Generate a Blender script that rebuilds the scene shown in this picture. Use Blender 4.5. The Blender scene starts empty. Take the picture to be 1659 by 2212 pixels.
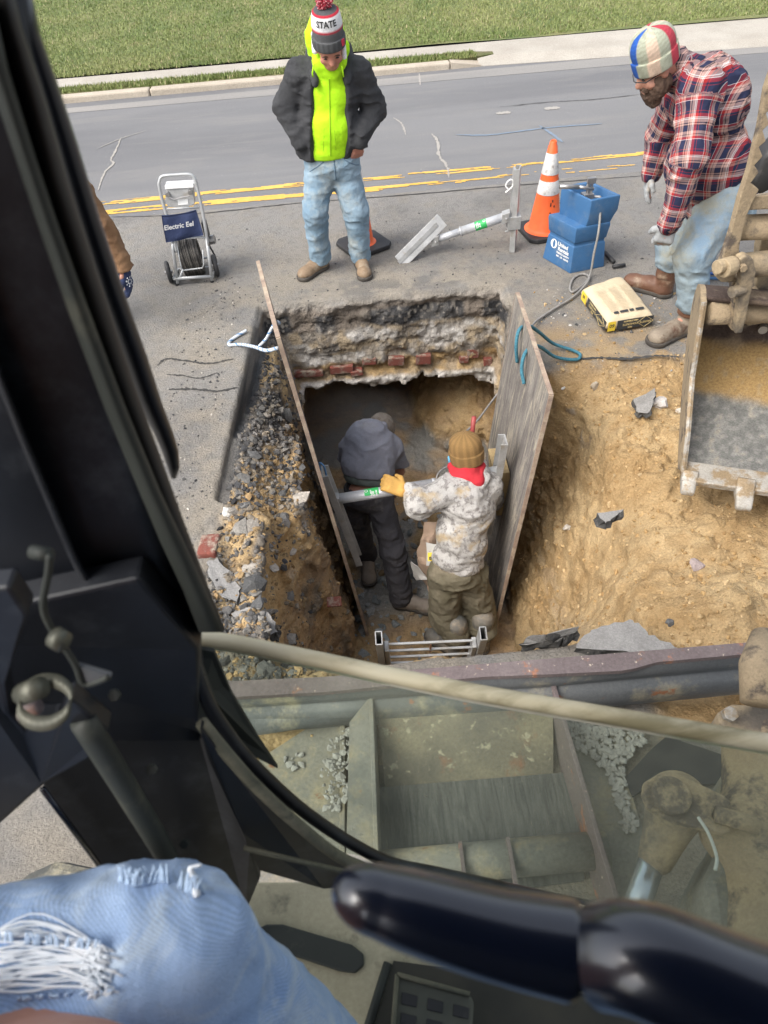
import bpy, bmesh, math, random
import numpy as np
from mathutils import Vector, Matrix
from mathutils.bvhtree import BVHTree
random.seed(7); rng = np.random.default_rng(7)
scene = bpy.context.scene
C = scene.collection
# ------------------------------------------------------------------ camera, sky, sun, exposure
PITCH = math.radians(47); ROLL = math.radians(5.1); FOC = 1500.0
CAM = np.array([0, 0, 2.7])
fw = np.array([0, math.cos(PITCH), -math.sin(PITCH)])
_u0 = np.array([0, math.sin(PITCH), math.cos(PITCH)]); _r0 = np.array([1.0, 0, 0])
rt = _r0*math.cos(ROLL) - _u0*math.sin(ROLL); up = _u0*math.cos(ROLL) + _r0*math.sin(ROLL)
cd = bpy.data.cameras.new('camera'); cam = bpy.data.objects.new('camera', cd); C.objects.link(cam)
m = Matrix.Identity(4)
for i in range(3):
    m[i][0] = rt[i]; m[i][1] = up[i]; m[i][2] = -fw[i]; m[i][3] = CAM[i]
cam.matrix_world = m
cd.sensor_fit = 'VERTICAL'; cd.sensor_height = 36; cd.lens = 36*FOC/2212
cd.clip_start = .02; cd.clip_end = 300
cd.dof.use_dof = True; cd.dof.focus_distance = 4.4; cd.dof.aperture_fstop = 7.5
scene.camera = cam
SUN_EL, SUN_AZ = math.radians(52), math.radians(-122)      # light from the left, a little behind the camera
w = bpy.data.worlds.new('World'); scene.world = w; w.use_nodes = True
nt = w.node_tree
sky = nt.nodes.new('ShaderNodeTexSky'); sky.sky_type = 'NISHITA'; sky.sun_disc = False
sky.sun_elevation = SUN_EL; sky.sun_rotation = SUN_AZ; sky.dust_density = 4; sky.air_density = 1.0
hs = nt.nodes.new('ShaderNodeHueSaturation'); hs.inputs['Saturation'].default_value = .42
nt.links.new(sky.outputs[0], hs.inputs['Color'])
nt.links.new(hs.outputs[0], nt.nodes['Background'].inputs[0]); nt.nodes['Background'].inputs[1].default_value = .15
sl = bpy.data.lights.new('sun', 'SUN'); sl.energy = 1.15; sl.angle = math.radians(38); sl.color = (1, .96, .9)
so = bpy.data.objects.new('sun', sl); C.objects.link(so)
sd = Vector((math.sin(SUN_AZ)*math.cos(SUN_EL), math.cos(SUN_AZ)*math.cos(SUN_EL), math.sin(SUN_EL)))
so.rotation_euler = sd.to_track_quat('Z', 'Y').to_euler()
scene.view_settings.view_transform = 'Standard'; scene.view_settings.look = 'None'
scene.view_settings.exposure = 1.05; scene.view_settings.gamma = 1
# ------------------------------------------------------------------ points seen in the photograph -> world
def ray(px, py): return FOC*fw + (px-829.5)*rt + (1106-py)*up
def atY(px, py, y): d = ray(px, py); return CAM + d*(y/d[1])
def atZ(px, py, z): d = ray(px, py); return CAM + d*((z-2.7)/d[2])
def atD(px, py, dist): return CAM + ray(px, py)*dist/FOC
V = lambda *a: np.array(a, float)
# ------------------------------------------------------------------ noise
def _hash(ix, iy, iz, seed):
    h = (ix.astype(np.int64)*374761393 + iy.astype(np.int64)*668265263 + iz.astype(np.int64)*2147483647 + seed*1013904223) & 0xffffffff
    h = ((h ^ (h >> 13))*1274126177) & 0xffffffff
    return ((h ^ (h >> 16)) & 0xffff)/65535.0
def vnoise(P, seed=0):
    P = np.asarray(P, float); i = np.floor(P); f = P - i; f = f*f*(3-2*f); i = i.astype(np.int64)
    r = 0
    for dx in (0, 1):
        wx = f[:, 0] if dx else 1-f[:, 0]
        for dy in (0, 1):
            wy = f[:, 1] if dy else 1-f[:, 1]
            for dz in (0, 1):
                wz = f[:, 2] if dz else 1-f[:, 2]
                r = r + wx*wy*wz*_hash(i[:, 0]+dx, i[:, 1]+dy, i[:, 2]+dz, seed)
    return r
def fbm(P, oct=3, seed=0, gain=.5):
    a = 1; s = 0; r = 0; P = np.asarray(P, float)
    for o in range(oct):
        r = r + a*vnoise(P*(2**o), seed+o*17); s += a; a *= gain
    return r/s
def sstep(a, b, x): t = np.clip((x-a)/(b-a), 0, 1); return t*t*(3-2*t)
# ------------------------------------------------------------------ materials
def ramp(nt, a, b):
    n = nt.nodes.new('ShaderNodeMapRange'); n.inputs[1].default_value = a; n.inputs[2].default_value = b; n.clamp = True
    return n
def mixc(nt, fac, a, b, mode='MIX'):
    n = nt.nodes.new('ShaderNodeMix'); n.data_type = 'RGBA'; n.blend_type = mode
    for s, v in ((n.inputs[0], fac), (n.inputs[6], a), (n.inputs[7], b)):
        if isinstance(v, bpy.types.NodeSocket): nt.links.new(v, s)
        elif isinstance(v, (int, float)): s.default_value = v
        else: s.default_value = (*v, 1)
    return n.outputs[2]
def noise(nt, co, sc, det=4, stretch=None, rough=.55):
    n = nt.nodes.new('ShaderNodeTexNoise'); n.inputs['Scale'].default_value = sc; n.inputs['Detail'].default_value = det
    n.inputs['Roughness'].default_value = rough
    if stretch:
        mp = nt.nodes.new('ShaderNodeMapping'); mp.inputs['Scale'].default_value = stretch
        nt.links.new(co, mp.inputs[0]); co = mp.outputs[0]; n.inputs['Distortion'].default_value = .9
    nt.links.new(co, n.inputs['Vector']); return n.outputs[0]
def M(name, c1, c2=None, sc=6, rough=.75, metal=0, bump=0, bsc=60, c3=None, sc3=4, th3=(.5, .6), stretch=None,
      attr=None, fine=0, fsc=120, spec=.5, coat=0, c4=None, sc4=25, th4=(.6, .65), bs=None, sheen=0):
    mt = bpy.data.materials.new(name); mt.use_nodes = True; nt = mt.node_tree
    b = nt.nodes['Principled BSDF']; b.inputs['Roughness'].default_value = rough; b.inputs['Metallic'].default_value = metal
    b.inputs['Specular IOR Level'].default_value = spec; b.inputs['Coat Weight'].default_value = coat
    if sheen: b.inputs['Sheen Weight'].default_value = sheen
    tc = nt.nodes.new('ShaderNodeTexCoord'); co = tc.outputs['Object']
    if attr:
        a = nt.nodes.new('ShaderNodeAttribute'); a.attribute_name = attr; col = a.outputs['Color']
    else:
        col = c1
    if c2:
        r = ramp(nt, .35, .65); nt.links.new(noise(nt, co, sc, 5, stretch), r.inputs[0]); col = mixc(nt, r.outputs[0], col, c2)
    if c3:
        r = ramp(nt, *th3); nt.links.new(noise(nt, co, sc3, 8, stretch, .68), r.inputs[0]); col = mixc(nt, r.outputs[0], col, c3)
    if c4:
        r = ramp(nt, *th4); nt.links.new(noise(nt, co, sc4, 4, None, .6), r.inputs[0]); col = mixc(nt, r.outputs[0], col, c4)
    if fine:
        r = ramp(nt, .3, .7); r.inputs[3].default_value = 1-fine; r.inputs[4].default_value = 1+fine
        nt.links.new(noise(nt, co, fsc, 5, None, .8), r.inputs[0]); col = mixc(nt, 1.0, col, r.outputs[0], 'MULTIPLY')
    if isinstance(col, bpy.types.NodeSocket): nt.links.new(col, b.inputs['Base Color'])
    else: b.inputs['Base Color'].default_value = (*col, 1)
    if bump:
        bn = nt.nodes.new('ShaderNodeBump'); bn.inputs['Strength'].default_value = 1; bn.inputs['Distance'].default_value = bump
        nt.links.new(noise(nt, co, bsc, 6, bs or stretch, .65), bn.inputs['Height']); nt.links.new(bn.outputs[0], b.inputs['Normal'])
    return mt
# ------------------------------------------------------------------ objects
def build(name, verts, faces, mat=None, parent=None, smooth=False, col=None, bc=None, mats=None, midx=None):
    me = bpy.data.meshes.new(name)
    me.from_pydata([tuple(map(float, v)) for v in verts], [], [tuple(map(int, f)) for f in faces])
    if smooth: me.polygons.foreach_set('use_smooth', [True]*len(me.polygons))
    if mat: me.materials.append(mat)
    if mats:
        for q in mats: me.materials.append(q)
        me.polygons.foreach_set('material_index', midx)
    if col is not None:
        a = me.color_attributes.new('Col', 'FLOAT_COLOR', 'POINT')
        c = np.ones((len(verts), 4)); c[:, :3] = col; a.data.foreach_set('color', c.ravel())
    if bc is not None:
        a = me.attributes.new('bc', 'FLOAT_VECTOR', 'POINT'); a.data.foreach_set('vector', np.asarray(bc, float).ravel())
    me.update()
    o = bpy.data.objects.new(name, me); C.objects.link(o)
    if parent:
        o.parent = parent; off = parent.location if parent.parent is None else Vector((0, 0, 0))
        o.matrix_parent_inverse = Matrix.Translation(-off)
    return o
def thing(name, label, cat, loc=(0, 0, 0), group=None):
    o = bpy.data.objects.new(name, None); C.objects.link(o); o.location = Vector(tuple(map(float, loc)))
    o.empty_display_size = .1
    return tag(o, label, cat, group)
def tag(o, label=None, cat=None, group=None, kind=None):
    if label: o['label'] = label
    if cat: o['category'] = cat
    if group: o['group'] = group
    if kind: o['kind'] = kind
    return o
class MB:
    def __init__(s): s.v = []; s.f = []; s.m = []
    def add(s, v, f, mi=0):
        n = len(s.v); s.v += [tuple(p) for p in v]; s.f += [tuple(i+n for i in q) for q in f]; s.m += [mi]*len(f)
    def prism(s, pts, off, mi=0):
        """closed polygon given as 3d points, pushed by vector off"""
        pts = [np.array(p, float) for p in pts]; off = np.array(off, float); n = len(pts)
        nv = np.zeros(3)
        for i in range(n): nv += np.cross(pts[i], pts[(i+1) % n])
        if nv @ off > 0: pts = pts[::-1]
        v = pts + [p+off for p in pts]
        s.add(v, [tuple(range(n)), tuple(range(2*n-1, n-1, -1))] + [(i+n, i+n+1 if i < n-1 else n, (i+1) % n, i) for i in range(n)], mi)
    def hexa(s, b, t, mi=0):
        """b, t: four points each (bottom and top, same order)"""
        v = [np.array(p, float) for p in list(b)+list(t)]
        s.add(v, [(3, 2, 1, 0), (4, 5, 6, 7)] + [(i, (i+1) % 4, 4+(i+1) % 4, 4+i) for i in range(4)], mi)
    def box(s, c, ax, ay, az, mi=0):
        c, ax, ay, az = [np.array(q, float) for q in (c, ax, ay, az)]
        q = [(-1, -1), (1, -1), (1, 1), (-1, 1)]
        s.hexa([c+ax*a+ay*b-az for a, b in q], [c+ax*a+ay*b+az for a, b in q], mi)
    def tube(s, pts, r, n=8, mi=0, closed=False, cap=True, sq=1.0):
        pts = [np.array(p, float) for p in pts]; N = len(pts); r = [r]*N if np.isscalar(r) else list(r)
        ref = None; v = []
        for i in range(N):
            if closed: t = pts[(i+1) % N]-pts[i-1]
            else: t = pts[min(i+1, N-1)]-pts[max(i-1, 0)]
            t = t/(np.linalg.norm(t)+1e-9)
            if ref is None: ref = np.array([0, 0, 1.]) if abs(t[2]) < .9 else np.array([1., 0, 0])
            a = np.cross(t, ref); a /= np.linalg.norm(a)+1e-9; b = np.cross(a, t); ref = b
            for k in range(n):
                an = 2*math.pi*k/n; v.append(pts[i]+r[i]*(math.cos(an)*a+math.sin(an)*b*sq))
        f = []
        for i in range(N if closed else N-1):
            j = (i+1) % N
            for k in range(n): f.append((i*n+k, i*n+(k+1) % n, j*n+(k+1) % n, j*n+k))
        if cap and not closed: f += [tuple(range(n-1, -1, -1)), tuple(range((N-1)*n, N*n))]
        s.add(v, f, mi)
    def build(s, name, mat, parent=None, smooth=False, bevel=0, seg=2):
        mats = mat if isinstance(mat, list) else [mat]
        if bevel:
            bm = bmesh.new(); vs = [bm.verts.new(tuple(map(float, p))) for p in s.v]
            for q, mi in zip(s.f, s.m):
                try: fc = bm.faces.new([vs[i] for i in q]); fc.material_index = mi
                except ValueError: pass
            bm.normal_update()
            ed = [e for e in bm.edges if len(e.link_faces) == 2 and e.calc_face_angle(0) > .5]
            bmesh.ops.bevel(bm, geom=ed, offset=bevel, segments=seg, affect='EDGES', profile=.5, clamp_overlap=True)
            me = bpy.data.meshes.new(name); bm.to_mesh(me); bm.free()
            for q in mats: me.materials.append(q)
            me.polygons.foreach_set('use_smooth', [smooth]*len(me.polygons))
            o = bpy.data.objects.new(name, me); C.objects.link(o)
            if parent:
                o.parent = parent; off = parent.location if parent.parent is None else Vector((0, 0, 0))
                o.matrix_parent_inverse = Matrix.Translation(-off)
            return o
        return build(name, s.v, s.f, None, parent, smooth, mats=mats, midx=s.m)
def spline(pts, n=8):
    P = [np.array(p, float) for p in pts]; P = [2*P[0]-P[1]]+P+[2*P[-1]-P[-2]]; out = []
    for i in range(1, len(P)-2):
        for k in range(n):
            t = k/n; a, b, c, d = P[i-1:i+3]
            out.append(.5*((2*b)+(-a+c)*t+(2*a-5*b+4*c-d)*t*t+(-a+3*b-3*c+d)*t**3))
    out.append(P[-2]); return out
# ------------------------------------------------------------------ surface nets from a distance field
def surfnet(f, lo, h):
    ins = f < 0; nx, ny, nz = f.shape
    cnt = np.zeros((nx-1, ny-1, nz-1), np.int8)
    for a in (0, 1):
        for b in (0, 1):
            for c in (0, 1): cnt += ins[a:nx-1+a, b:ny-1+b, c:nz-1+c]
    I = np.argwhere((cnt > 0) & (cnt < 8)); idx = -np.ones(cnt.shape, np.int32); idx[tuple(I.T)] = np.arange(len(I))
    cs = [(a, b, c) for a in (0, 1) for b in (0, 1) for c in (0, 1)]
    val = {q: f[I[:, 0]+q[0], I[:, 1]+q[1], I[:, 2]+q[2]] for q in cs}
    acc = np.zeros((len(I), 3)); num = np.zeros(len(I))
    for q in cs:
        for ax in range(3):
            if q[ax] == 0:
                r = list(q); r[ax] = 1; r = tuple(r); a = val[q]; b = val[r]; s = (a < 0) != (b < 0)
                t = np.where(s, a/np.where(s, a-b, 1), 0); p = np.array(q, float)[None].repeat(len(I), 0); p[:, ax] += t
                acc += p*s[:, None]; num += s
    vv = (I+acc/num[:, None])*h+np.array(lo)
    F = []
    for ax in range(3):
        sl0 = [slice(None)]*3; sl1 = [slice(None)]*3; sl0[ax] = slice(0, -1); sl1[ax] = slice(1, None)
        a = ins[tuple(sl0)]; b = ins[tuple(sl1)]; o1, o2 = [(1, 2), (2, 0), (0, 1)][ax]
        J = np.argwhere(a != b)
        J = J[(J[:, o1] > 0) & (J[:, o2] > 0) & (J[:, o1] < f.shape[o1]-1) & (J[:, o2] < f.shape[o2]-1)]
        e1 = np.zeros(3, int); e1[o1] = 1; e2 = np.zeros(3, int); e2[o2] = 1
        g = [idx[tuple((J-e1*p-e2*q).T)] for p, q in ((1, 1), (0, 1), (0, 0), (1, 0))]
        g = np.stack(g, 1); fl = ~a[tuple(J.T)]
        g[fl] = g[fl][:, ::-1]; F.append(g)
    return vv, np.concatenate(F)
def unit(v): v = np.array(v, float); return v/(np.linalg.norm(v)+1e-9)
def cap(a, b, ra, rb=None, sq=None): return ('c', np.array(a, float), np.array(b, float), ra, ra if rb is None else rb, sq)
def ell(c, r, ax=None):
    return ('e', np.array(c, float), np.array(r, float), np.eye(3) if ax is None else np.array(ax, float))
def pdist(P, q):
    if q[0] == 'c':
        _, a, b, ra, rb, sq = q; d = b-a; t = np.clip(((P-a)@d)/(d@d+1e-9), 0, 1)
        v = P-(a+t[:, None]*d)
        if sq is not None:
            n, s = sq; n = unit(n); v = v+(v@n)[:, None]*n*(1/s-1)
        return np.linalg.norm(v, axis=1)-(ra+(rb-ra)*t)
    _, c, r, ax = q; v = (P-c)@ax.T/r; l = np.linalg.norm(v, axis=1); l2 = np.linalg.norm(v/r, axis=1)
    return l*(l-1)/(l2+1e-9)
def smin(a, b, k):
    if k <= 0: return np.minimum(a, b)
    h = np.clip(.5+.5*(b-a)/k, 0, 1); return b+(a-b)*h-k*h*(1-h)
def sdf(name, prims, h=.012, mat=None, parent=None, k=.03, fold=None, cuts=(), floor=None, ceil=None, bc=False, plan=(), planes=(), colf=None, ck=.008):
    lo = np.full(3, 1e9); hi = -lo
    for q in prims:
        if q[0] == 'c':
            R = max(q[3], q[4])
            for p in (q[1], q[2]): lo = np.minimum(lo, p-R); hi = np.maximum(hi, p+R)
        else: R = max(q[2]); lo = np.minimum(lo, q[1]-R); hi = np.maximum(hi, q[1]+R)
    lo -= 3*h; hi += 3*h; n = np.ceil((hi-lo)/h).astype(int)+1
    G = [lo[i]+h*np.arange(n[i]) for i in range(3)]
    P = np.stack(np.meshgrid(*G, indexing='ij'), -1).reshape(-1, 3)
    d = None
    for q in prims: e = pdist(P, q); d = e if d is None else smin(d, e, k)
    if fold:
        nr = np.abs(d) < .06; Pn = P[nr]
        amp, fr = fold; fr = np.array(fr, float)
        warp = fbm(Pn*6, 2, 3)[:, None]*.12
        n1 = fbm((Pn+warp)*fr, 2, 11); rid = 1-np.abs(2*n1-1)
        d[nr] -= amp*(rid*rid-.45)
        n2 = fbm((Pn+warp*1.5)*fr*2.3+7, 2, 29); r2 = 1-np.abs(2*n2-1); d[nr] -= amp*.45*(r2*r2*r2-.3)
    for q in cuts: d = -smin(-d, pdist(P, q), ck)
    for (pp, nn) in planes: d = np.maximum(d, (P-np.array(pp))@unit(nn))
    if floor is not None: d = np.maximum(d, floor-P[:, 2])
    if ceil is not None: d = np.maximum(d, P[:, 2]-ceil)
    v, F = surfnet(d.reshape(n), lo, h)
    bcv = None
    if bc:
        best = np.full(len(v), 1e9); bcv = np.zeros((len(v), 3))
        for bi, q in enumerate(prims):
            e = pdist(v, q); s = e < best; best[s] = e[s]
            if q[0] == 'c':
                a, b = q[1], q[2]; dd = b-a; L = np.linalg.norm(dd); dd = dd/L
            else: a = q[1]; dd = np.array([0, 0, 1.]); L = 1
            x = np.cross(dd, [0, 1, 0.15]); x = unit(x); y = np.cross(dd, x); w_ = v-a
            R = q[3] if q[0] == 'c' else q[2][0]
            bcv[s] = np.stack([np.arctan2(w_@y, w_@x)*max(R, .08), w_@dd+bi*.07, np.full(len(v), bi*.01)], 1)[s] if (bi not in plan) else np.stack([v[:, 1]*.8-v[:, 0]*.75, v[:, 2], v[:, 2]*0], 1)[s]
    col = colf(v) if colf else None
    return build(name, v, F, mat, parent, True, col=col, bc=bcv)
# ------------------------------------------------------------------ writing
def text_mesh(s, size=1, ext=0.0, bold=0.0, align='CENTER', res=3, line=.8):
    cu = bpy.data.curves.new('t', 'FONT'); cu.body = s; cu.size = size; cu.extrude = ext; cu.offset = bold
    cu.align_x = align; cu.align_y = 'CENTER'; cu.resolution_u = res; cu.space_line = line; cu.fill_mode = 'FRONT' if ext == 0 else 'BOTH'
    o = bpy.data.objects.new('t', cu); C.objects.link(o); dg = bpy.context.evaluated_depsgraph_get(); dg.update()
    me = bpy.data.meshes.new_from_object(o.evaluated_get(dg)); v = np.array([tuple(q.co) for q in me.vertices]); f = [tuple(p.vertices) for p in me.polygons]
    bpy.data.objects.remove(o); bpy.data.curves.remove(cu); bpy.data.meshes.remove(me)
    return v, f
def put_text(name, s, size, org, ax, ay, mat, parent, bold=0.0, fn=None, lift=.003, line=.8):
    v, f = text_mesh(s, size, 0, bold, line=line)
    ax = unit(ax); ay = unit(ay); n = np.cross(ax, ay)
    if fn: w_ = [fn(p[0], p[1]) for p in v]
    else: w_ = [np.array(org)+ax*p[0]+ay*p[1]+n*lift for p in v]
    return build(name, w_, f, mat, parent)
def rocks(pts, sizes, seed=1, flat=.7, jit=.35, sub=1):
    bm = bmesh.new(); bmesh.ops.create_icosphere(bm, subdivisions=sub, radius=1)
    bv = np.array([tuple(q.co) for q in bm.verts]); bf = np.array([[q.index for q in fc.verts] for fc in bm.faces]); bm.free()
    g = np.random.default_rng(seed); VV = []; FF = []; n = 0
    for p, s in zip(pts, sizes):
        q = bv*(1+jit*(g.random((len(bv), 1))-.5)*1.6)*(.7+.6*g.random(3))*np.array([1, 1, flat])
        a = g.random(3)*6.28; ca, sa = math.cos(a[0]), math.sin(a[0])
        t = (a[1]-3.14)*.25; R = np.array([[ca, -sa, 0], [sa, ca, 0], [0, 0, 1]])@np.array([[1, 0, 0], [0, math.cos(t), -math.sin(t)], [0, math.sin(t), math.cos(t)]])
        VV.append(q@R.T*s+np.array(p)); FF.append(bf+n); n += len(bv)
    return np.concatenate(VV), np.concatenate(FF)
# ================================================================== SETTING
m_ground = M('ground_mat', (1, 1, 1), attr='Col', fine=.30, fsc=95, rough=.9, bump=.016, bsc=70, spec=.25, sc=30)
m_road = M('asphalt', (.150, .146, .143), (.176, .172, .167), sc=.9, rough=.88, bump=.004, bsc=160, fine=.3, fsc=140, c4=(.10, .098, .096), sc4=38, th4=(.62, .70), spec=.3)
m_roadfar = M('asphalt_lane', (.148, .148, .152), (.190, .189, .19), sc=.45, stretch=(.35, 2.2, 1), rough=.85, bump=.003, bsc=150, fine=.34, fsc=110, c3=(.215, .208, .198), sc3=1.6, th3=(.50, .8), c4=(.30, .29, .28), sc4=30, th4=(.68, .72), spec=.3)
m_conc = M('concrete', (.40, .345, .275), (.47, .41, .33), sc=2.5, rough=.9, bump=.004, bsc=60, fine=.25, fsc=80)
m_conc2 = M('pale_concrete', (.33, .30, .255), (.40, .37, .32), sc=2, rough=.9, bump=.003, bsc=60, fine=.25, fsc=70)
m_lawn = M('lawn', (.10, .14, .04), (.19, .20, .075), sc=1.2, rough=.95, bump=.03, bsc=28, fine=.4, fsc=40, c3=(.20, .185, .08), sc3=3, th3=(.5, .75))
m_yellow = M('yellow_paint', (.62, .35, .06), (.68, .42, .10), sc=5, rough=.8, fine=.15, fsc=60)
m_crack = M('crack_dark', (.05, .048, .045), rough=.95, fine=.3)
m_crackl = M('crack_pale', (.33, .31, .28), rough=.95, fine=.3)
m_spray = M('spray_blue', (.17, .22, .28), rough=.85, fine=.2)
m_sprayg = M('spray_green', (.28, .40, .22), rough=.85, fine=.2)
PX0, PX1, PY0, PY1 = -1.35, 3.05, 1.15, 6.15          # the dug patch inside the road sheet
def acol(P):
    """colour of the old road surface at points P"""
    n = fbm(P*1.3, 3, 5)[:, None]; f = vnoise(P*38, 8)[:, None]; g = fbm(P*9, 3, 21)[:, None]
    c = V(.192, .184, .173)+(V(.245, .234, .217)-V(.192, .184, .173))*sstep(.35, .65, n)
    c = c+(V(.26, .232, .19)-c)*sstep(.45, .72, g)*.35
    # dust around the pit
    near = 1-sstep(.1, 1.6, np.maximum(np.abs(P[:, 0]-.1)-.9, 0)+np.maximum(P[:, 1]-4.7, 0)*1.0)[:, None]
    c = c+(V(.33, .285, .22)-c)*near*sstep(.25, .70, fbm(P*4.3, 5, 9, .65)[:, None])*.60
    c = c*(1-.12*sstep(.6, .74, f))
    return c
def patch(name, x0, x1, y0, y1, z, n=(80, 80)):
    X = np.linspace(x0, x1, n[0]); Y = np.linspace(y0, y1, n[1]); g = np.stack(np.meshgrid(X, Y, indexing='ij'), -1).reshape(-1, 2)
    P = np.c_[g, np.full(len(g), z)]; F = []
    for i in range(n[0]-1):
        for j in range(n[1]-1): a = i*n[1]+j; F.append((a, a+n[1], a+n[1]+1, a+1))
    return P, F
# road: a ring of sheets round the dug patch, up to the seam of the far lane
parts = [patch('a', -9, PX0, -4, 6.52, 0, (380, 530)), patch('b', PX1, 9, -4, 6.52, 0, (200, 300)), patch('c', PX0, PX1, PY1, 6.52, 0, (230, 20)), patch('d', PX0, PX1, -4, PY0, 0, (120, 120))]
vv = []; ff = []; n = 0
for P, F in parts: vv.append(P); ff += [tuple(i+n for i in q) for q in F]; n += len(P)
vv = np.concatenate(vv)
tag(build('road', vv, ff, m_ground, smooth=True, col=acol(vv)), 'grey dusty near lane of the asphalt road around the hole', 'road', kind='structure')
b = MB(); b.add([(-14, 6.52, 0), (14, 6.52, 0), (14, 10.5, .0), (-14, 10.5, .0)], [(0, 1, 2, 3)])
# gutter line of paler silt against the kerb
tag(b.build('road', m_roadfar), 'smooth grey far lane of the asphalt road beyond the yellow line', 'road', kind='structure')
b = MB(); b.add([(-14, 9.80, .003), (5, 9.66, .003), (14, 9.2, .003), (14, 10.13, .003), (-14, 10.13, .003)], [(0, 1, 2, 3)])
tag(b.build('road_edge_dust', M('silt', (.27, .255, .235), (.22, .212, .2), sc=.8, stretch=(.3, 2, 1), rough=.9, fine=.2, fsc=60)), 'strip of pale silt along the far edge of the road', 'gutter', kind='structure')
b = MB(); b.add([(-60, -60, -.35), (60, -60, -.35), (60, 90, -.35), (-60, 90, -.35)], [(0, 1, 2, 3)])
# keep the deep sheet out of the pit by opening it there
b = MB()
for x0, x1, y0, y1 in ((-90, -9, -60, 10.35), (9, 90, -60, 10.35), (-9, 9, -60, -4)): b.add([(x0, y0, 0), (x1, y0, 0), (x1, y1, 0), (x0, y1, 0)], [(0, 1, 2, 3)])
tag(b.build('ground', m_road), 'asphalt ground reaching away beyond the photographed stretch of road', 'ground', kind='structure')
# kerb, verge, sidewalk, lawn: slight rise towards the lawn
def slab(name, x0, x1, ya, yb, z, mat, lab, cat, bev=.02):
    b = MB(); b.box(((x0+x1)/2, (ya+yb)/2, z/2-.02), ((x1-x0)/2, 0, 0), (0, (yb-ya)/2, 0), (0, 0, z/2+.02)); return tag(b.build(name, mat, bevel=bev), lab, cat, kind='structure')
x = -13.0; kmb = MB()
while x < 1.35:
    x2 = min(x+2.1, 1.35); kmb.box(((x+x2)/2, 10.19, .02), ((x2-x)/2-.006, 0, 0), (0, .07, 0), (0, 0, .055)); x = x2
tag(kmb.build('kerb', m_conc, bevel=.02), 'tan concrete kerb with joints along the far edge of the road', 'kerb', kind='structure')
b = MB(); b.prism([(1.352, 10.12, .075), (1.352, 10.26, .075), (1.75, 10.32, .02), (1.75, 10.13, .015)], (0, 0, -.15)); tag(b.build('kerb', m_conc), 'low end of the kerb dropping to the driveway', 'kerb', kind='structure')
vy = lambda x: 10.52+0*x
b = MB(); b.prism([(-14, 10.26, .07), (1.3, 10.26, .07), (1.95, 10.36, .07), (1.95, 10.46, .075), (1.6, vy(1.3), .08), (-14, vy(-14), .08)], (0, 0, -.2))
m_verge = M('verge', (.10, .115, .035), (.17, .155, .07), sc=2.4, rough=.95, bump=.03, bsc=28, fine=.4, fsc=40, c3=(.19, .15, .10), sc3=5, th3=(.55, .7))
tag(b.build('grass_verge', m_verge), 'narrow strip of patchy grass between kerb and sidewalk', 'verge', kind='structure')
b = MB(); b.prism([(-14, vy(-14)-.01, .085), (1.6, vy(1.3)-.01, .085), (1.94, 10.45, .08), (1.94, 10.34, .07), (1.72, 10.30, .05), (1.72, 10.13, .006), (5.3, 9.88, .006), (14, 9.4, .006), (14, 10.6, .10), (5.7, 10.78, .10), (-14, 10.98, .09)], (0, 0, -.16))
swk = b.build('sidewalk', m_conc2); tag(swk, 'pale concrete sidewalk widening into a driveway on the right', 'sidewalk', kind='structure')
jb = MB()
for xj in (-9.6, -8, -6.4, -4.8, -3.2, -1.6, 0, ): jb.box((xj, 10.7, .086), (.008, 0, 0), (0, .5, 0), (0, 0, .004))
jb.box((2.45, 10.6, .085), (.012, 0, 0), (.25, .33, .012), (0, 0, .012))
P, F = patch('lawn', -30, 30, 0, 1, 0, (120, 60)); yy = P[:, 1].copy(); P[:, 1] = np.where(yy == 0, 10.88-.022*P[:, 0], 10.9+yy**1.6*55)
P[:, 2] = .10+.02*vnoise(P*.8, 2)
tag(build('lawn', P, F, m_lawn, smooth=True), 'green mown lawn behind the sidewalk', 'lawn', kind='structure')
# grass blades
def blades(name, n, fx, hgt, mat, seed, lab):
    g = np.random.default_rng(seed); xy = fx(g, n); z = .10+.02*vnoise(np.c_[xy, np.zeros(n)]*.8, 2)-.008
    if name == 'verge_grass': z = np.full(n, .068)
    h = hgt*(.5+g.random(n)); a = g.random(n)*6.28; wd = .006+.006*g.random(n); ln = (g.random((n, 2))-.5)*h[:, None]*1.3
    B0 = np.c_[xy+np.c_[np.cos(a)*wd, np.sin(a)*wd], z]; B1 = np.c_[xy-np.c_[np.cos(a)*wd, np.sin(a)*wd], z]; T = np.c_[xy+ln, z+h]
    v = np.stack([B0, B1, T], 1).reshape(-1, 3); f = np.arange(3*n).reshape(n, 3)
    cm = fbm(np.c_[xy, np.zeros(n)]*1.1, 3, 4)[:, None]; r = g.random((n, 1))
    c = V(.13, .19, .045)+(V(.30, .31, .12)-V(.13, .19, .045))*np.clip(cm*.9+r*.5-.25, 0, 1); c = np.where(r > .93, V(.36, .31, .17), c)
    return tag(build(name, v, f, mat, col=np.repeat(c, 3, 0)), lab, 'grass', kind='stuff')
m_blade = M('grass_blade', (1, 1, 1), attr='Col', rough=.7, fine=.1)
blades('grass', 130000, lambda g, n: np.c_[-8.5+16*g.random(n), 10.90+6.8*g.random(n)**1.3], .034, m_blade, 3, 'short green grass of the lawn behind the sidewalk')
def fvx(g, n):
    x = -5.2+6.9*g.random(n); return np.c_[x, 10.28+.23*g.random(n)]
blades('verge_grass', 9000, fvx, .04, m_blade, 6, 'thin tufty grass on the strip beside the kerb')
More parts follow.
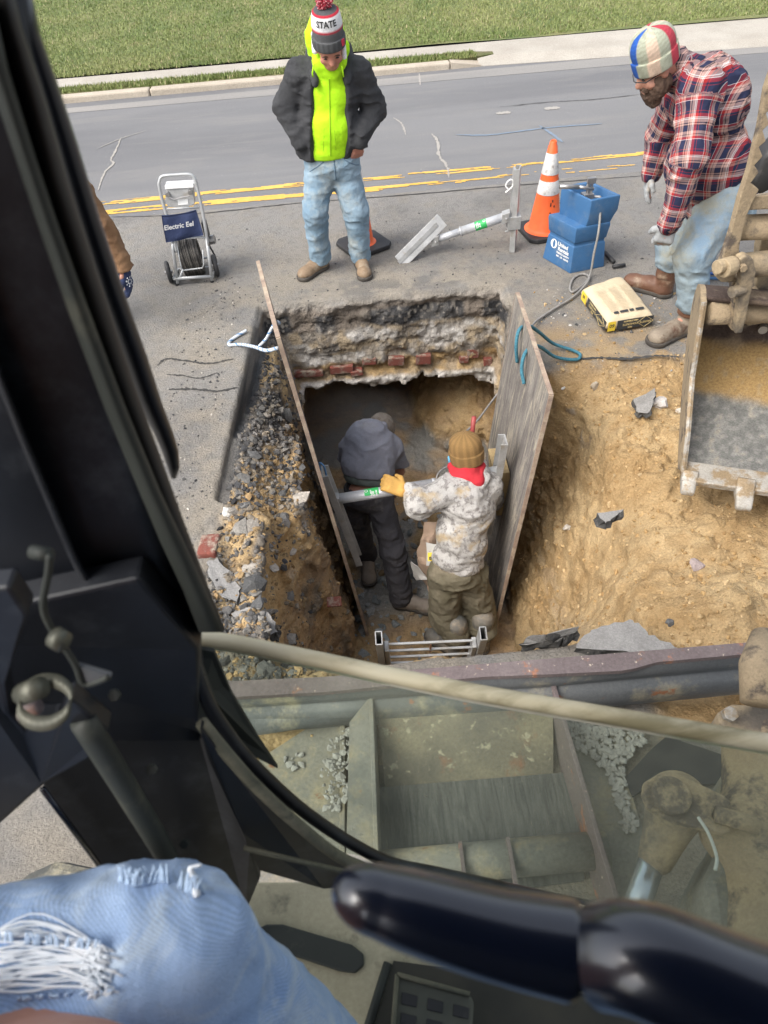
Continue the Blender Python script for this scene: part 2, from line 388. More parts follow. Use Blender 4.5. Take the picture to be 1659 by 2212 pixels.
# ------------------------------------------------------------------ painted lines and cracks
def ribbon(name, pts, wd, z, mat, lab, cat, seed=0, rag=.3, gaps=0):
    P = spline([p for p in pts], 14); P = [np.array((p[0], p[1], z)) for p in P]; MBb = MB(); rr = np.random.default_rng(seed)
    v = []; k = np.linspace(0, 1, len(P))
    for i, p in enumerate(P):
        t = P[min(i+1, len(P)-1)]-P[max(i-1, 0)]; t = t/np.linalg.norm(t); nrm = np.array([-t[1], t[0], 0]); wv = wd*(1+rag*(rr.random(2)-.5)*2)*(.35+.65*min(1, 6*min(k[i], 1-k[i])+.1))
        v += [p+nrm*wv[0]/2, p-nrm*wv[1]/2]
    for i in range(len(P)-1):
        MBb.add([v[2*i], v[2*i+1], v[2*i+3], v[2*i+2]], [(3, 2, 1, 0)])
    o = MBb.build(name, mat); tag(o, lab, cat, kind='structure'); return o
def flakes(name, y0, slope, x0, x1, wd, seed, keep, lab):
    """a painted line worn into ragged flakes: cells of a fine grid kept by noise"""
    nx = int((x1-x0)/.02); ny = 7; X = x0+np.arange(nx+1)*.02; v = []; F = []
    for i in range(nx+1):
        for j in range(ny+1): v.append((X[i], y0+slope*X[i]+wd*(j/ny-.5)+.012*math.sin(X[i]*1.7+seed), .004))
    v = np.array(v); v[:, :2] += (np.random.default_rng(seed).random((len(v), 2))-.5)*.010
    c = np.array([[X[i]+.01, j*.05, 0] for i in range(nx) for j in range(ny)])
    nn = fbm(c*V(3.5, 14, 1), 3, seed)*.7+.3*vnoise(c*V(1.1, 6, 1), seed+3); th = keep(c[:, 0])
    for q in np.nonzero(nn > th)[0]:
        i, j = divmod(q, ny); a = i*(ny+1)+j; F.append((a, a+ny+1, a+ny+2, a+1))
    tag(build(name, v, F, m_yellow), lab, 'road marking', kind='structure')
flakes('yellow_line', 6.66, 0.0, -3.2, 9, .105, 4, lambda x: .40+.14*sstep(.2, 1.4, x)-.10*sstep(-.5, -2.5, x), 'near one of the two worn yellow lines down the middle of the road')
flakes('yellow_line', 6.90, 0.005, -2.6, 9, .095, 9, lambda x: .46+.05*sstep(-.5, .5, x), 'far one of the two worn yellow lines down the middle of the road')
G = lambda *L: [atZ(a, b_, 0) for a, b_ in L]
i_ = 0
for pts, wd, mt_, lab in ((((262, 297), (248, 330), (240, 345), (245, 355), (225, 375), (212, 412)), .035, m_crackl, 'pale crack across the far lane above the cart'),
        (((315, 283), (262, 300), (210, 322)), .02, m_crackl, 'thin pale crack meeting another at the left of the far lane'),
        (((932, 290), (945, 305), (948, 335), (965, 360), (970, 385)), .045, m_crackl, 'pale jagged crack running down to the yellow lines'),
        (((850, 255), (868, 268), (876, 292)), .03, m_crackl, 'short pale crack in the middle of the far lane'),
        (((905, 160), (908, 185)), .03, m_crackl, 'short crack near the far kerb'),
        (((1080, 232), (1180, 222), (1290, 215), (1380, 205)), .02, m_crack, 'thin dark seam crack on the right of the far lane'),
        (((230, 470), (420, 463), (640, 440), (900, 420), (1150, 398), (1400, 380)), .02, m_crack, 'long dark seam beside the yellow lines'),
        (((340, 790), (360, 776), (400, 780), (450, 786), (505, 776)), .022, m_crack, 'dark crack in the asphalt left of the hole'),
        (((365, 842), (420, 842), (470, 846), (512, 838)), .03, m_crack, 'wide dark crack ending at the saw cut'),
        (((360, 810), (395, 812), (430, 818), (470, 806)), .014, m_crack, 'faint crack between two wider ones left of the hole'),
        (((1215, 778), (1290, 774), (1350, 776), (1420, 770), (1470, 772)), .035, m_crack, 'dark crack where the road meets the sand')):
    ribbon('crack', G(*pts), wd*.6, .005+.0006*(i_ % 3), mt_, lab, 'crack', i_, .8); i_ += 1
for pts, wd, mt_, lab in ((((985, 292), (1060, 292), (1180, 277), (1300, 268)), .03, m_spray, 'long faint blue spray line on the road'),
        (((1165, 272), (1195, 292), (1215, 308)), .03, m_spray, 'short faint blue spray stroke crossing the long one'),
        (((1072, 246), (1103, 243)), .07, m_crackl, 'small white paint patch on the far lane'), (((1176, 236), (1209, 233)), .08, m_crackl, 'white paint dash on the far lane nearest the bearded man')):
    ribbon('spray_mark', G(*pts), wd, .005, mt_, lab, 'road marking', i_, .4); i_ += 1
# ------------------------------------------------------------------ the dug ground
H = .02
lo = np.array([PX0-2*H, PY0-2*H, -1.78]); nn_ = np.array([int((PX1-PX0+4*H)/H)+1, int((PY1-PY0+4*H)/H)+1, int((.34+1.78)/H)+1])
GX = [lo[i]+H*np.arange(nn_[i]) for i in range(3)]
X2, Y2 = np.meshgrid(GX[0], GX[1], indexing='ij'); P2 = np.stack([X2.ravel(), Y2.ravel(), np.zeros(X2.size)], 1)
def sandmask(x, y, P):
    e = 3.72+.10*(vnoise(P*2.2, 31)-.5)+.05*(vnoise(P*9, 32)-.5)
    return sstep(.0, .16, e-y)*sstep(.98, 1.12, x)
def topz(P):
    x, y = P[:, 0], P[:, 1]; s = sandmask(x, y, P)
    low = -.20*(1-sstep(1.05, 2.1, x+.25*np.sin(y*2.3)))*sstep(1.55, 2.3, y)*sstep(3.7, 3.3, y)
    lump = .16*(fbm(P*1.6, 3, 41)-.5)+.10*(fbm(P*5, 3, 44)-.5)+.035*np.abs(fbm(P*14, 2, 45)-.5)*2
    mound = .03*np.exp(-((x-1.75)**2/.35+(y-2.2)**2/.3))-.05*sstep(1.5, 1.7, x)*sstep(2.2, 2.5, y)+.10*np.exp(-((x-1.45)**2/.02+(y-1.78)**2/.015))+.05*np.exp(-((x-2.0)**2/.02+(y-1.75)**2/.02))
    z = s*(low+1.25*lump*sstep(.0, .3, 3.72-y)+mound-.015)
    # the broken left edge by the near corner: sand and rubble heaped on what is left of the road
    ls = sstep(-1.0, -.8, x)*sstep(-.2, -.35, x)*sstep(2.75, 2.45, y)*sstep(1.2, 1.5, y)
    z = z+ls*(.16*(fbm(P*4, 3, 47)-.5)+.02)
    edge = np.minimum(np.minimum(x-PX0, PX1-x), np.minimum(y-PY0, PY1-y)); return z*sstep(0, .15, edge)
T2 = topz(P2)
N3 = int(np.prod(nn_)); PP = np.empty((N3, 3)); PP[:, 0] = np.repeat(X2.ravel(), nn_[2]); PP[:, 1] = np.repeat(Y2.ravel(), nn_[2]); PP[:, 2] = np.tile(GX[2], X2.size)
x, y, z = PP.T; tz = np.repeat(T2, nn_[2])
low_n = np.repeat(fbm(P2*V(1, 2.2, 1)+3, 3, 51)-.5, nn_[2])
zz = np.clip(-z/1.65, 0, 1)
# left side: saw cut, shelf of broken asphalt, then a steep earth wall
xc = -.83-.06*(4.25-y)                                        # straight saw cut
shelf = -.19+.13*sstep(4.0, 3.2, y)-.12*sstep(-.80, -.55, x)+.05*low_n
xs = -.60-.14*sstep(3.3, 4.0, y)+.10*low_n*sstep(3.9, 3.5, y); xs = xs+.07*sstep(2.6, 1.9, y)
wallx = xs+.06+(.22)*np.clip((shelf-z)/1.3, 0, 1)**.8+.10*low_n
xl = np.where(z > shelf, xc+np.clip(-.02-z, 0, .2)*.15, wallx)
xl = np.where(z > shelf, xl, np.maximum(wallx, xc))
step = sstep(2.75, 2.5, y)                                     # near corner: no clean cut left, a slope of sand
xl = xl*(1-step)+(-.62+.12*low_n*2+.24*zz)*step
xr = 1.04-.08*zz+.05*low_n; sl_ = sstep(3.75, 3.35, y); xr = xr*(1-sl_)+(.84+.60*(1-zz)**1.15+.06*low_n)*sl_
nearr = sstep(2.45, 1.75, y); xr = xr-nearr*(.16+.22*zz)
yf = 1.60+.55*zz**.8+.06*low_n; yb = 4.74-.03*low_n-.10*sstep(.15, 0, -z)*0
tr = np.maximum(np.maximum(xl-x, x-xr), np.maximum(yf-y, y-yb)); tr = np.maximum(tr, -1.65+.04*low_n-z)
# hollow under the road behind the back wall
lip = -.80-.05*np.sin(x*3.2+.6)-.035*np.sin(x*9+1)+.10*np.exp(-((x-.55)/.28)**2)-.12*sstep(.75, 1.0, x)-.08*sstep(-.5, -.75, x)
q = np.stack([(x-.10)/1.02, (y-4.7)/1.38, (z+1.35)/.62], 1); el = (np.sqrt((q**2).sum(1))-1)*.62
cav = np.maximum(np.maximum(el, z-lip), np.maximum(4.2-y, -1.65-z))
q = np.stack([(x-.95)/.62, (y-5.55)/.95, (z+1.75)/.72], 1); mnd = (np.sqrt((q**2).sum(1))-1)*.62
cav2 = np.maximum(np.maximum(np.maximum(-.84-x, x-1.06), np.maximum(4.0-y, y-5.0)), np.maximum(z-lip, -1.65-z))
cav = np.maximum(smin(cav, cav2, .12), -mnd)
air = smin(tr, cav, .03)
ks = .002+.14*sstep(.95, 1.3, x)*sstep(3.7, 3.3, y); hh = np.clip(.5+.5*((z-tz)+air)/ks, 0, 1); d = -air+((z-tz)+air)*hh+ks*hh*(1-hh); del hh
nr = np.abs(d) < .10; Q = PP[nr]; dq = d[nr]; qx, qy, qz = Q.T
below = sstep(-.015, -.06, qz)*1.0
sm = sandmask(qx, qy, Q*V(1, 1, 0))
flat_top = (1-below)*(1-sm)*(1-(sstep(-1.05, -.85, qx)*sstep(0, -.2, qx)*sstep(2.75, 2.5, qy)))
onL = (qx < -.2)&(qy < 4.6)
rough_n = fbm(Q*5.5, 3, 61)-.5; fine_n = fbm(Q*19, 2, 62)-.5; cell = np.abs(vnoise(Q*11, 63)-.5)*2
amp = (1-flat_top)
back = (qy > 4.5)&(qz > -.95)
tunnel = (qy > 4.6)&(qz < -.85)
cutL = (qx < xc[nr]+.05)&(qz > -.22)&(qy > 2.6)
A1 = np.where(back, .035, np.where(onL, .10, .06)); A2 = np.where(back, .055, np.where(onL, .075, .05))
A1 = np.where(tunnel, .08, A1); A1 = np.where(cutL, 0, A1); A2 = np.where(cutL, 0, A2)
strata = np.where(back, .045*(vnoise(Q*V(5, 1, 14), 64)-.5)+.04*np.exp(-((qz+.76)/.05)**2)-.03*np.exp(-((qz+.66)/.05)**2)+.05*sstep(-.13, 0, qz), 0)
d[nr] = dq-amp*(A1*rough_n+A2*(fine_n+.4*(cell-.5))+strata)
d = d.reshape(nn_)
vv, ff = surfnet(d, lo, H)
vv = vv.copy()
vv[:, 0] = np.clip(vv[:, 0], PX0, PX1); vv[:, 1] = np.clip(vv[:, 1], PY0, PY1)
# drop the outer skirt that lies under the road sheets
cx = vv[ff].mean(1); ok = (cx[:, 0] > PX0+.001)&(cx[:, 0] < PX1-.001)&(cx[:, 1] > PY0+.001)&(cx[:, 1] < PY1-.001); ff = ff[ok]
vn = np.zeros_like(vv); fn_ = np.cross(vv[ff[:, 2]]-vv[ff[:, 0]], vv[ff[:, 3]]-vv[ff[:, 1]])
for k in range(4): np.add.at(vn, ff[:, k], fn_)
vn /= np.linalg.norm(vn, axis=1)[:, None]+1e-9
# split every quad in four and roughen the earth at the finer scale
E_ = np.sort(np.concatenate([ff[:, [k, (k+1) % 4]] for k in range(4)]), 1); key = E_[:, 0].astype(np.int64)*len(vv)+E_[:, 1]; uk, inv = np.unique(key, return_inverse=True)
ea, eb = uk//len(vv), uk % len(vv); nv0 = len(vv); ne = len(uk); mid = (vv[ea]+vv[eb])/2; fc_ = vv[ff].mean(1); inv = inv.reshape(4, len(ff)).T+nv0; fi = np.arange(len(ff))+nv0+ne
vn = np.concatenate([vn, vn[ea]+vn[eb], vn[ff].sum(1)]); vn /= np.linalg.norm(vn, axis=1)[:, None]+1e-9; vv = np.concatenate([vv, mid, fc_])
ff = np.concatenate([np.stack([ff[:, k], inv[:, k], fi, inv[:, (k+3) % 4]], 1) for k in range(4)])
x, y, z = vv.T; ro_ = np.maximum(sstep(-.012, -.05, z), sandmask(x, y, vv*V(1, 1, 0))*sstep(.2, .5, sandmask(x, y, vv*V(1, 1, 0)))); ro_ = np.maximum(ro_, sstep(2.6, 2.4, y)*sstep(-.95, -.85, x)*sstep(-.1, -.3, x))
ro_ *= 1-.9*((x < -.83-.06*(4.25-y)+.05)&(z > -.2)&(y > 2.6))
f1 = fbm(vv*V(26, 26, 26), 3, 201); f1 = 1-np.abs(2*f1-1); f2 = vnoise(vv*75, 203)
vv = vv+vn*(ro_*((.020-.008*(x > 1))*(f1-.75)+.006*(f2-.5)))[:, None]
def mix(a, b_, t): return a+(b_-a)*np.clip(t, 0, 1)[:, None]
def pitcol(P, N):
    x, y, z = P.T; n1 = fbm(P*4, 3, 71); n2 = fbm(P*14, 3, 72); n3 = vnoise(P*40, 73); n4 = fbm(P*9, 3, 74); o = np.ones((len(P), 1))
    SAND = mix(V(.42, .285, .14)*o, V(.51, .37, .20)*o, sstep(.3, .7, n1)); SAND = mix(SAND, V(.34, .215, .095)*o, sstep(.5, .68, n2)*.45)
    BRN = mix(V(.38, .26, .14)*o, V(.28, .20, .125)*o, sstep(.35, .6, n4)); BRN = mix(BRN, V(.36, .25, .13)*o, sstep(.52, .66, n1))
    BLK = mix(V(.05, .05, .052)*o, V(.13, .125, .12)*o, sstep(.4, .65, n4)); BLK = mix(BLK, V(.33, .30, .26)*o, sstep(.60, .74, n3)*.75)
    WHT = mix(V(.55, .52, .48)*o, V(.34, .31, .27)*o, sstep(.42, .6, n2))
    GRY = mix(V(.20, .18, .155)*o, V(.30, .26, .21)*o, sstep(.35, .65, n4))
    c = acol(P)
    zj = z+.05*(n1-.5)+.04*(n4-.5)
    # ---- back wall strata
    bw = mix(V(.33, .295, .255)*o, V(.22, .185, .15)*o, sstep(-.05, -.11, zj))
    bw = mix(bw, BLK, sstep(-.10, -.13, zj)*sstep(.66, .54, vnoise(P*V(6, 1, 1.2), 81)))
    bw = mix(bw, mix(GRY, V(.36, .29, .20)*o, sstep(.45, .6, n2)), sstep(-.25, -.29, zj))
    wm = sstep(.44, .54, fbm(P*V(3.6, 1, 7), 3, 82))*sstep(-.27, -.33, zj)*sstep(-.70, -.5, x)
    bw = mix(bw, WHT, wm); bw = mix(bw, V(.36, .42, .40)*o, wm*sstep(.6, .7, n1)*.6)
    bw = mix(bw, mix(SAND, GRY, sstep(.4, .6, n4)*.6), sstep(-.56, -.60, zj))
    bw = mix(bw, WHT*1.1, sstep(-.71, -.74, z+.04*(n4-.5)))
    cavm = sstep(-.86, -.92, z)
    bw = mix(bw, mix(SAND*1.0, BRN*1.2, sstep(.45, .65, n4)*.4), cavm)
    # ---- left side
    lf = mix(GRY*.6, BLK*.8, sstep(.75, .5, n2))
    sandL = sstep(.42, .56, fbm(P*2.6, 3, 83)+.30*sstep(3.2, 2.4, y)-.20*sstep(1.95, 1.6, y)-.08)
    lf = mix(lf, SAND*1.0, sandL)
    lf = mix(lf, WHT, sstep(.62, .70, n4)*sstep(-.62, -.50, x)*.6)
    lf = mix(lf, mix(BRN, GRY*.7, sstep(.48, .6, n1)*.7), sstep(-.36, -.52, z))
    lf = mix(lf, mix(V(.085, .086, .088)*o, V(.19, .18, .165)*o, sstep(.45, .65, fbm(P*V(2, 2, 12), 3, 99))), ((x < xcf(y)+.06)&(z > -.30)&(y > 2.55)).astype(float)*sstep(.02, -.02, z))
    # ---- right side
    rtc = mix(BLK, GRY, sstep(.4, .6, n1)); rtc = mix(rtc, SAND, sstep(3.85, 3.6, y+.3*(n1-.5)))
    rtc = mix(rtc, WHT*.9, sstep(.62, .70, n4)*sstep(-.5, -.2, z)*.6*sstep(3.0, 3.4, y))
    rtc = mix(rtc, SAND*.92, sstep(-.45, -.7, z))
    fl = mix(BRN*1.2, SAND*.75, sstep(.4, .6, n1)); fl = mix(fl, V(.27, .262, .24)*o, sstep(.46, .62, fbm(P*2.6, 3, 91)+.35*np.exp(-((x-.1)**2/.08+(y-3.3)**2/.16)))*sstep(2.85, 3.1, y))
    side = np.where((x < 0)[:, None], lf, rtc); side = mix(side, bw, sstep(4.45, 4.62, y)); side = mix(side, fl, sstep(-1.5, -1.6, z))
    side = mix(side, SAND*.95, sstep(2.0, 1.75, y)*sstep(-.1, -.3, z))
    s = sandmask(x, y, P*V(1, 1, 0)); c = mix(c, SAND*V(.9, .9, .9), sstep(4.35, 3.75, y+.5*(n1-.5))*sstep(.98, 1.2, x)*.75*sstep(.35, .6, n4)); c = mix(c, SAND, s)
    c = mix(c, mix(GRY*.75, SAND, sstep(.45, .55, n1)), sstep(2.75, 2.5, y)*sstep(-.92, -.8, x)*sstep(.0, -.2, x))
    c = mix(c, V(.13, .125, .12)*o, sstep(.22, .0, np.abs(y-4.85)+.3*(n1-.5))*sstep(.9, .6, np.abs(x-.2))*.6*sstep(.4, .6, n4))
    onside = sstep(-.02, -.06, z+ .0*x)*(1-s*(N[:, 2] > .35)*(x > 1.02))
    return mix(c, side, onside)
def xcf(y): return -.83-.06*(4.25-y)
pit = build('excavated_ground', vv, ff, m_ground, smooth=True, col=pitcol(vv, vn))
tag(pit, 'dug hole through asphalt, brick and sand with sandy ground to its right', 'trench', kind='structure')
bvh = BVHTree.FromPolygons([tuple(p) for p in vv], [tuple(map(int, q)) for q in ff])
def drop(x, y, z0=1.0):
    h = bvh.ray_cast(Vector((x, y, z0)), Vector((0, 0, -1)))
    return h[0].z if h[0] else 0.0
def drop_n(x, y, z0=1.0):
    h = bvh.ray_cast(Vector((x, y, z0)), Vector((0, 0, -1)))
    return (h[0].z, h[1]) if h[0] else (0.0, Vector((0, 0, 1)))
def scatter(name, n, box, size, mat, lab, cat, seed, cond=None, sub=1, flat=.75, jit=.6, colr=None, sink=.2, power=2.5):
    g = np.random.default_rng(seed); pts = []; sz = []
    while len(pts) < n:
        a = box[0]+(box[1]-box[0])*g.random(); b_ = box[2]+(box[3]-box[2])*g.random()
        if cond and not cond(a, b_, g): n -= .2; continue
        s = size[0]+(size[1]-size[0])*g.random()**power; z_ = drop(a, b_)
        pts.append((a, b_, z_+s*(flat*.5-sink))); sz.append(s)
    v, f = rocks(pts, sz, seed, flat, jit, sub); c = None
    if colr is not None:
        cc = np.array([colr[g.integers(len(colr))]*np.array(.75+.5*g.random()) for _ in pts]); c = np.repeat(cc, len(v)//len(pts), 0)
    return tag(build(name, v, f, mat, col=c, smooth=False), lab, cat, kind='stuff')
m_rock = M('rock', (1, 1, 1), attr='Col', fine=.35, fsc=90, rough=.92, bump=.006, bsc=120, spec=.2)
BK = [V(.06, .06, .062), V(.085, .083, .082), V(.10, .098, .095), V(.14, .13, .12)]
SD = [V(.42, .28, .13), V(.47, .33, .17), V(.37, .24, .11), V(.52, .38, .21)]
scatter('asphalt_rubble', 3600, (-.88, -.44, 2.3, 4.6), (.003, .024), m_rock, 'black broken asphalt crumbs on the ledge left of the hole', 'rubble', 11, lambda a, b_, g: a > xcf(b_)+.05 and (b_ > 2.75 or g.random() < .35), colr=BK+[V(.2, .18, .15), V(.26, .22, .17), V(.17, .16, .15)], power=4)
scatter('sandy_clods', 2600, (-.88, -.3, 1.5, 3.1), (.003, .020), m_rock, 'sandy clods on the near left corner of the hole', 'clods', 12, lambda a, b_, g: a > xcf(b_)+.08, colr=[V(.30, .20, .10), V(.36, .25, .13), V(.25, .18, .10), V(.2, .17, .13)], power=4)
scatter('broken_asphalt', 1500, (-.98, -.4, 1.5, 2.2), (.003, .022), m_rock, 'grey lumps of broken road surface at the near left corner', 'rubble', 13, colr=[V(.12, .118, .112), V(.18, .172, .16), V(.24, .225, .2), V(.07, .068, .066)], power=3)
scatter('sand_clods', 4500, (.95, 2.75, 1.5, 3.7), (.003, .015), m_rock, 'small clods of sand on the sandy slope right of the hole', 'clods', 14, lambda a, b_, g: True, colr=SD, flat=.8, power=3.5, sink=.3)
scatter('road_crumbs', 700, (-1.3, 2.9, 4.75, 6.1), (.002, .009), m_rock, 'dark crumbs scattered on the road behind the hole', 'crumbs', 15, lambda a, b_, g: g.random() < math.exp(-(b_-4.75)*1.6), colr=BK, power=3)
scatter('road_grit', 700, (-1.33, -.95, 1.5, 5.2), (.002, .009), m_rock, 'dark and pale grit on the road left of the saw cut', 'crumbs', 16, colr=BK+[V(.5, .46, .4)], power=3)
scatter('pale_grit', 600, (1.2, 2.9, 3.5, 4.6), (.003, .013), m_rock, 'pale grit where sand meets the road', 'crumbs', 17, colr=SD+[V(.5, .48, .45), V(.12, .12, .12)], power=3)
scatter('floor_rubble', 420, (-.3, .6, 2.5, 4.2), (.006, .04), m_rock, 'grey gravelly rubble on the floor of the hole', 'rubble', 18, colr=[V(.24, .26, .26), V(.33, .34, .33), V(.3, .22, .13)], power=2.5)
scatter('asphalt_chunks', 70, (-.86, -.46, 1.55, 4.3), (.022, .060), m_rock, 'broken flat chunks of asphalt tumbled on the bank left of the hole', 'rubble', 23, lambda a, b_, g: a > xcf(b_)+.07, colr=[V(.11, .11, .108), V(.17, .165, .155), V(.24, .225, .2), V(.33, .30, .26)], flat=.45, jit=.5, power=1.6)
# row of old bricks in the back wall
m_brick = M('brick', (.22, .065, .045), (.14, .05, .04), sc=14, rough=.9, bump=.004, bsc=90, c3=(.33, .27, .21), sc3=14, th3=(.48, .62), fine=.2)
for k, (px, py, wpx, hpx) in enumerate(((655, 798, 55, 13), (683, 797, 30, 12), (738, 790, 50, 16), (797, 772, 30, 15), (855, 772, 34, 18), (913, 767, 32, 20), (1020, 757, 26, 20), (1000, 768, 20, 13), (1052, 776, 18, 16), (1083, 800, 12, 26), (770, 796, 26, 11))):
    c_ = atY(px, py, 4.78); s = 4.78/ray(px, py)[1]*1.0; hw = wpx*s*.5; hh = hpx*s*.5*1.1; b = MB()
    an = random.uniform(-.08, .08); b.box(c_+V(0, random.uniform(-.02, .012), 0), V(math.cos(an)*hw, 0, math.sin(an)*hw), V(0, .06, 0), V(-math.sin(an)*hh, 0, math.cos(an)*hh)); b.build('brick', m_brick, pit, bevel=.006)

bm_ = bmesh.new(); bmesh.ops.create_icosphere(bm_, subdivisions=3, radius=1); vv_ = [(-.25+.62*q.co.x, 4.95+.8*q.co.y, -1.2+.40*q.co.z) for q in bm_.verts]; ff_ = [[q.index for q in fc.verts] for fc in bm_.faces]; bm_.free()
dm = bpy.data.materials.new('dust_air'); dm.use_nodes = True; nt = dm.node_tree; nt.nodes.remove(nt.nodes['Principled BSDF']); pvn = nt.nodes.new('ShaderNodeVolumePrincipled'); pvn.inputs['Color'].default_value = (.74, .72, .70, 1); pvn.inputs['Density'].default_value = .30; nt.links.new(pvn.outputs[0], nt.nodes['Material Output'].inputs['Volume'])
tag(build('dust_cloud', vv_, ff_, dm), 'grey dust hanging in the dark hollow at the back of the hole', 'dust', kind='stuff')
# ================================================================== THINGS BY THE HOLE
m_alu = M('aluminium', (.60, .61, .62), (.50, .51, .53), sc=9, rough=.4, metal=.35, c3=(.38, .36, .33), sc3=7, th3=(.55, .7), fine=.1)
m_alud = M('dull_aluminium', (.50, .50, .49), (.38, .38, .37), sc=12, rough=.5, metal=.45, c3=(.36, .32, .26), sc3=10, th3=(.55, .68), fine=.12)
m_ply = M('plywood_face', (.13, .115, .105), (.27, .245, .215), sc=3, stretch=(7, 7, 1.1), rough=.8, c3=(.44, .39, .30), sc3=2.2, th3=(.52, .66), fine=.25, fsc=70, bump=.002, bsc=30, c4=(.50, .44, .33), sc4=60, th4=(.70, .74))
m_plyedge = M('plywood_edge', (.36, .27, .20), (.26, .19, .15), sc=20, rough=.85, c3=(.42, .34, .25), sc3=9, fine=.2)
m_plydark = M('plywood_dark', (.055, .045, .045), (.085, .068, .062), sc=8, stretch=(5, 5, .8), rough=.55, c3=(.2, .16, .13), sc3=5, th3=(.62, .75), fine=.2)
m_white = M('white_paint', (.78, .78, .76), rough=.7)
m_black = M('black_rubber', (.02, .02, .022), (.035, .034, .034), sc=9, rough=.6, c3=(.12, .11, .10), sc3=8, th3=(.6, .8))
m_steel = M('steel', (.45, .44, .43), (.33, .32, .31), sc=20, rough=.42, metal=.8)
m_green = M('label_green', (.03, .42, .10), rough=.5, fine=.05)
# ---- the two sheets against the trench walls
def sheet(lab, nb, nt, ft, fb, th, face, edge, chamfer=0):
    nb, nt, ft, fb = [np.array(q, float) for q in (nb, nt, ft, fb)]
    n = unit(np.cross(ft-nt, nb-nt)); n = n*np.sign(n[0])
    t = thing('shoring_panel', lab, 'shoring panel', nb, 'plywood shoring panels standing in the hole')
    pts = [nb, nt+(nb-nt)*chamfer*.4+(ft-nt)*0, nt+(ft-nt)*chamfer, ft, fb] if chamfer else [nb, nt, ft, fb]
    b = MB(); b.prism(pts, n*th); b.build('panel', face, t)
    e = MB(); k = len(pts)
    for i in range(k-1):
        p, q = pts[i], pts[i+1]; dd = unit(q-p); o_ = unit(np.cross(dd, n)); c = (nb+ft)/2
        if o_@((p+q)/2-c) < 0: o_ = -o_
        e.box((p+q)/2+n*th/2+o_*.0025, (q-p)/2, n*(th/2+.001), o_*.003)
    e.build('panel_edge', edge, t); return t, n
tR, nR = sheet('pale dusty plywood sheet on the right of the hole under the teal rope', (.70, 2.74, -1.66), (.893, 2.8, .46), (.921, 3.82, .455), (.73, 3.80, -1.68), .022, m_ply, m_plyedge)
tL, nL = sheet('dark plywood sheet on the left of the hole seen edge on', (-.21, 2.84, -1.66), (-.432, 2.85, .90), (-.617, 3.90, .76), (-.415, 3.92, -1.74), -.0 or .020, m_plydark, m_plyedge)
# ---- hydraulic shores
def rail(b, a, z_, side, wd, th):
    """channel rail from a to z_: web and two flanges"""
    a = np.array(a, float); z_ = np.array(z_, float); d = unit(z_-a); s = unit(side); n = np.cross(d, s); L = (z_-a)/2; c = (a+z_)/2
    b.box(c, L, s*wd/2, n*th/2)
    for k in (-1, 1): b.box(c+s*k*(wd/2-.004)+n*(th/2+.017), L, s*.004, n*.017)
def shore(lab, A, B, rA, rB, sideA, sideB, wd, lp, txt, ring=True):
    t = thing('trench_shore', lab, 'shoring strut', A, 'aluminium hydraulic shores')
    A = np.array(A, float); B = np.array(B, float); d = B-A
    for nm, (a, z_), s in (('rail', rA, sideA), ('rail', rB, sideB)):
        b = MB(); rail(b, a, z_, s, wd, .008); o = b.build(nm, m_alud, t)
        c = (np.array(a)+np.array(z_))/2; q = MB()
    b = MB(); b.tube([A, A+d*.62], .034, 20); b.tube([A+d*.615, A+d*.635], .037, 20); b.build('cylinder', m_alu, t, smooth=False).data.polygons.foreach_set('use_smooth', [True]*44)
    b = MB(); b.tube([A+d*.63, B], .027, 18); b.build('piston', m_alu, t, smooth=True)
    b = MB()
    for p in (A, B):
        b.box(p, unit(d)*.03, unit(np.cross(d, (0, 0, 1)))*.035, (0, 0, .038))
        b.tube([p-V(0, .05, 0), p+V(0, .05, 0)], .009, 8)
    b.build('end_bracket', m_alud, t, bevel=.004)
    # green label wrapped on the cylinder
    u = unit(d); sd = unit(np.cross(u, (0, 0, 1))); upv = np.cross(sd, u); b = MB(); ph0, ph1 = -2.6, .9; c = A+d*lp; ns = 14
    vv = []
    for k in range(ns+1):
        ph = ph0+(ph1-ph0)*k/ns; r_ = (sd*math.cos(ph+math.pi)+upv*math.sin(ph+math.pi))*.0352
        vv += [c-u*.045+r_, c+u*.045+r_]
    b.add(vv, [(2*k, 2*k+1, 2*k+3, 2*k+2) for k in range(ns)]); lb = b.build('label', m_green, t)
    def fn(x_, y_):   # x along the pipe, y round it
        ph = 2.25+y_/.0362; return c+u*x_+(-sd*math.cos(ph)*-1+0*upv)*0+(sd*math.cos(ph)*-1*-1+upv*math.sin(ph))*.0362
    return t, c, u, sd, upv, lb
def wrap_label(res, rows, s=1, flip=1):
    t, c, u, sd, upv, lb = res
    tocam = CAM-c; tocam -= u*(tocam@u); e1 = unit(tocam); e2 = unit(np.cross(u*1.0, e1))*1.0
    if e2@up < 0: e2 = -e2
    for (txt, size, ox, oy, rot) in rows:
        def fn(x_, y_):
            if rot: x_, y_ = -y_, x_
            x_ += ox; y_ += oy; ph = y_/.0365; return c+u*x_*flip+(e1*math.cos(ph)+e2*math.sin(ph))*.0362
        put_text('lettering', txt, size, None, (1, 0, 0), (0, 1, 0), m_white, lb, bold=.0006, fn=fn)
A_ = V(-.300, 3.02, -.385); B_ = V(.70, 3.06, -.33)
r = shore('aluminium shore braced across the hole in front of the bent man', A_, B_, (V(-.345, 3.00, -.12), V(-.215, 3.00, -.98)), ((.755, 3.06, -.05), (.70, 3.06, -.85)), (0, 1, 0), (0, -1, 0), .10, .235, '')
wrap_label(r, [('28"', .034, .005, .004, 1), ('O', .028, -.032, .022, 0), ('SHORE', .012, .030, .0, 1), ('TRENCH', .010, .0, -.026, 0)])
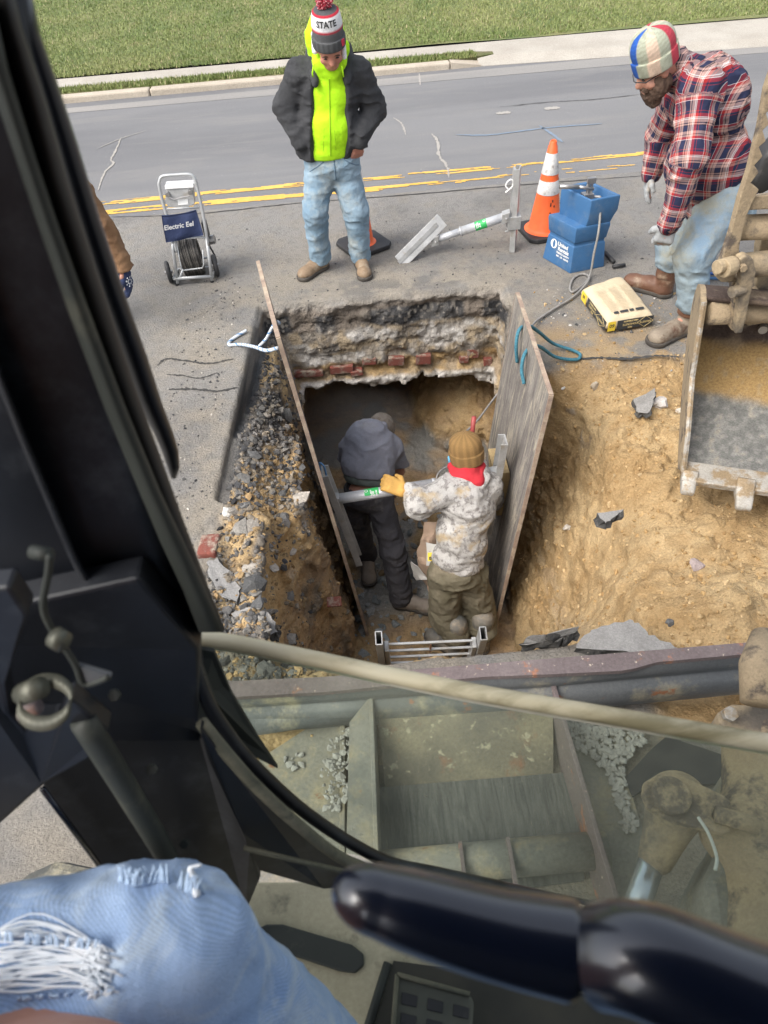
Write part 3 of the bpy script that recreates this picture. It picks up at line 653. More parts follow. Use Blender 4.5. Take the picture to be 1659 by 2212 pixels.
Rb = atZ(1112, 541, .0); Rt = np.array([Rb[0]-.005, Rb[1]+.02, .63]); Am = atY(1092, 468, Rb[1]-.01)
La = atZ(868, 562, .01); Lt = atY(950, 480, La[1]+.12)
Aj = atY(940, 518, La[1]+.08)
r2 = shore('spare aluminium shore lying on the road between the cones', Am, Aj, ((Rb[0], Rb[1], .005), Rt), (La, Lt), (.35, 1, 0), (.5, 1, .2), .095, .34, '')
wrap_label(r2, [('28"', .034, -.012, .004, 1), ('O', .028, .030, .022, 0), ('SHORE', .012, -.032, .0, 1)], flip=-1 if r2[2][0] < 0 else 1)
b = MB(); L1 = Lt-La; sd_ = unit(np.cross(L1, CAM-La)); nn2 = unit(np.cross(sd_, L1))
b.box((La+Lt)/2+nn2*.012, L1/2*1.12, sd_*.058, nn2*.012); b.build('pad', m_alud, r2[0], bevel=.004)
b = MB(); b.box(Rb+V(-.045, .02, .46), (.008, 0, 0), (0, .03, 0), (0, 0, .17)); b.box(Rb+V(-.03, .0, .24), (.05, 0, 0), (0, .045, 0), (0, 0, .05)); b.tube([Rb+V(-.09, 0, .16), Rb+V(.03, 0, .19)], .008, 8); b.build('swivel_block', m_alud, r2[0], bevel=.004)
b = MB(); lp_ = [atY(p[0], p[1], Rb[1]) for p in ((1092, 402), (1096, 393), (1104, 388), (1109, 394), (1106, 404), (1098, 411), (1092, 416))]; b.tube(spline(lp_, 6), .006, 6); b.tube([lp_[0], atY(1103, 415, Rb[1])], .005, 6); b.build('rope_loop', m_white, r2[0], smooth=True)
# wooden block behind the right rail
b = MB(); c_ = atY(1078, 1030, 3.2); b.box(c_+V(.02, .05, -.10), (.05, 0, 0), (0, .12, 0), (-.02, 0, .20))
tag(b.build('wood_block', M('yellow_wood', (.46, .34, .17), (.36, .26, .13), sc=5, stretch=(6, 6, 1), rough=.8, fine=.15), bevel=.004), 'squared yellow timber wedged between the white-hooded worker and the right panel', 'timber block')
# ---- traffic cones
m_orange = M('cone_orange', (.86, .15, .035), (.78, .12, .03), sc=9, rough=.5, c3=(.5, .12, .05), sc3=14, th3=(.66, .74), fine=.06)
m_band = M('cone_white', (.74, .73, .70), (.62, .61, .59), sc=9, rough=.5, c3=(.38, .35, .31), sc3=16, th3=(.56, .66), fine=.2, fsc=60)
def cone(lab, loc, rz=0.2, H=.71, tilt=(0, 0), sr=1.0):
    t = thing('traffic_cone', lab, 'traffic cone', loc, 'orange traffic cones on the road'); L = V(*loc)
    def P(r, a, z): r = r*sr; return L+V(r*math.cos(a)+tilt[0]*z, r*math.sin(a)+tilt[1]*z, z)
    def ring(b, prof, n=28):
        v = [P(r_, 2*math.pi*k/n, z_) for r_, z_ in prof for k in range(n)]
        f = [(i*n+k, i*n+(k+1) % n, (i+1)*n+(k+1) % n, (i+1)*n+k) for i in range(len(prof)-1) for k in range(n)]; b.add(v, f)
    R = lambda z: .128-(.128-.028)*(z-.05)/(H-.05)
    b = MB(); ring(b, [(.165, .038), (.14, .045), (R(.06), .06), (R(.30), .30), (R(.5), .5), (R(.67), .67), (R(.67)-.005, .675), (.026, .70), (.018, .71), (.017, .60)]); b.build('cone_body', m_orange, t, smooth=True)
    for z0, z1 in ((.33, .43), (.475, .625)):
        b = MB(); ring(b, [(R(z0)+.0025, z0), (R(z0)+.003, z0+.002), (R(z1)+.003, z1-.002), (R(z1)+.0025, z1)]); b.build('reflective_band', m_band, t, smooth=True)
    b = MB(); s = .185; cs = [(s-.05, -s), (s, -s+.05), (s, s-.05), (s-.05, s), (-s+.05, s), (-s, s-.05), (-s, -s+.05), (-s+.05, -s)]
    ca, sa = math.cos(rz), math.sin(rz); b.prism([L+V(x_*ca-y_*sa, x_*sa+y_*ca, .003) for x_, y_ in cs], (0, 0, .036)); b.build('base', m_black, t, bevel=.008); return t
c1 = cone('orange and white cone behind the blue pump tank', (1.515, 5.50, 0))
cone('orange and white cone half hidden behind the leg of the man in the neon hood', tuple(atZ(785, 538, 0.0)+V(.005, .05, 0)), .5, sr=.66)
c0 = V(1.515, 5.50, 0)
for an, z_, h_ in ((-1.5, .265, .03), (-1.35, .29, .02), (-1.52, .19, .04), (-1.2, .25, .015)):
    b = MB(); R_ = .128-.1*(z_-.05)/.66+.002; b.box(c0+V(R_*math.cos(an), R_*math.sin(an), z_), (.004, 0, 0), (0, .001, 0), (0, 0, h_/2)); b.build('scuff', m_black, c1)
# ---- blue pump tank
m_blue = M('blue_plastic', (.035, .115, .25), (.045, .14, .30), sc=4, rough=.6, bump=.002, bsc=90, c3=(.12, .18, .26), sc3=6, th3=(.5, .75), fine=.08, c4=(.35, .4, .45), sc4=40, th4=(.72, .76))
Lq, Fq, Rq = V(1.415, 5.08, 0), V(1.56, 4.80, 0), V(1.835, 4.86, 0); Bq = Lq+Rq-Fq
tk = thing('pump_tank', 'blue plastic pump tank with a silver hand pump on top', 'pump', (Lq+Rq)/2)
def quad(s0, z_, shx=0, shy=0, u0=0, u1=1, v0=0, v1=1):
    c = (Lq+Rq)/2; o = []
    for a, b_ in ((u0, v0), (u1, v0), (u1, v1), (u0, v1)):   # u from F to R, v from F to L
        p = Fq+(Rq-Fq)*a+(Lq-Fq)*b_; o.append(c+(p-c)*s0+V(shx, shy, z_))
    return o
def loft(rings, name, mat, par, bev, capb=True, capt=True):
    b = MB(); v = [p for r_ in rings for p in r_]; n = len(rings); f = [(i*4+k_, i*4+(k_+1) % 4, (i+1)*4+(k_+1) % 4, (i+1)*4+k_) for i in range(n-1) for k_ in range(4)]
    if capb: f.append((3, 2, 1, 0))
    if capt: f.append(tuple(range((n-1)*4, n*4)))
    b.add(v, f); return b.build(name, mat, par, bevel=bev, seg=3, smooth=True)
loft([quad(1, 0), quad(.99, .02), quad(.90, .195), quad(.865, .20), quad(.865, .222), quad(.91, .228), quad(.97, .325), quad(.95, .345, .0, 0)], 'tank_body', m_blue, tk, .009)
def shrink(q, k_): c = sum(q)/4; return [c+(p-c)*k_ for p in q]
q0 = quad(.90, .33, .01, 0, .22, 1.0, 0, 1); q1 = quad(.96, .385, .01, 0, .26, 1.02, 0, 1); q2 = quad(.98, .43, .01, 0, .26, 1.08, -.01, 1.01); q3 = quad(.98, .535, .01, 0, .26, 1.09, -.01, 1.01)
loft([q0, q1, q2, q3, shrink(q3, .84), [p-V(0, 0, .09) for p in shrink(q3, .80)]], 'tank_tray', m_blue, tk, .008)
q2 = [p-V(0, 0, .075) for p in q3]
cT = sum(q2)/4
b = MB(); b.box(cT+V(-.02, 0, .03), (.038, .005, 0), (-.005, .03, 0), (0, 0, .028)); b.tube([cT+V(-.02, 0, .05), cT+V(-.02, 0, .13)], .014, 10); b.tube([cT+V(.005, 0, .05), cT+V(.005, 0, .15)], .009, 8); b.tube([cT+V(-.03, 0, .10), cT+V(-.012, 0, .15)], .012, 8); b.box(cT+V(-.005, 0, .145), (.03, 0, 0), (0, .014, 0), (0, 0, .02)); b.tube([cT+V(.01, 0, .03), cT+V(.07, -.02, .03)], .011, 8); b.build('hand_pump', m_steel, tk, bevel=.002)
hd = [atY(1282, 408, cT[1]), atY(1250, 404, cT[1]-.02), atY(1209, 403, cT[1]-.03)]; b = MB(); b.tube([hd[0], hd[1]], .012, 10); b.tube([hd[1], hd[2]], .016, 10); b.build('pump_handle', m_steel, tk, smooth=True)
# writing on the face F-L
ax = unit(Fq-Lq); nF = unit(np.cross(ax, (0, 0, 1))); fc0 = (quad(1, 0)[0]+quad(1, 0)[3])/2; fc1 = (quad(.90, .20)[0]+quad(.90, .20)[3])/2; ay = unit(fc1-fc0); nn3 = unit(np.cross(ax, ay))
def face(x_, y_): return fc0+ax*x_+ay*y_
for s, sz, x_, y_, bo in (('United', .040, .035, .168, .0012), ('Rentals', .040, .048, .133, .0012), ('TRENCH SAFETY', .0185, .048, .102, .0008), ('800 - UR - RENTS', .0175, .050, .078, .0008)):
    put_text('lettering', s, sz, face(x_, y_), ax, ay, m_white, tk, bold=bo, lift=.0035)
b = MB(); n = 24; o_ = face(-.062, .152)+nn3*.0035; ex = [.035*math.cos(2*math.pi*k/n) for k in range(n)]; ey = [.035*math.sin(2*math.pi*k/n) for k in range(n)]
v = [o_+ax*ex[k]+ay*ey[k] for k in range(n)]+[o_+ax*ex[k]*.38+ay*ey[k]*.82+ax*.002 for k in range(n)]
b.add(v, [(k, (k+1) % n, n+(k+1) % n, n+k) for k in range(n)]); b.build('emblem', m_white, tk)
# ---- hoses and ropes
m_hose = M('grey_hose', (.20, .195, .185), (.27, .255, .235), sc=30, rough=.6)
hp = [cT+V(.07, -.02, .03), atY(1297, 452, 4.86), atY(1293, 500, 4.76), atY(1283, 548, 4.72), atZ(1272, 600, .02), atZ(1240, 630, .012), atZ(1231, 622, .012), atZ(1240, 600, .012), atZ(1262, 592, .012), atZ(1272, 604, .03), atZ(1240, 640, .02), atZ(1195, 668, .02), atZ(1160, 692, .03), atY(1148, 706, 4.0)]
b = MB(); b.tube(spline(hp, 8), .0085, 8); tag(b.build('pump_hose', m_hose, smooth=True), 'grey hose looping on the road from the blue tank to the hole', 'hose')
hp = [atY(1098, 800, 4.05), atY(1085, 835, 4.0), atY(1060, 870, 3.9), atY(1025, 915, 3.7), atY(985, 950, 3.55), atY(976, 958, 3.5), atY(990, 962, 3.4)]
b = MB(); b.tube(spline(hp, 8), .0075, 8); tag(b.build('hose', m_hose, smooth=True), 'grey hose hanging inside the hole above the brown knit cap', 'hose')
hp = [atY(985, 1004, 3.22), atY(962, 1010, 3.2), atY(946, 1024, 3.15), atY(941, 1045, 3.1)]
b = MB(); b.tube(spline(hp, 8), .006, 8); tag(b.build('hose', m_hose, smooth=True), 'short bent hose end between the cross tube and the light blue piece', 'hose')
m_teal = M('teal_rope', (.035, .145, .20), (.07, .23, .30), sc=90, rough=.85, bump=.003, bsc=180)
def rope(name, pts, r_, mat, lab, tw=0, mat2=None):
    P = spline(pts, 10); b = MB(); b.tube(P, r_, 8)
    if mat2:
        L = 0; acc = [[], []]
        for i in range(len(P)-1):
            t_ = P[i+1]-P[i]; L2 = np.linalg.norm(t_); t_ = t_/(L2+1e-9); a = unit(np.cross(t_, (.3, .2, 1))); c = np.cross(t_, a)
            for k in range(4):
                s_ = k/4; ph = (L+L2*s_)*tw; acc[0].append(P[i]+t_*L2*s_+(a*math.cos(ph)+c*math.sin(ph))*r_*.5)
            L += L2
        ro = tag(b.build(name, mat, smooth=True), lab, 'rope'); b = MB(); b.tube(acc[0], r_*.66, 6); s_o = b.build('strand', mat2, None, smooth=True); s_o.parent = ro; return ro
    return tag(b.build(name, mat, smooth=True), lab, 'rope')
rope('rope', [atY(1117, 782, 3.45), atY(1115, 745, 3.45), atY(1122, 712, 3.5), atY(1141, 703, 3.6), atY(1165, 718, 3.72), atZ(1195, 742, .06), atZ(1235, 756, .02), atZ(1253, 766, .02), atZ(1244, 777, .02), atZ(1200, 771, .05), atY(1168, 750, 3.6), atY(1148, 748, 3.42), atY(1132, 768, 3.30), atY(1127, 800, 3.26), atY(1132, 829, 3.22)], .0105, m_teal, 'teal rope looped over the top of the right shoring panel')
m_wr = M('white_rope', (.62, .66, .70), (.5, .55, .6), sc=40, rough=.8); m_br = M('blue_strand', (.10, .22, .40), rough=.8)
rope('rope', [atZ(532, 714, .02), atZ(515, 724, .015), atZ(498, 736, .012), atZ(496, 745, .012), atZ(520, 744, .03), atY(548, 749, 3.85), atY(575, 757, 3.6), atY(600, 752, 3.5)], .011, m_wr, 'blue and white rope over the left edge of the hole', 70, m_br)
rope('rope', [atY(560, 748, 3.8), atY(575, 732, 3.75), atY(588, 708, 3.7), atY(598, 695, 3.68), atY(604, 700, 3.66)], .010, m_wr, 'short blue and white rope end going behind the dark panel', 70, m_br)
b = MB(); b.tube(spline([atY(693, 1016, 3.0), atY(690, 1000, 3.0), atY(700, 1008, 2.98), atY(705, 1028, 2.98)], 6), .006, 6); b.build('tie_cord', m_br, r[0], smooth=True)
# ---- red tube, light blue piece, sticks
b = MB(); b.tube([atY(1024, 900, 3.55), atY(1018, 955, 3.5)], .016, 12); tag(b.build('red_tube', M('red_plastic', (.42, .06, .06), (.35, .08, .07), sc=12, rough=.5, fine=.2), smooth=True), 'short dull red tube standing behind the brown knit cap', 'tube')
b = MB(); c_ = atY(977, 999, 3.2); b.box(c_, V(.024, 0, .004), (0, .02, 0), V(-.006, 0, .048)); tag(b.build('blue_piece', M('light_blue', (.14, .42, .62), rough=.6), bevel=.008, smooth=True), 'small light blue plastic piece held up left of the brown knit cap', 'tool')
# ---- concrete bag on the road
m_bag = M('kraft_paper', (.56, .46, .31), (.62, .52, .36), sc=5, rough=.8, bump=.012, bsc=13, c3=(.50, .39, .24), sc3=6, th3=(.55, .72), fine=.08)
m_bagblk = M('bag_black', (.035, .037, .04), rough=.7, fine=.3); m_bagyel = M('bag_yellow', (.75, .55, .05), rough=.7); m_bagtxt = M('bag_text', (.60, .47, .22), rough=.7)
Ab, Bb, Cb, Db = atZ(1306, 723, 0), atZ(1408, 706, 0), atZ(1338, 618, 0), atZ(1253, 648, 0)
bg = thing('concrete_bag', 'full tan paper bag of concrete mix lying on the road beside the boots', 'bag', (Ab+Cb)/2)
def bagp(u_, v_, s):   # u across (A->B), v along (A->D); s=+1 top, -1 bottom, half thickness profile
    base = (Ab*(1-u_)+Bb*u_)*(1-v_)+(Db*(1-u_)+Cb*u_)*v_
    e = (1-abs(2*u_-1)**5)*(1-abs(2*v_-1)**6); T = .058; zc = T
    return base+V(0, 0, zc+s*T*(max(e, 0)**.38))
nu, nv = 44, 56; v = []; f = []
for s in (1, -1):
    for i in range(nu+1):
        for j in range(nv+1): v.append(bagp(.5-.5*math.cos(math.pi*i/nu), .5-.5*math.cos(math.pi*j/nv), s))
v = np.array(v); off = (nu+1)*(nv+1)
wr = fbm(v*V(14, 14, 14), 3, 5)-.5; v[:off, 2] += wr[:off]*.018; v[off:, 2] = np.maximum(v[off:, 2], .001)
for i in range(nu):
    for j in range(nv):
        a = i*(nv+1)+j; f.append((a, a+nv+1, a+nv+2, a+1)); f.append((off+a+1, off+a+nv+2, off+a+nv+1, off+a))
for j in range(nv):
    for i in (0, nu): a = i*(nv+1)+j; f.append((a, a+1, off+a+1, off+a) if i == 0 else (a+1, a, off+a, off+a+1))
for i in range(nu):
    for j in (0, nv): a = i*(nv+1)+j; f.append((a+nv+1, a, off+a, off+a+nv+1) if j == 0 else (a, a+nv+1, off+a+nv+1, off+a))
build('paper_sack', v, f, m_bag, bg, True)
def bagpanel(name, u0, u1, h0, h1, side, mat, lift=.004):
    """strip on the near end (side 'f') or the left long side ('l'), from height h0 to h1 (0..1 around the edge)"""
    b = MB(); n = 10; vv_ = []
    for k in range(n+1):
        t_ = u0+(u1-u0)*k/n
        for h_ in (h0, (h0+h1)/2, h1): vv_.append(bagside(t_, h_, side, lift))
    b.add(vv_, [(3*k+q, 3*k+3+q, 3*k+4+q, 3*k+1+q) for k in range(n) for q in (0, 1)]); return b.build(name, mat, bg)
def bagside(t_, h_, side, lift=.004):
    T = .116
    if side == 'f': p0 = Ab+(Bb-Ab)*t_; out = unit(np.cross((Bb-Ab), (0, 0, 1)))
    else: p0 = Db+(Ab-Db)*t_; out = unit(np.cross((Ab-Db), (0, 0, 1)))
    bul = .0; return p0+out*(lift+bul)+V(0, 0, .014+h_*(T-.030))-out*.012*max(0, h_-.75)*4*.5
bagpanel('print_panel', .22, .98, .12, .92, 'f', m_bagblk, .006); bagpanel('print_panel', .28, .99, .12, .92, 'l', m_bagblk, .006)
bagpanel('yellow_panel', .03, .19, .12, .92, 'f', m_bagyel, .006); bagpanel('yellow_panel', .05, .24, .1, .9, 'l', m_bagyel, .006)
def bagtext(s, size, t0, h0, side, mat, bo=.0006):
    L = np.linalg.norm(Bb-Ab) if side == 'f' else np.linalg.norm(Ab-Db)
    put_text('lettering', s, size, None, (1, 0, 0), (0, 1, 0), mat, bg, bold=bo, fn=lambda x_, y_: bagside(t0-x_/L, h0-y_/.086, side, .008))
for side, k in (('f', 1), ('l', 1.15)):
    bagtext('SAKRETE', .020*k, .81, .52, side, m_bagtxt); bagtext('CONCRETE', .021*k, .50, .52, side, m_bagtxt); bagtext('MIX', .019*k, .50, .25, side, m_bagtxt); bagtext('HIGH STRENGTH', .013*k, .50, .80, side, m_bagtxt)
bagtext('60', .036, .11, .60, 'f', m_bagblk); bagtext('60', .036, .15, .60, 'l', m_bagblk)
for side, tc_ in (('f', .81), ('l', .81)):
    b = MB()
    pp = [(tc_-.165, .52), (tc_, .98), (tc_+.165, .52), (tc_, .06)]
    for i in range(4):
        a, c = pp[i], pp[(i+1) % 4]; b.tube([bagside(a[0], a[1], side, .0075), bagside(c[0], c[1], side, .0075)], .0014, 4)
    b.build('diamond_outline', m_bagtxt, bg)
b = MB(); rr_ = np.random.default_rng(5)
for i in range(26):
    for seg_ in range(3):
        u0 = .16+.26*seg_; v0 = .16+.022*i; q = [bagp(u0, v0, 1), bagp(u0+.2*(.6+.4*rr_.random()), v0, 1), bagp(u0+.18, v0+.006, 1), bagp(u0, v0+.006, 1)]
        b.add([p+V(0, 0, .010) for p in q], [(0, 1, 2, 3)])
b.build('small_print', M('faded_print', (.46, .37, .24), rough=.8), bg)
b = MB()
for (u0, u1) in ((.2, .3), (.33, .5), (.53, .62), (.66, .84)): b.add([bagp(a, c, 1)+V(0, 0, .010) for a, c in ((u0, .10), (u1, .10), (u1, .14), (u0, .14))], [(0, 1, 2, 3)])
b.build('print_stripe', m_bagblk, bg)
# ---- wheeled drain cable machine
m_tube_g = M('grey_tube_paint', (.50, .51, .51), (.42, .43, .43), sc=12, rough=.4, metal=.35, c3=(.3, .29, .27), sc3=18, th3=(.62, .7))
m_navy = M('navy_cloth', (.020, .032, .085), (.03, .045, .11), sc=8, rough=.9, bump=.008, bsc=18)
m_cable = M('cable', (.060, .055, .05), (.13, .12, .105), sc=25, rough=.55, metal=.3)
ct = thing('drain_machine', 'wheeled grey drain machine with a cable drum and navy pouch', 'drain machine', (-1.33, 5.25, 0))
YF, YB = 5.16, 5.42
f_ = lambda x_, y_, yy_=YF: atY(x_, y_, yy_)
yy = lambda y_: YF+.16*(600-y_)/220
g_ = lambda x_, y_: f_(x_, y_, yy(y_))
b = MB(); b.tube(spline([g_(382, 545), g_(372, 500), g_(357, 455), g_(345, 408), g_(345, 391), g_(352, 381), g_(380, 378), g_(408, 377), g_(419, 384), g_(426, 405), g_(440, 470), g_(449, 530)], 6), .0125, 10)
b.tube([g_(373, 523), g_(374, 540), g_(384, 612)], .0125, 10); b.tube([g_(446, 513), g_(458, 606)], .0125, 10)
b.tube([g_(373, 523), g_(384, 516), g_(438, 512), g_(446, 516)], .009, 8)
b.tube([g_(374, 602), g_(459, 597)], .0125, 10); b.tube([g_(356, 452), g_(430, 448)], .008, 8)
b.tube([g_(379, 515), g_(392, 580), g_(396, 584), g_(437, 579), g_(440, 572), g_(438, 540)], .006, 8)
b.tube([g_(396, 582), f_(386, 604)], .009, 8)
b.tube([g_(392, 582), f_(400, 560, YB), f_(455, 556, YB), f_(468, 590, YB)], .010, 8); b.tube([g_(374, 602), f_(385, 582, YB), f_(466, 577, YB), g_(459, 598)], .010, 8)
b.build('frame', m_tube_g, ct, smooth=True)
for nm, c_, ax_ in (('wheel', f_(369, 603, 5.22), 0), ('wheel', f_(470, 594, 5.26), 0)):
    b = MB(); a_ = unit((1, .25, 0)); e1 = unit(np.cross(a_, (0, 0, 1))); c_ = V(c_[0], c_[1], .085); P = [c_+(e1*math.cos(t_)+V(0, 0, 1)*math.sin(t_))*.068 for t_ in np.linspace(0, 2*math.pi, 25)[:-1]]
    b.tube(P, .018, 8, closed=True); wobj = b.build(nm, m_black, ct, smooth=True)
    b = MB(); b.tube([c_-a_*.014, c_+a_*.014], .052, 16); b.tube([c_-a_*.03, c_+a_*.03], .014, 10); b.build('hub', m_steel, wobj)
for p in ((384, 620), (459, 612)): b = MB(); b.tube([f_(*p)+V(0, 0, .03), V(f_(*p)[0], YF, .0)], .014, 8); b.build('rubber_foot', m_black, ct)
dc = f_(412, 553, 5.32); a_ = unit((1, .15, .06)); e1 = unit(np.cross(a_, (0, 0, 1))); e2 = np.cross(e1, a_); b = MB()
for k in range(9):
    for r_ in (.125, .105):
        cc_ = dc+a_*(k-4)*.017; P = [cc_+(e1*math.cos(t_)+e2*math.sin(t_)*1.15)*(r_+.006*math.sin(k*2.1)) for t_ in np.linspace(0, 2*math.pi, 29)[:-1]]; b.tube(P, .0105, 6, closed=True)
b.build('cable_drum', m_cable, ct, smooth=True)
b = MB(); q = [g_(360, 406), g_(417, 401), g_(421, 441), g_(404, 449), g_(364, 449), g_(356, 436)]; b.prism(q, (0, .06, .01)); b.build('control_box', m_alud, ct, bevel=.006)
b = MB(); b.prism([g_(356, 400)+V(0, -.01, 0), g_(418, 396)+V(0, -.01, 0), g_(419, 404)+V(0, -.012, 0), g_(357, 408)+V(0, -.012, 0)], (0, .08, .0)); b.build('top_rail', m_white, ct, bevel=.004)
b = MB()
for p in ((363, 418), (412, 413)): b.tube([g_(*p)+V(0, -.03, 0), g_(*p)+V(0, .02, 0)], .016, 10)
b.tube(spline([g_(366, 424)+V(0, -.02, 0), g_(378, 428)+V(0, -.02, 0), g_(392, 424)+V(0, -.02, 0), g_(410, 421)+V(0, -.02, 0)], 5), .005, 6); b.build('switches', m_steel, ct)
b = MB(); b.prism([g_(384, 432)+V(0, -.006, 0), g_(406, 430)+V(0, -.006, 0), g_(407, 441)+V(0, -.006, 0), g_(385, 443)+V(0, -.006, 0)], (0, .004, 0)); b.build('data_plate', m_white, ct)
# navy pouch
P4 = [g_(350, 463), g_(424, 451), g_(440, 505), g_(359, 522)]; n = 16; v = []; f = []
for sgn in (0, 1):
    for i in range(n+1):
        for j in range(n+1):
            a, c = i/n, j/n; p = (P4[0]*(1-a)+P4[1]*a)*(1-c)+(P4[3]*(1-a)+P4[2]*a)*c
            bul = .03*math.sin(math.pi*a)**.5*(c**.7)*(1-c**6)+.006*math.sin(a*9+c*5); p = p+V(0, -.022-bul if sgn == 0 else -.012, 0)+V(0, 0, -.010*math.sin(a*math.pi)*(1-c)); v.append(p)
o2_ = (n+1)**2
for i in range(n):
    for j in range(n): a = i*(n+1)+j; f.append((a, a+1, a+n+2, a+n+1)); f.append((o2_+a, o2_+a+n+1, o2_+a+n+2, o2_+a+1))
for i in range(n):
    for a, c in ((i, i+1), (n*(n+1)+i+1, n*(n+1)+i), ((i+1)*(n+1), i*(n+1)), (i*(n+1)+n, (i+1)*(n+1)+n)): f.append((a, c, o2_+c, o2_+a))
pouch = build('pouch', v, f, m_navy, ct, True)
axp = unit(P4[1]-P4[0]); ayp = unit(np.cross(axp, V(0, 1, 0))*-1); ayp = ayp if ayp[2] > 0 else -ayp
cp = (P4[0]+P4[1]+P4[2]+P4[3])/4+V(-.01, -.062, .02); sh = lambda x_, y_: cp+axp*(x_+.25*y_)+ayp*y_
put_text('lettering', 'Electric Eel', .050, None, (1, 0, 0), (0, 1, 0), m_white, pouch, bold=.0012, fn=sh)
b = MB(); b.box(f_(444, 494, 5.40), (.018, 0, 0), (0, .03, 0), (0, 0, .06)); b.build('switch_box', m_black, ct, bevel=.005)
b = MB(); b.tube([f_(448, 520, 5.42), f_(464, 516, 5.42)], .035, 14); b.build('motor', m_steel, ct, smooth=False)
b = MB(); b.tube(spline([f_(444, 510, 5.38), f_(452, 530, 5.36), f_(464, 552, 5.36), f_(469, 572, 5.34)], 6), .007, 6); b.build('power_cord', m_black, ct, smooth=True)
b = MB(); b.tube([g_(425, 418), g_(430, 422), g_(435, 432), g_(437, 431)], .004, 6); b.build('yellow_cord', M('neon_cord', (.5, .62, .05), rough=.6), ct)
# ---- ladder in the front of the hole
ld = thing('ladder', 'aluminium ladder top poking out of the near end of the hole', 'ladder', atY(930, 1420, 1.85))
ld_top = [atY(818, 1378, 1.95), atY(1044, 1368, 1.95)]
wv = ld_top[1]-ld_top[0]; dn = unit(V(.0, .28, -1)); wv_u = unit(wv); ou = unit(np.cross(wv_u, dn))
for s, tp in ((1, ld_top[0]), (-1, ld_top[1])):
    b = MB(); L = 1.55; c = tp+dn*L/2; w2_, d2_ = .016, .034
    for a, sx, sy in ((wv_u*w2_, .002, d2_), (-wv_u*w2_, .002, d2_)): b.box(c+a, dn*L/2, wv_u*.0025, ou*d2_)
    for a in (ou*d2_, -ou*d2_): b.box(c+a, dn*L/2, wv_u*w2_*.99, ou*.0025)
    b.build('side_rail', m_alud, ld)
    b = MB(); c2 = tp+dn*(.13+L/2)+wv_u*s*.034+ou*.005; b.box(c2, dn*L/2*.95, wv_u*.012, ou*.030); b.build('fly_rail', m_alud, ld, bevel=.003)
for k in range(4):
    p = ld_top[0]+dn*(.12+.125*k)+wv_u*.045; q = ld_top[1]+dn*(.12+.125*k)-wv_u*.045; b = MB(); b.box((p+q)/2, (q-p)/2, ou*.007, dn*.007); b.build('rung', m_alud, ld, bevel=.003)
b = MB()
for k in range(2): mdl = (ld_top[0]+ld_top[1])/2+dn*(.15+.26*k); b.tube([mdl, mdl+dn*.14], .006, 6)
b.build('rope', M('rust_cord', (.3, .17, .11), rough=.9), ld)
# ---- loose slabs and stones
m_slab = M('slab_top', (.30, .29, .275), (.24, .232, .22), sc=9, rough=.9, bump=.004, bsc=120, fine=.3, fsc=100); m_slabu = M('slab_broken', (.05, .05, .05), (.12, .115, .105), sc=18, rough=.95, bump=.02, bsc=40, c3=(.33, .3, .26), sc3=60, th3=(.62, .68))
def slabpx(name, pts, z, th, lab, cat, tilt=None, mats=(None, None)):
    P = [atZ(a, c, z if np.isscalar(z) else z[i]) for i, (a, c) in enumerate(pts)]; g = np.random.default_rng(len(lab)); Q = []
    for i in range(len(P)):
        a, c = P[i], P[(i+1) % len(P)]
        for k in range(4): Q.append(a+(c-a)*k/4+V(*(g.random(2)-.5)*.018, 0)*(k > 0))
    n = len(Q); lowr = [q+V((g.random()-.5)*.03, (g.random()-.5)*.03, -th*(.8+.4*g.random())) for q in Q]; midr = [(q+l)/2+V((g.random()-.5)*.03, (g.random()-.5)*.03, 0) for q, l in zip(Q, lowr)]
    b = MB(); nv_ = sum(np.cross(Q[i], Q[(i+1) % n]) for i in range(n))
    if nv_[2] < 0: Q = Q[::-1]; lowr = lowr[::-1]; midr = midr[::-1]
    b.add(Q+midr+lowr, [tuple(range(n))], 0); b.f.append(tuple(range(3*n-1, 2*n-1, -1))); b.m.append(1)
    for r0 in (0, n): b.f += [(r0+n+i, r0+n+(i+1) % n, r0+(i+1) % n, r0+i) for i in range(n)]; b.m += [1]*n
    return tag(b.build(name, [m_slab, m_slabu]), lab, cat)
slabpx('asphalt_slab', ((1120, 1392), (1150, 1372), (1252, 1353), (1236, 1367), (1205, 1386)), (.05, .09, .11, .06, .03), .07, 'thin pale slab of asphalt propped on black rubble by the blade', 'asphalt slab')
slabpx('asphalt_slab', ((1245, 1400), (1262, 1372), (1300, 1352), (1360, 1338), (1385, 1352), (1400, 1372), (1450, 1388), (1465, 1405), (1380, 1412)), .035, .08, 'large smooth grey slab of asphalt half buried in sand by the blade', 'asphalt slab')
slabpx('asphalt_slab', ((470, 1160), (485, 1152), (545, 1170), (548, 1188), (505, 1196), (478, 1180)), (-.02, .0, -.03, -.06, -.08, -.06), .05, 'tilted asphalt piece lying on sand at the end of the saw cut', 'asphalt slab')
slabpx('asphalt_slab', ((1368, 862), (1415, 838), (1412, 870), (1398, 893), (1374, 888)), (.04, .06, .02, -.0, 0), .03, 'dark asphalt chip leaning beside a white stone on the sand', 'asphalt slab')
slabpx('asphalt_slab', ((1290, 1108), (1347, 1100), (1325, 1118), (1308, 1130)), .0, .05, 'black asphalt fragment sticking out of the middle of the sand slope', 'asphalt slab')
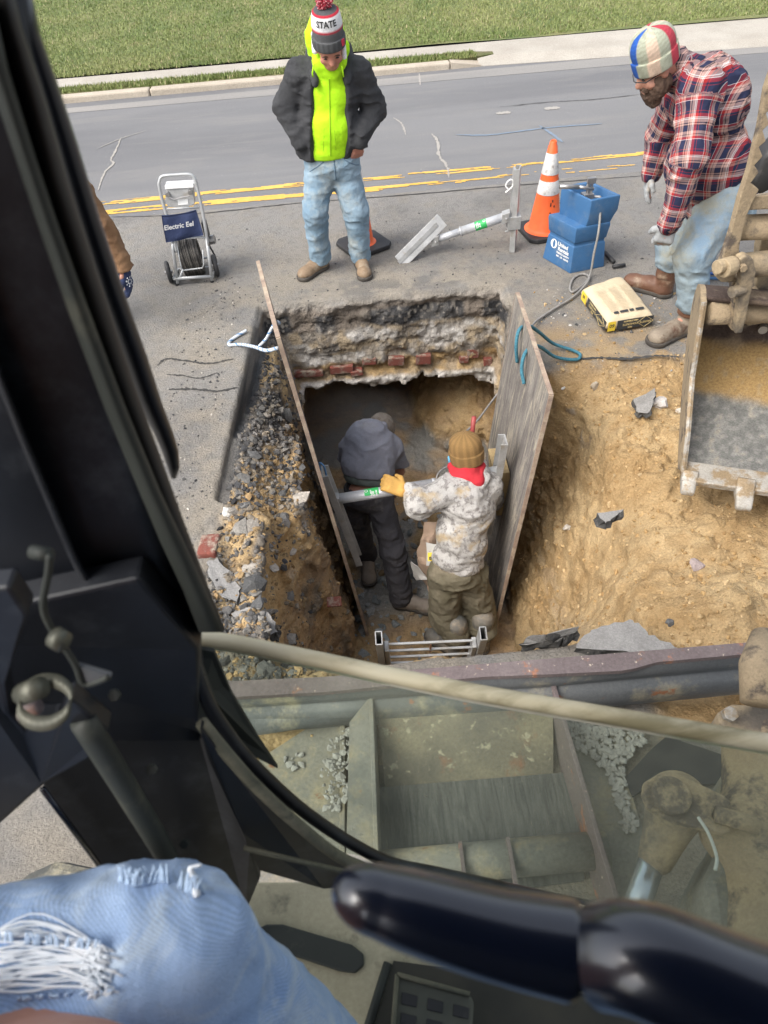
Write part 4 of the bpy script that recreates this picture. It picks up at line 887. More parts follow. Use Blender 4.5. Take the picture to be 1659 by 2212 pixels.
def stone(px, py, z, r_, lab, col, flat=.75, seed=0, name='stone', yv=None):
    p = atZ(px, py, z); zz_ = drop(p[0], p[1]); p = V(p[0], p[1], max(zz_, -1.6)+r_*.3)
    v, f = rocks([p], [r_], seed+3, flat, .35, 2); v = np.array(v); v += (fbm(v*30, 2, seed)[:, None]-.5)*r_*.3
    return tag(build(name, v, f, M('stone_'+str(seed), col, tuple(np.array(col)*.75), sc=14, rough=.92, fine=.3, bump=.004, bsc=90)), lab, 'stone')
slabpx('asphalt_slab', ((446, 1215), (470, 1205), (500, 1235), (520, 1270), (512, 1300), (480, 1290), (455, 1250)), (.02, .02, .0, -.01, -.01, .01, .02), .06, 'cracked grey lump of road surface by the brick at the near left corner', 'asphalt slab')
slabpx('asphalt_slab', ((500, 1325), (540, 1312), (585, 1330), (600, 1365), (560, 1380), (515, 1365)), (.0, .03, .02, -.03, -.02, .0), .06, 'dull grey asphalt chunk just above the window strip at the near left corner', 'asphalt slab')
stone(1430, 846, .05, .052, 'round white concrete lump on the sand beside the dark asphalt chip', (.62, .58, .54), seed=1)
stone(1478, 858, .03, .026, 'small white stone on the sand close to the bucket edge', (.66, .60, .50), seed=2)
stone(1288, 812, .0, .03, 'small pale stone on the sand below the teal rope', (.55, .47, .36), seed=3)
stone(1520, 1192, .0, .035, 'pinkish stone alone on the sand slope below the bucket', (.42, .34, .32), seed=4)
stone(1258, 992, -.1, .03, 'sharp pale shard on the sand right of the panel', (.62, .57, .50), seed=5)
stone(1302, 1296+10, -.1, .022, 'small dark grey stone on the sand above the slabs', (.15, .15, .16), seed=6)
stone(1458, 1362-40, .0, .022, 'dark chip in the sand above the large slab', (.13, .13, .13), seed=7)
stone(505, 1142, -.1, .035, 'white stone beside the stick on the left ledge', (.6, .58, .54), seed=8)
stone(575, 1440-5, .0, .03, 'pale lump at the near left corner by the window strip', (.55, .52, .46), seed=9)
stone(695, 1000, -1.2, .05, 'grey lump high on the left wall of the hole', (.36, .34, .31), seed=10) if False else None
b = MB(); b.box(atZ(504, 1105, -.18), V(.002, .10, .03), (.018, 0, 0), (0, 0, .008)); tag(b.build('stick', M('old_wood', (.24, .17, .11), (.30, .22, .15), sc=20, rough=.9, fine=.2), bevel=.004), 'short brown wooden stick lying on the ledge left of the hole', 'stick')
b = MB(); b.tube([atZ(712, 1300, -1.1), atZ(725, 1302, -1.15)], .012, 8)
b = MB(); b.box(atZ(452, 1182, .02), (.05, 0, 0), (.01, .06, .01), (0, 0, .03)); tag(b.build('brick_piece', m_brick, bevel=.012), 'broken red brick lump at the end of the saw cut', 'brick')
b = MB(); pz = [atZ(1318, 572, .02), atZ(1300, 560, .03), atZ(1325, 578, .015), atZ(1350, 573, .015)]
b.tube([atZ(1306, 545, .03), atZ(1326, 566, .02)], .016, 8); b.tube([atZ(1324, 576, .02), atZ(1350, 572, .02)], .014, 8); tag(b.build('hammer', m_black, smooth=True), 'dark hand tool lying on the road behind the blue tank', 'tool')
# torn bag in the pit
tb = thing('torn_bag', 'torn brown paper bag with a yellow panel on the floor of the hole', 'bag', atY(915, 1200, 3.0))
def sheetpx(name, rows, mat, seed, amp=.02, th=.004):
    g = np.random.default_rng(seed); R = len(rows); Cn = len(rows[0]); gridp = [[atY(*q) for q in r_] for r_ in rows]; n = 5; v = []; NU, NV = (R-1)*n+1, (Cn-1)*n+1
    for i in range(NU):
        for j in range(NV):
            a, c = min(i//n, R-2), min(j//n, Cn-2); s, t_ = i/n-a, j/n-c
            v.append(gridp[a][c]*(1-s)*(1-t_)+gridp[a+1][c]*s*(1-t_)+gridp[a][c+1]*(1-s)*t_+gridp[a+1][c+1]*s*t_)
    v = np.array(v); v += (np.stack([vnoise(v*13, seed+k) for k in range(3)], 1)-.5)*amp*2; f = [(i*NV+j, i*NV+j+1, (i+1)*NV+j+1, (i+1)*NV+j) for i in range(NU-1) for j in range(NV-1)]
    o = build(name, v, f, mat, tb, False); md = o.modifiers.new('s', 'SOLIDIFY'); md.thickness = th; return o
sheetpx('paper_sack', [[(918, 1128, 3.05), (945, 1125, 3.0), (965, 1130, 3.0)], [(905, 1165, 3.0), (930, 1165, 2.93), (960, 1170, 2.95)], [(903, 1210, 2.98), (930, 1210, 2.9), (955, 1215, 2.92)], [(910, 1250, 2.95), (930, 1255, 2.9), (945, 1250, 2.9)], [(935, 1290, 2.9), (938, 1280, 2.86), (945, 1270, 2.86)]], M('brown_paper', (.33, .23, .165), (.40, .29, .21), sc=9, rough=.85), 3)
sheetpx('torn_flap', [[(892, 1215, 3.0), (900, 1222, 2.95)], [(889, 1242, 3.0), (915, 1240, 2.92)], [(900, 1252, 2.96), (925, 1250, 2.9)]], M('white_paper', (.52, .50, .47), (.40, .38, .35), sc=9, rough=.85), 5)
lbp = sheetpx('printed_panel', [[(920, 1172, 2.9), (946, 1176, 2.87)], [(922, 1196, 2.88), (944, 1198, 2.86)], [(921, 1222, 2.86), (944, 1224, 2.84)]], M('white_print', (.62, .61, .58), rough=.8), 8, .004)
p0 = atY(932, 1203, 2.85); axl = unit(atY(942, 1203, 2.84)-atY(922, 1203, 2.85)); ayl = unit(np.cross(unit(CAM-p0), axl)); b = MB(); nl = np.cross(axl, ayl)
b.box(p0+nl*.006, axl*.024, ayl*.028, nl*.002); b.build('yellow_panel', m_bagyel, lbp); put_text('lettering', '80', .03, p0+nl*.010+ayl*-.008, -axl, -ayl, m_bagblk, lbp, bold=.001); 
b = MB()
for k in range(9): b.box(p0+nl*.006+ayl*.040+axl*(k-4)*.0035, axl*(.0008+.0006*(k % 2)), ayl*.008, nl*.001)
b.build('bar_marks', m_bagblk, lbp)
b = MB()
for k, (a, c, L_) in enumerate((((705, 1302), (740, 1300), .02), ((735, 1325), (745, 1350), .02))):
    pass
c_ = atY(722, 1300, 2.55); b.box(c_, (.045, 0, 0), (0, .03, .01), (0, -.002, .008)); tag(b.build('brick_piece', m_brick, bevel=.004), 'flat brown brick piece jutting from the left wall low in the hole', 'brick')
b = MB(); b.tube([atZ(1500, 590, .02), atZ(1580, 592, .02)], .011, 8); tag(b.build('blue_hose', M('blue_hose', (.03, .10, .35), rough=.4), smooth=True), 'upper blue hose on the road behind the bearded man', 'hose')
b = MB(); b.tube([atZ(1500, 600, .02), atZ(1580, 602, .02)], .011, 8); tag(b.build('blue_hose', m_blue, smooth=True), 'lower blue hose on the road behind the bearded man', 'hose')
# ================================================================== PEOPLE
m_skin = M('skin', (.52, .27, .19), (.46, .22, .15), sc=25, rough=.55, fine=.05)
m_skinred = M('skin_ruddy', (.50, .23, .16), (.42, .17, .12), sc=22, rough=.55, fine=.05)
m_eye = M('eye_dark', (.03, .02, .02), rough=.4)
m_jacket = M('charcoal_canvas', (.028, .029, .032), (.042, .043, .046), sc=9, rough=.9, bump=.004, bsc=60, c3=(.14, .14, .14), sc3=7, th3=(.62, .80), fine=.2, fsc=150)
m_lining = M('fleece_lining', (.05, .05, .052), (.075, .075, .078), sc=40, rough=.95, bump=.003, bsc=160)
m_neon = M('neon_fleece', (.50, .92, .010), (.44, .85, .008), sc=6, rough=.85, bump=.006, bsc=16)
m_jeans = M('light_denim', (.16, .25, .33), (.25, .34, .41), sc=5, rough=.9, c3=(.38, .40, .37), sc3=3.5, th3=(.5, .72), fine=.14, fsc=180, bump=.008, bsc=22)
m_jeans2 = M('muddy_denim', (.18, .265, .35), (.235, .29, .31), sc=4, rough=.9, c3=(.27, .265, .21), sc3=2.4, th3=(.44, .58), fine=.14, fsc=180, bump=.008, bsc=22)
m_boot = M('tan_boot', (.20, .135, .08), (.27, .19, .12), sc=12, rough=.75, c3=(.36, .30, .22), sc3=10, th3=(.5, .7), fine=.15)
m_sole = M('boot_sole', (.05, .044, .038), (.09, .078, .065), sc=15, rough=.9)
m_hair = M('dark_beard', (.075, .045, .030), (.13, .08, .055), sc=30, rough=.9, bump=.010, bsc=90)
def J(*q): return atY(*q)
def headp(c, f, u, s=1.0):
    f = unit(f); u = unit(u-f*(np.array(u)@f)); sd_ = np.cross(f, u); A = np.array([sd_, f, u]); k = s
    L = lambda a, b_, z_: c+(sd_*a+f*b_+u*z_)*k
    pr = [ell(L(0, -.012, .03), V(.073, .092, .088)*k, A), ell(L(0, .018, -.03), V(.060, .070, .085)*k, A), ell(L(0, .040, -.080), V(.042, .040, .034)*k, A),
          cap(L(0, .078, .012), L(0, .098, -.030), .009*k, .015*k), cap(L(-.04, .072, .022), L(.04, .072, .022), .013*k), ell(L(.045, .055, -.035), V(.022, .022, .02)*k, A), ell(L(-.045, .055, -.035), V(.022, .022, .02)*k, A),
          cap(L(-.018, .076, -.060), L(.018, .076, -.060), .009*k), cap(L(-.015, .072, -.075), L(.015, .072, -.075), .010*k), ell(L(.074, -.008, -.008), V(.010, .020, .031)*k, A), ell(L(-.074, -.008, -.008), V(.010, .020, .031)*k, A)]
    return pr, L, A
def handp(w_, d, n, sd_, s=1.0, curl=.5, spread=.1, g=0.0):
    """w_ wrist, d direction of the fingers, n direction the palm faces, sd_ side of the thumb"""
    d = unit(d); n = unit(n-d*(n@d)); sd_ = unit(sd_-d*(sd_@d)-n*(sd_@n)); P = []; W = .040*s
    for k in (-1.0, -.35, .35, 1.0): P.append(cap(w_+d*.02*s+sd_*k*.022*s, w_+d*.088*s+sd_*k*W*.78, .015*s+g, .0125*s+g))
    for i, (k, L) in enumerate(((1.0, .066), (.35, .076), (-.35, .071), (-1.0, .056))):
        a = w_+d*.090*s+sd_*k*W*.80; an = 0; cur = curl*(.85+.12*i)
        dd = unit(d+sd_*k*spread)
        for j, fr in enumerate((.45, .32, .26)):
            an += cur*(.55 if j == 0 else .75); v = dd*math.cos(an)+n*math.sin(an); b_ = a+v*L*s*fr; P.append(cap(a, b_, (.0098-.0012*j)*s+g, (.0088-.0012*j)*s+g)); a = b_
    a = w_+d*.028*s+sd_*.026*s; b_ = a+unit(d*.6+sd_*.8+n*.25)*.042*s; P.append(cap(a, b_, .014*s+g, .0115*s+g)); c = b_+unit(d*.95+sd_*.25+n*.4*(1+curl))*.032*s; P.append(cap(b_, c, .0112*s+g, .009*s+g)); return P
def limbs(j, s=1.0, arms=True):
    P = []
    P += [ell(j['pelvis'], V(.145, .105, .11)*s), ell((j['pelvis']+j['chest'])/2, V(.135, .10, .17)*s), ell(j['chest'], V(.155, .11, .17)*s), cap(j['neck']-V(0, 0, .03), j['head'], .055*s, .052*s)]
    for q in 'LR':
        if 'sh'+q in j and arms:
            P += [cap(j['chest']+(j['neck']-j['chest'])*.6, j['sh'+q], .06*s, .055*s), cap(j['sh'+q], j['el'+q], .050*s, .040*s), cap(j['el'+q], j['wr'+q], .040*s, .026*s)]
        if 'hip'+q in j: P += [cap(j['hip'+q], j['kn'+q], .080*s, .055*s), cap(j['kn'+q], j['an'+q], .055*s, .036*s), cap(j['an'+q], j['an'+q]+(j['toe'+q]-j['an'+q])*.55, .032*s, .024*s)]
    return P
def boot(parent, an, toe, s, mat, sole, shaft=None, sr=.056, name='boot'):
    an = np.array(an, float); toe = np.array(toe, float); d = toe-an; d[2] = 0; d = unit(d); g = min(an[2], toe[2]); heel = V(an[0], an[1], 0)-d*.055*s; tip = heel+d*.295*s
    zf = g; sd_ = V(-d[1], d[0], 0); top = shaft if shaft is not None else V(an[0], an[1], zf+.16)
    H = lambda t, z_: V(*(heel+d*.295*s*t)[:2], zf+z_)
    pr = [cap(H(.16, .055), top, .050*s, sr*s), cap(H(.18, .045), H(.45, .055), .045*s, .046*s), cap(H(.45, .055), H(.80, .038), .045*s, .044*s), ell(H(.80, .040), V(.050, .062, .040)*s, [sd_, d, (0, 0, 1)])]
    o = sdf(name, pr, .008, mat, parent, k=.03, floor=zf+.018, fold=(.005, (10, 10, 22)))
    sdf('sole', [cap(H(.15, .02), H(.40, .02), .056*s, .050*s), cap(H(.45, .02), H(.84, .02), .052*s, .063*s)], .006, sole, o, k=.008, floor=zf+.002, ceil=zf+.032)
    sdf('toe_cap', [ell(H(.84, .040), V(.053, .052, .045)*s, [sd_, d, (0, 0, 1)])], .006, mat, o, floor=zf+.03)
    for q_ in (.50, .57, .64):
        b = MB(); c_ = H(q_, .092-.04*(q_-.5)); b.tube([c_-sd_*.028*s-V(0, 0, .012), c_, c_+sd_*.028*s-V(0, 0, .012)], .0035, 5); b.build('lace', sole, o, smooth=True)
    return o
def lathe_hat(name, c, axis, ref, prof, colf, mat, parent, n=64, oval=1.12, wob=.0):
    """prof: (height along axis, radius); ref: forward; colour from colf(height, angle)"""
    a = unit(axis); f = unit(ref-a*(np.array(ref)@a)); s = np.cross(f, a); v = []; col = []; P = spline([(t_, r_, 0) for t_, r_ in prof], 4)
    for i, q in enumerate(P):
        for k in range(n):
            an = 2*math.pi*k/n; r_ = q[1]*(1+wob*math.sin(an*5+q[0]*30)); v.append(c+a*q[0]+s*r_*math.cos(an)+f*r_*oval*math.sin(an)); col.append(colf(q[0], an))
    F = [(i*n+k, i*n+(k+1) % n, (i+1)*n+(k+1) % n, (i+1)*n+k) for i in range(len(P)-1) for k in range(n)]
    F.append(tuple(range((len(P)-1)*n, len(P)*n))); return build(name, v, F, mat, parent, True, col=np.array(col))
m_knit = M('knit', (1, 1, 1), attr='Col', rough=.95, bump=.006, bsc=110, fine=.15, fsc=160, bs=(2.2, 2.2, .6))
# ------------------------------------------------------------------ man in the neon hood
t = thing('person', 'man in dark jacket, neon yellow hoodie and striped bobble hat, hands in pockets', 'person', (-.2, 5.15, 0))
j = dict(pelvis=J(713, 345, 5.20), chest=J(712, 190, 5.18), neck=J(712, 132, 5.12), head=J(712, 101, 5.03), shL=J(648, 158, 5.18), elL=J(617, 228, 5.24), wrL=J(653, 312, 5.10),
         shR=J(774, 155, 5.18), elR=J(808, 234, 5.24), wrR=J(776, 306, 5.08), hipL=J(692, 360, 5.22), knL=J(681, 455, 5.12), anL=J(693, 560, 5.22), hipR=J(742, 356, 5.22), knR=J(768, 455, 5.14), anR=J(778, 556, 5.20))
j['anL'][2] = .08; j['anR'][2] = .08; tl = atZ(655, 604, 0); tr_ = atZ(790, 606, 0); j['toeL'] = tl+V(0, 0, .04); j['toeR'] = tr_+V(0, 0, .04)
hf = unit(V(.06, -.85, -.50)); hu = unit(V(.0, -.42, .88))
hp, HL, HA = headp(j['head'], hf, hu, 1.05)
prims = limbs(j)+hp
for q, sx in (('L', -1), ('R', 1)): prims += handp(j['wr'+q], V(-sx*.18, .42, -.9), V(-sx*.3, .8, -.3), V(-sx*.9, -.3, 0), 1.0, .3)
body = sdf('body', prims, .009, m_skinred, t, k=.018)
sdf('jeans', [ell(j['pelvis']+V(.015, .01, -.01), (.185, .135, .13)), cap(j['hipL'], j['knL'], .108, .088), cap(j['knL'], V(j['anL'][0], j['anL'][1]-.01, .10), .086, .078), cap(j['hipR'], j['knR'], .108, .088), cap(j['knR'], V(j['anR'][0], j['anR'][1]-.01, .10), .086, .078)], .010, m_jeans, t, k=.035, fold=(.016, (6, 6, 15)), floor=.062)
for q, tp in (('L', tl), ('R', tr_)):
    boot(t, V(j['an'+q][0], j['an'+q][1], 0), V(tp[0], tp[1], 0), 1.0, m_boot, m_sole)
ct_ = (j['chest']+j['pelvis'])/2
tors = [ell(j['chest']+V(0, 0, -.02), (.175, .125, .19)), ell(ct_+V(0, -.015, 0), (.17, .14, .20)), ell(j['pelvis']+V(0, -.01, .08), (.165, .13, .09)), cap(j['neck']-V(0, 0, .04), j['neck']+V(0, .0, .02), .085, .07)]
hood_up = [cap(j['neck']+V(-.06, -.03, .0), j['neck']+V(.065, -.03, .0), .05), cap(j['neck']+V(-.085, .06, .04), j['head']+V(-.10, .10, .05), .05, .045), cap(j['neck']+V(.085, .05, .02), j['head']+V(.085, .06, -.02), .045, .035), cap(j['head']+V(-.09, .11, .0), j['head']+V(-.05, .13, .10), .05, .045), cap(j['head']+V(-.05, .13, .09), j['head']+V(.05, .12, .05), .06, .045)]
hood = sdf('hoodie', tors+hood_up, .010, m_neon, t, k=.03, fold=(.010, (7, 7, 12)), floor=j['pelvis'][2]+.035, cuts=[ell(j['head']+V(0, -.03, .03), (.088, .115, .14))])
for lp in (cap(j['head']+V(-.092, .02, -.02), j['head']+V(-.088, .06, .06), .020), cap(j['head']+V(.085, .0, -.06), j['head']+V(.085, .02, .0), .016)): sdf('hood_lining', [lp], .007, m_white, hood, k=.02)
zc = lambda z_: np.array([j['pelvis'][0]*(1-(z_-.85)/.5)+j['chest'][0]*((z_-.85)/.5)+.0, 0, z_])
b = MB(); zz_ = np.linspace(.90, 1.36, 24)
def front(x_, z_):
    """front surface of the hoodie under (x, z) found on the mesh"""
    h = hb.ray_cast(Vector((x_, 4.6, z_)), Vector((0, 1, 0))); return h[0].y if h[0] else 5.05
hb = BVHTree.FromPolygons([tuple(v_.co) for v_ in hood.data.vertices], [tuple(p.vertices) for p in hood.data.polygons])
b.tube([V(zc(z_)[0]+.005, front(zc(z_)[0]+.005, z_)-.002, z_) for z_ in zz_], .004, 5); b.build('zip', M('neon_zip', (.30, .52, .01), rough=.7), hood)
for sx in (-1, 1):
    b = MB(); b.tube([V(zc(z_)[0]+sx*(.015+.22*(1.06-z_)**0*(.08+(z_-.92)*-.3+.05)), front(zc(z_)[0]+sx*.05, z_)-.001, z_) for z_ in np.linspace(.93, 1.08, 8)], .003, 5); b.build('pocket_seam', M('neon_seam', (.33, .60, .01), rough=.8), hood)
    b = MB(); b.tube([J(708+sx*30, 140+2*sx, 4.98), J(708+sx*33, 158, 4.99), J(709+sx*33, 166, 5.0)], .005, 6); b.build('drawstring', m_neon, hood, smooth=True)
jt = [ell(j['chest']+V(0, .005, -.02), (.205, .15, .20)), ell(ct_+V(-.005, -.005, -.02), (.222, .165, .22)), ell(j['pelvis']+V(-.01, 0, .10), (.222, .155, .13)),
      cap(j['neck']+V(0, .03, -.05), j['shL'], .085, .078), cap(j['neck']+V(0, .03, -.05), j['shR'], .085, .078)]
armsp = []
for q in 'LR': armsp += [cap(j['sh'+q], j['el'+q], .080, .078), cap(j['el'+q], j['wr'+q]+(j['wr'+q]-j['el'+q])*-.08, .080, .058)]
c0_, c1_ = zc(.80), zc(1.5)
fy = 5.02
jk = sdf('jacket', jt+armsp, .010, m_jacket, t, k=.028, fold=(.018, (6, 6, 15)), floor=j['pelvis'][2]+.028, ck=.012,
    cuts=[cap(V(c0_[0]+.0, fy-.03, .78), V(c1_[0]+.005, fy-.04, 1.50), .150, .135), cap(V(c0_[0]+.0, fy-.12, .78), V(c1_[0], fy-.12, 1.50), .165, .155), ell(j['neck']+V(0, -.02, .05), (.10, .11, .09))])
jbv = BVHTree.FromPolygons([tuple(v_.co) for v_ in jk.data.vertices], [tuple(p.vertices) for p in jk.data.polygons])
for sx in (-1, 1):
    pts = []
    for z_ in np.linspace(.885, 1.40, 18):
        x_ = zc(z_)[0]
        for e in np.linspace(0, .22, 45):
            h = jbv.ray_cast(Vector((x_+sx*e, 4.6, z_)), Vector((0, 1, 0)))
            if h[0] and h[0].y < 5.16: pts.append(V(x_+sx*(e+.006), h[0].y-.004, z_)); break
    if len(pts) > 3:
        b = MB(); b.tube(pts, .008, 6); b.build('lapel_edge', m_lining, jk, smooth=True)
# folded-down hood of the jacket behind the shoulders and cuffs
sdf('jacket_hood', [cap(j['neck']+V(-.11, .05, -.02), j['neck']+V(-.09, .12, .03), .05), cap(j['neck']+V(.11, .05, -.02), j['neck']+V(.09, .12, .03), .05), cap(j['neck']+V(-.09, .13, .0), j['neck']+V(.09, .13, .0), .06), cap(j['neck']+V(-.115, .03, -.03), j['neck']+V(-.105, -.075, -.10), .035, .02), cap(j['neck']+V(.115, .03, -.03), j['neck']+V(.10, -.075, -.10), .035, .02)], .010, m_jacket, jk, k=.03, fold=(.01, (8, 8, 8)))
# bobble hat
def hatcol(z_, an):
    z_ = z_/.92
    if z_ < .055: return V(.075, .078, .080)*(1.15 if int(an*14) % 2 else .8)
    if z_ < .112: return V(.10, .102, .105)
    if z_ < .121: return V(.45, .02, .04)
    if z_ < .129: return V(.75, .75, .75)
    if z_ < .135: return V(.05, .05, .055)
    if z_ < .192: return V(.78, .78, .78)
    if z_ < .204: return V(.45, .02, .04)
    return V(.08, .08, .085)
hatc = HL(0, -.004, .018); hax = unit(V(-.02, -.22, .97))
prof = [(z_*.92, r_*.97) for z_, r_ in [(-.005, .098), (.0, .106), (.05, .107), (.056, .100), (.06, .097), (.10, .098), (.15, .094), (.19, .086), (.205, .070), (.215, .04), (.22, .01)]]
ht = lathe_hat('bobble_hat', hatc, hax, hf, prof, hatcol, m_knit, t)
s_ = unit(np.cross(unit(hf-hax*(hf@hax)), hax)); f_h = unit(hf-hax*(hf@hax))
def hatfn(x_, y_): an = -(x_-.008)/.098; return hatc+hax*(.149+y_)+(s_*-math.sin(an)*-1+f_h*math.cos(an)*1.12)*(.0955-(y_)*.16)
put_text('lettering', 'STATE', .046, None, (1, 0, 0), (0, 1, 0), M('letter_black', (.02, .02, .02), rough=.8), ht, bold=.0012, fn=hatfn)
b = MB(); an = -.85; pc = hatc+hax*.035+(s_*math.sin(an)+f_h*math.cos(an)*1.12)*.109; b.box(pc, unit(s_*math.cos(an)-f_h*math.sin(an))*.012, hax*.018, unit(s_*math.sin(an)+f_h*math.cos(an))*.002); b.build('patch', M('red_patch', (.5, .03, .06), rough=.8), ht)
pc = hatc+hax*.232; b = MB(); g = np.random.default_rng(2)
for k in range(420):
    v_ = unit(g.normal(size=3)); b.tube([pc+v_*.012, pc+v_*(.040+.012*g.random())+g.normal(size=3)*.004], [.003, .0036], 4, mi=int(g.random() < .35), cap=True)
tag(b.build('pompom', [M('pom_red', (.42, .035, .06), rough=.9), M('pom_pink', (.62, .25, .27), rough=.9)], ht), kind='stuff')
for sx in (-1, 1):
    e_ = MB(); p = HL(sx*.033, .078, -.004); e_.tube([p-HA[0]*.013, p, p+HA[0]*.013], [.003, .006, .003], 8); e_.build('eye', m_eye, body, smooth=True)
    e_ = MB(); p = HL(sx*.036, .086, .016); e_.tube([p-HA[0]*.018, p+V(0, 0, .002), p+HA[0]*.018], [.003, .005, .003], 6); e_.build('eyebrow', m_hair, body, smooth=True)
e_ = MB(); e_.tube([HL(-.024, .080, -.0665), HL(0, .086, -.066), HL(.024, .080, -.0665)], .003, 6); e_.build('mouth', M('lip', (.22, .07, .06), rough=.6), body, smooth=True)
b = MB(); b.box(V(j['pelvis'][0]+.02, front(j['pelvis'][0], .9)+.0, j['pelvis'][2]-.04), (.004, 0, 0), (0, .01, 0), (0, 0, .05))
b = MB(); zf_ = j['pelvis'][2]
jb2 = BVHTree.FromPolygons([tuple(v_.co) for o__ in t.children if o__.name.startswith('jeans') for v_ in o__.data.vertices], [tuple(p.vertices) for o__ in t.children if o__.name.startswith('jeans') for p in o__.data.polygons])
jn = [o__ for o__ in t.children if o__.name.startswith('jeans')][0]; m_seam = M('denim_seam', (.10, .16, .22), rough=.9)
def seam(x0, z0, x1, z1, nm, r_=.003):
    P = []
    for t_ in np.linspace(0, 1, 12):
        h = jb2.ray_cast(Vector((x0+(x1-x0)*t_, 4.5, z0+(z1-z0)*t_)), Vector((0, 1, 0)))
        if h[0]: P.append(V(h[0].x, h[0].y-.001, h[0].z))
    if len(P) > 2: b = MB(); b.tube(P, r_, 5); b.build(nm, m_seam, jn, smooth=True)
px0 = j['pelvis'][0]
seam(px0+.03, .86, px0+.03, .72, 'fly_seam', .004); seam(px0-.04, .85, px0-.15, .78, 'pocket_seam'); seam(px0+.10, .85, px0+.20, .78, 'pocket_seam')
# ------------------------------------------------------------------ plaid
def plaid_mat():
    mt = bpy.data.materials.new('plaid_flannel'); mt.use_nodes = True; nt = mt.node_tree; b = nt.nodes['Principled BSDF']; b.inputs['Roughness'].default_value = .9; b.inputs['Specular IOR Level'].default_value = .2
    a = nt.nodes.new('ShaderNodeAttribute'); a.attribute_name = 'bc'; sx = nt.nodes.new('ShaderNodeSeparateXYZ'); nt.links.new(a.outputs['Vector'], sx.inputs[0])
    def stripes(out, per, off):
        m1 = nt.nodes.new('ShaderNodeMath'); m1.operation = 'MULTIPLY_ADD'; m1.inputs[1].default_value = 1/per; m1.inputs[2].default_value = off; nt.links.new(out, m1.inputs[0])
        m2 = nt.nodes.new('ShaderNodeMath'); m2.operation = 'FRACT'; nt.links.new(m1.outputs[0], m2.inputs[0]); r = nt.nodes.new('ShaderNodeValToRGB'); r.color_ramp.interpolation = 'CONSTANT'; nt.links.new(m2.outputs[0], r.inputs[0])
        NV, RD, WH, TN, BK_ = (.022, .026, .06), (.36, .030, .030), (.75, .72, .70), (.42, .27, .235), (.012, .012, .016)
        st = [(0, NV), (.20, RD), (.215, NV), (.27, RD), (.36, WH), (.375, TN), (.40, WH), (.415, TN), (.50, BK_), (.52, TN), (.56, BK_), (.575, NV), (.72, TN), (.80, BK_), (.815, TN), (.86, RD), (.93, WH), (.945, NV)]
        el = r.color_ramp.elements; el[0].position = 0; el[0].color = (*st[0][1], 1); el[1].position = st[1][0]; el[1].color = (*st[1][1], 1)
        for p, c in st[2:]: e = el.new(p); e.color = (*c, 1)
        return r.outputs[0]
    c = mixc(nt, .5, stripes(sx.outputs[0], .175, .1), stripes(sx.outputs[1], .185, .3)); nt.links.new(c, b.inputs['Base Color'])
    tc = nt.nodes.new('ShaderNodeTexCoord'); bn = nt.nodes.new('ShaderNodeBump'); bn.inputs['Distance'].default_value = .010; nt.links.new(noise(nt, tc.outputs['Object'], 14, 4), bn.inputs['Height']); nt.links.new(bn.outputs[0], b.inputs['Normal'])
    return mt
m_plaid = plaid_mat()
# ------------------------------------------------------------------ bearded man in plaid
t = thing('person', 'bearded man in red and navy plaid shirt and striped knit cap leaning over', 'person', (2.1, 4.1, 0))
j = dict(pelvis=J(1572, 440, 4.28), chest=J(1535, 210, 4.30), neck=J(1462, 128, 4.25), head=J(1416, 146, 4.20),
         shL=J(1512, 195, 4.08), elL=J(1490, 340, 3.92), wrL=J(1448, 480, 3.90), shR=J(1470, 200, 4.45), elR=J(1432, 290, 4.55), wrR=J(1408, 372, 4.50),
         hipL=J(1560, 440, 4.15), knL=J(1498, 555, 3.96), anL=J(1490, 690, 3.98), toeL=atZ(1398, 738, .04), hipR=J(1565, 440, 4.42), knR=J(1452, 530, 4.46), anR=J(1438, 620, 4.60), toeR=atZ(1348, 602, .04))
aL = atZ(1488, 722, .0); aR = atZ(1440, 640, .0); j['anL'] = V(aL[0]-.03, aL[1]+.03, .10); j['anR'] = V(aR[0]-.03, aR[1]+.03, .10)
hf = unit(V(-.88, -.14, -.46)); hu = unit(V(-.46, -.06, .88))
hp, HL, HA = headp(j['head'], hf, hu, 1.12)
prims = limbs(j, 1.15)+hp
prims += handp(j['wrR'], V(-.1, -.05, -1), V(.9, -.2, 0), V(-.3, -.9, 0), 1.0, .45)+handp(j['wrL'], V(-.15, .0, -1), V(.3, 1, 0), V(-1, .2, 0), 1.0, .6)
body = sdf('body', prims, .010, m_skin, t, k=.018)
cm = (j['chest']+j['pelvis'])/2; ax_t = unit(j['chest']-j['pelvis']); sd_t = V(0, 1, 0); fr_t = unit(np.cross(sd_t, ax_t)); 
if fr_t[0] > 0: fr_t = -fr_t
Ax = [fr_t, sd_t, ax_t]
shirt = [ell(j['chest']+fr_t*.015-ax_t*.02, (.205, .235, .23), Ax), ell(cm+fr_t*.075-ax_t*.01, (.235, .235, .25), Ax), ell(j['pelvis']+fr_t*.04+ax_t*.08, (.215, .215, .17), Ax), cap(j['neck']-V(-.04, 0, .06), j['neck']+V(0, 0, -.02), .10, .075),
         cap(j['chest']+ax_t*.10, j['shL'], .11, .11), cap(j['chest']+ax_t*.10, j['shR'], .11, .105), cap(j['shL'], j['elL'], .105, .090), cap(j['elL'], j['wrL'], .088, .062), cap(j['shR'], j['elR'], .10, .085), cap(j['elR'], j['wrR'], .08, .058)]
sh_ = sdf('plaid_shirt', shirt, .0095, m_plaid, t, k=.045, fold=(.020, (6, 6, 9)), bc=True, plan=(0, 1, 2, 3, 4, 5), planes=[(j['pelvis']-ax_t*.015+V(0, 0, -.03), -ax_t)])
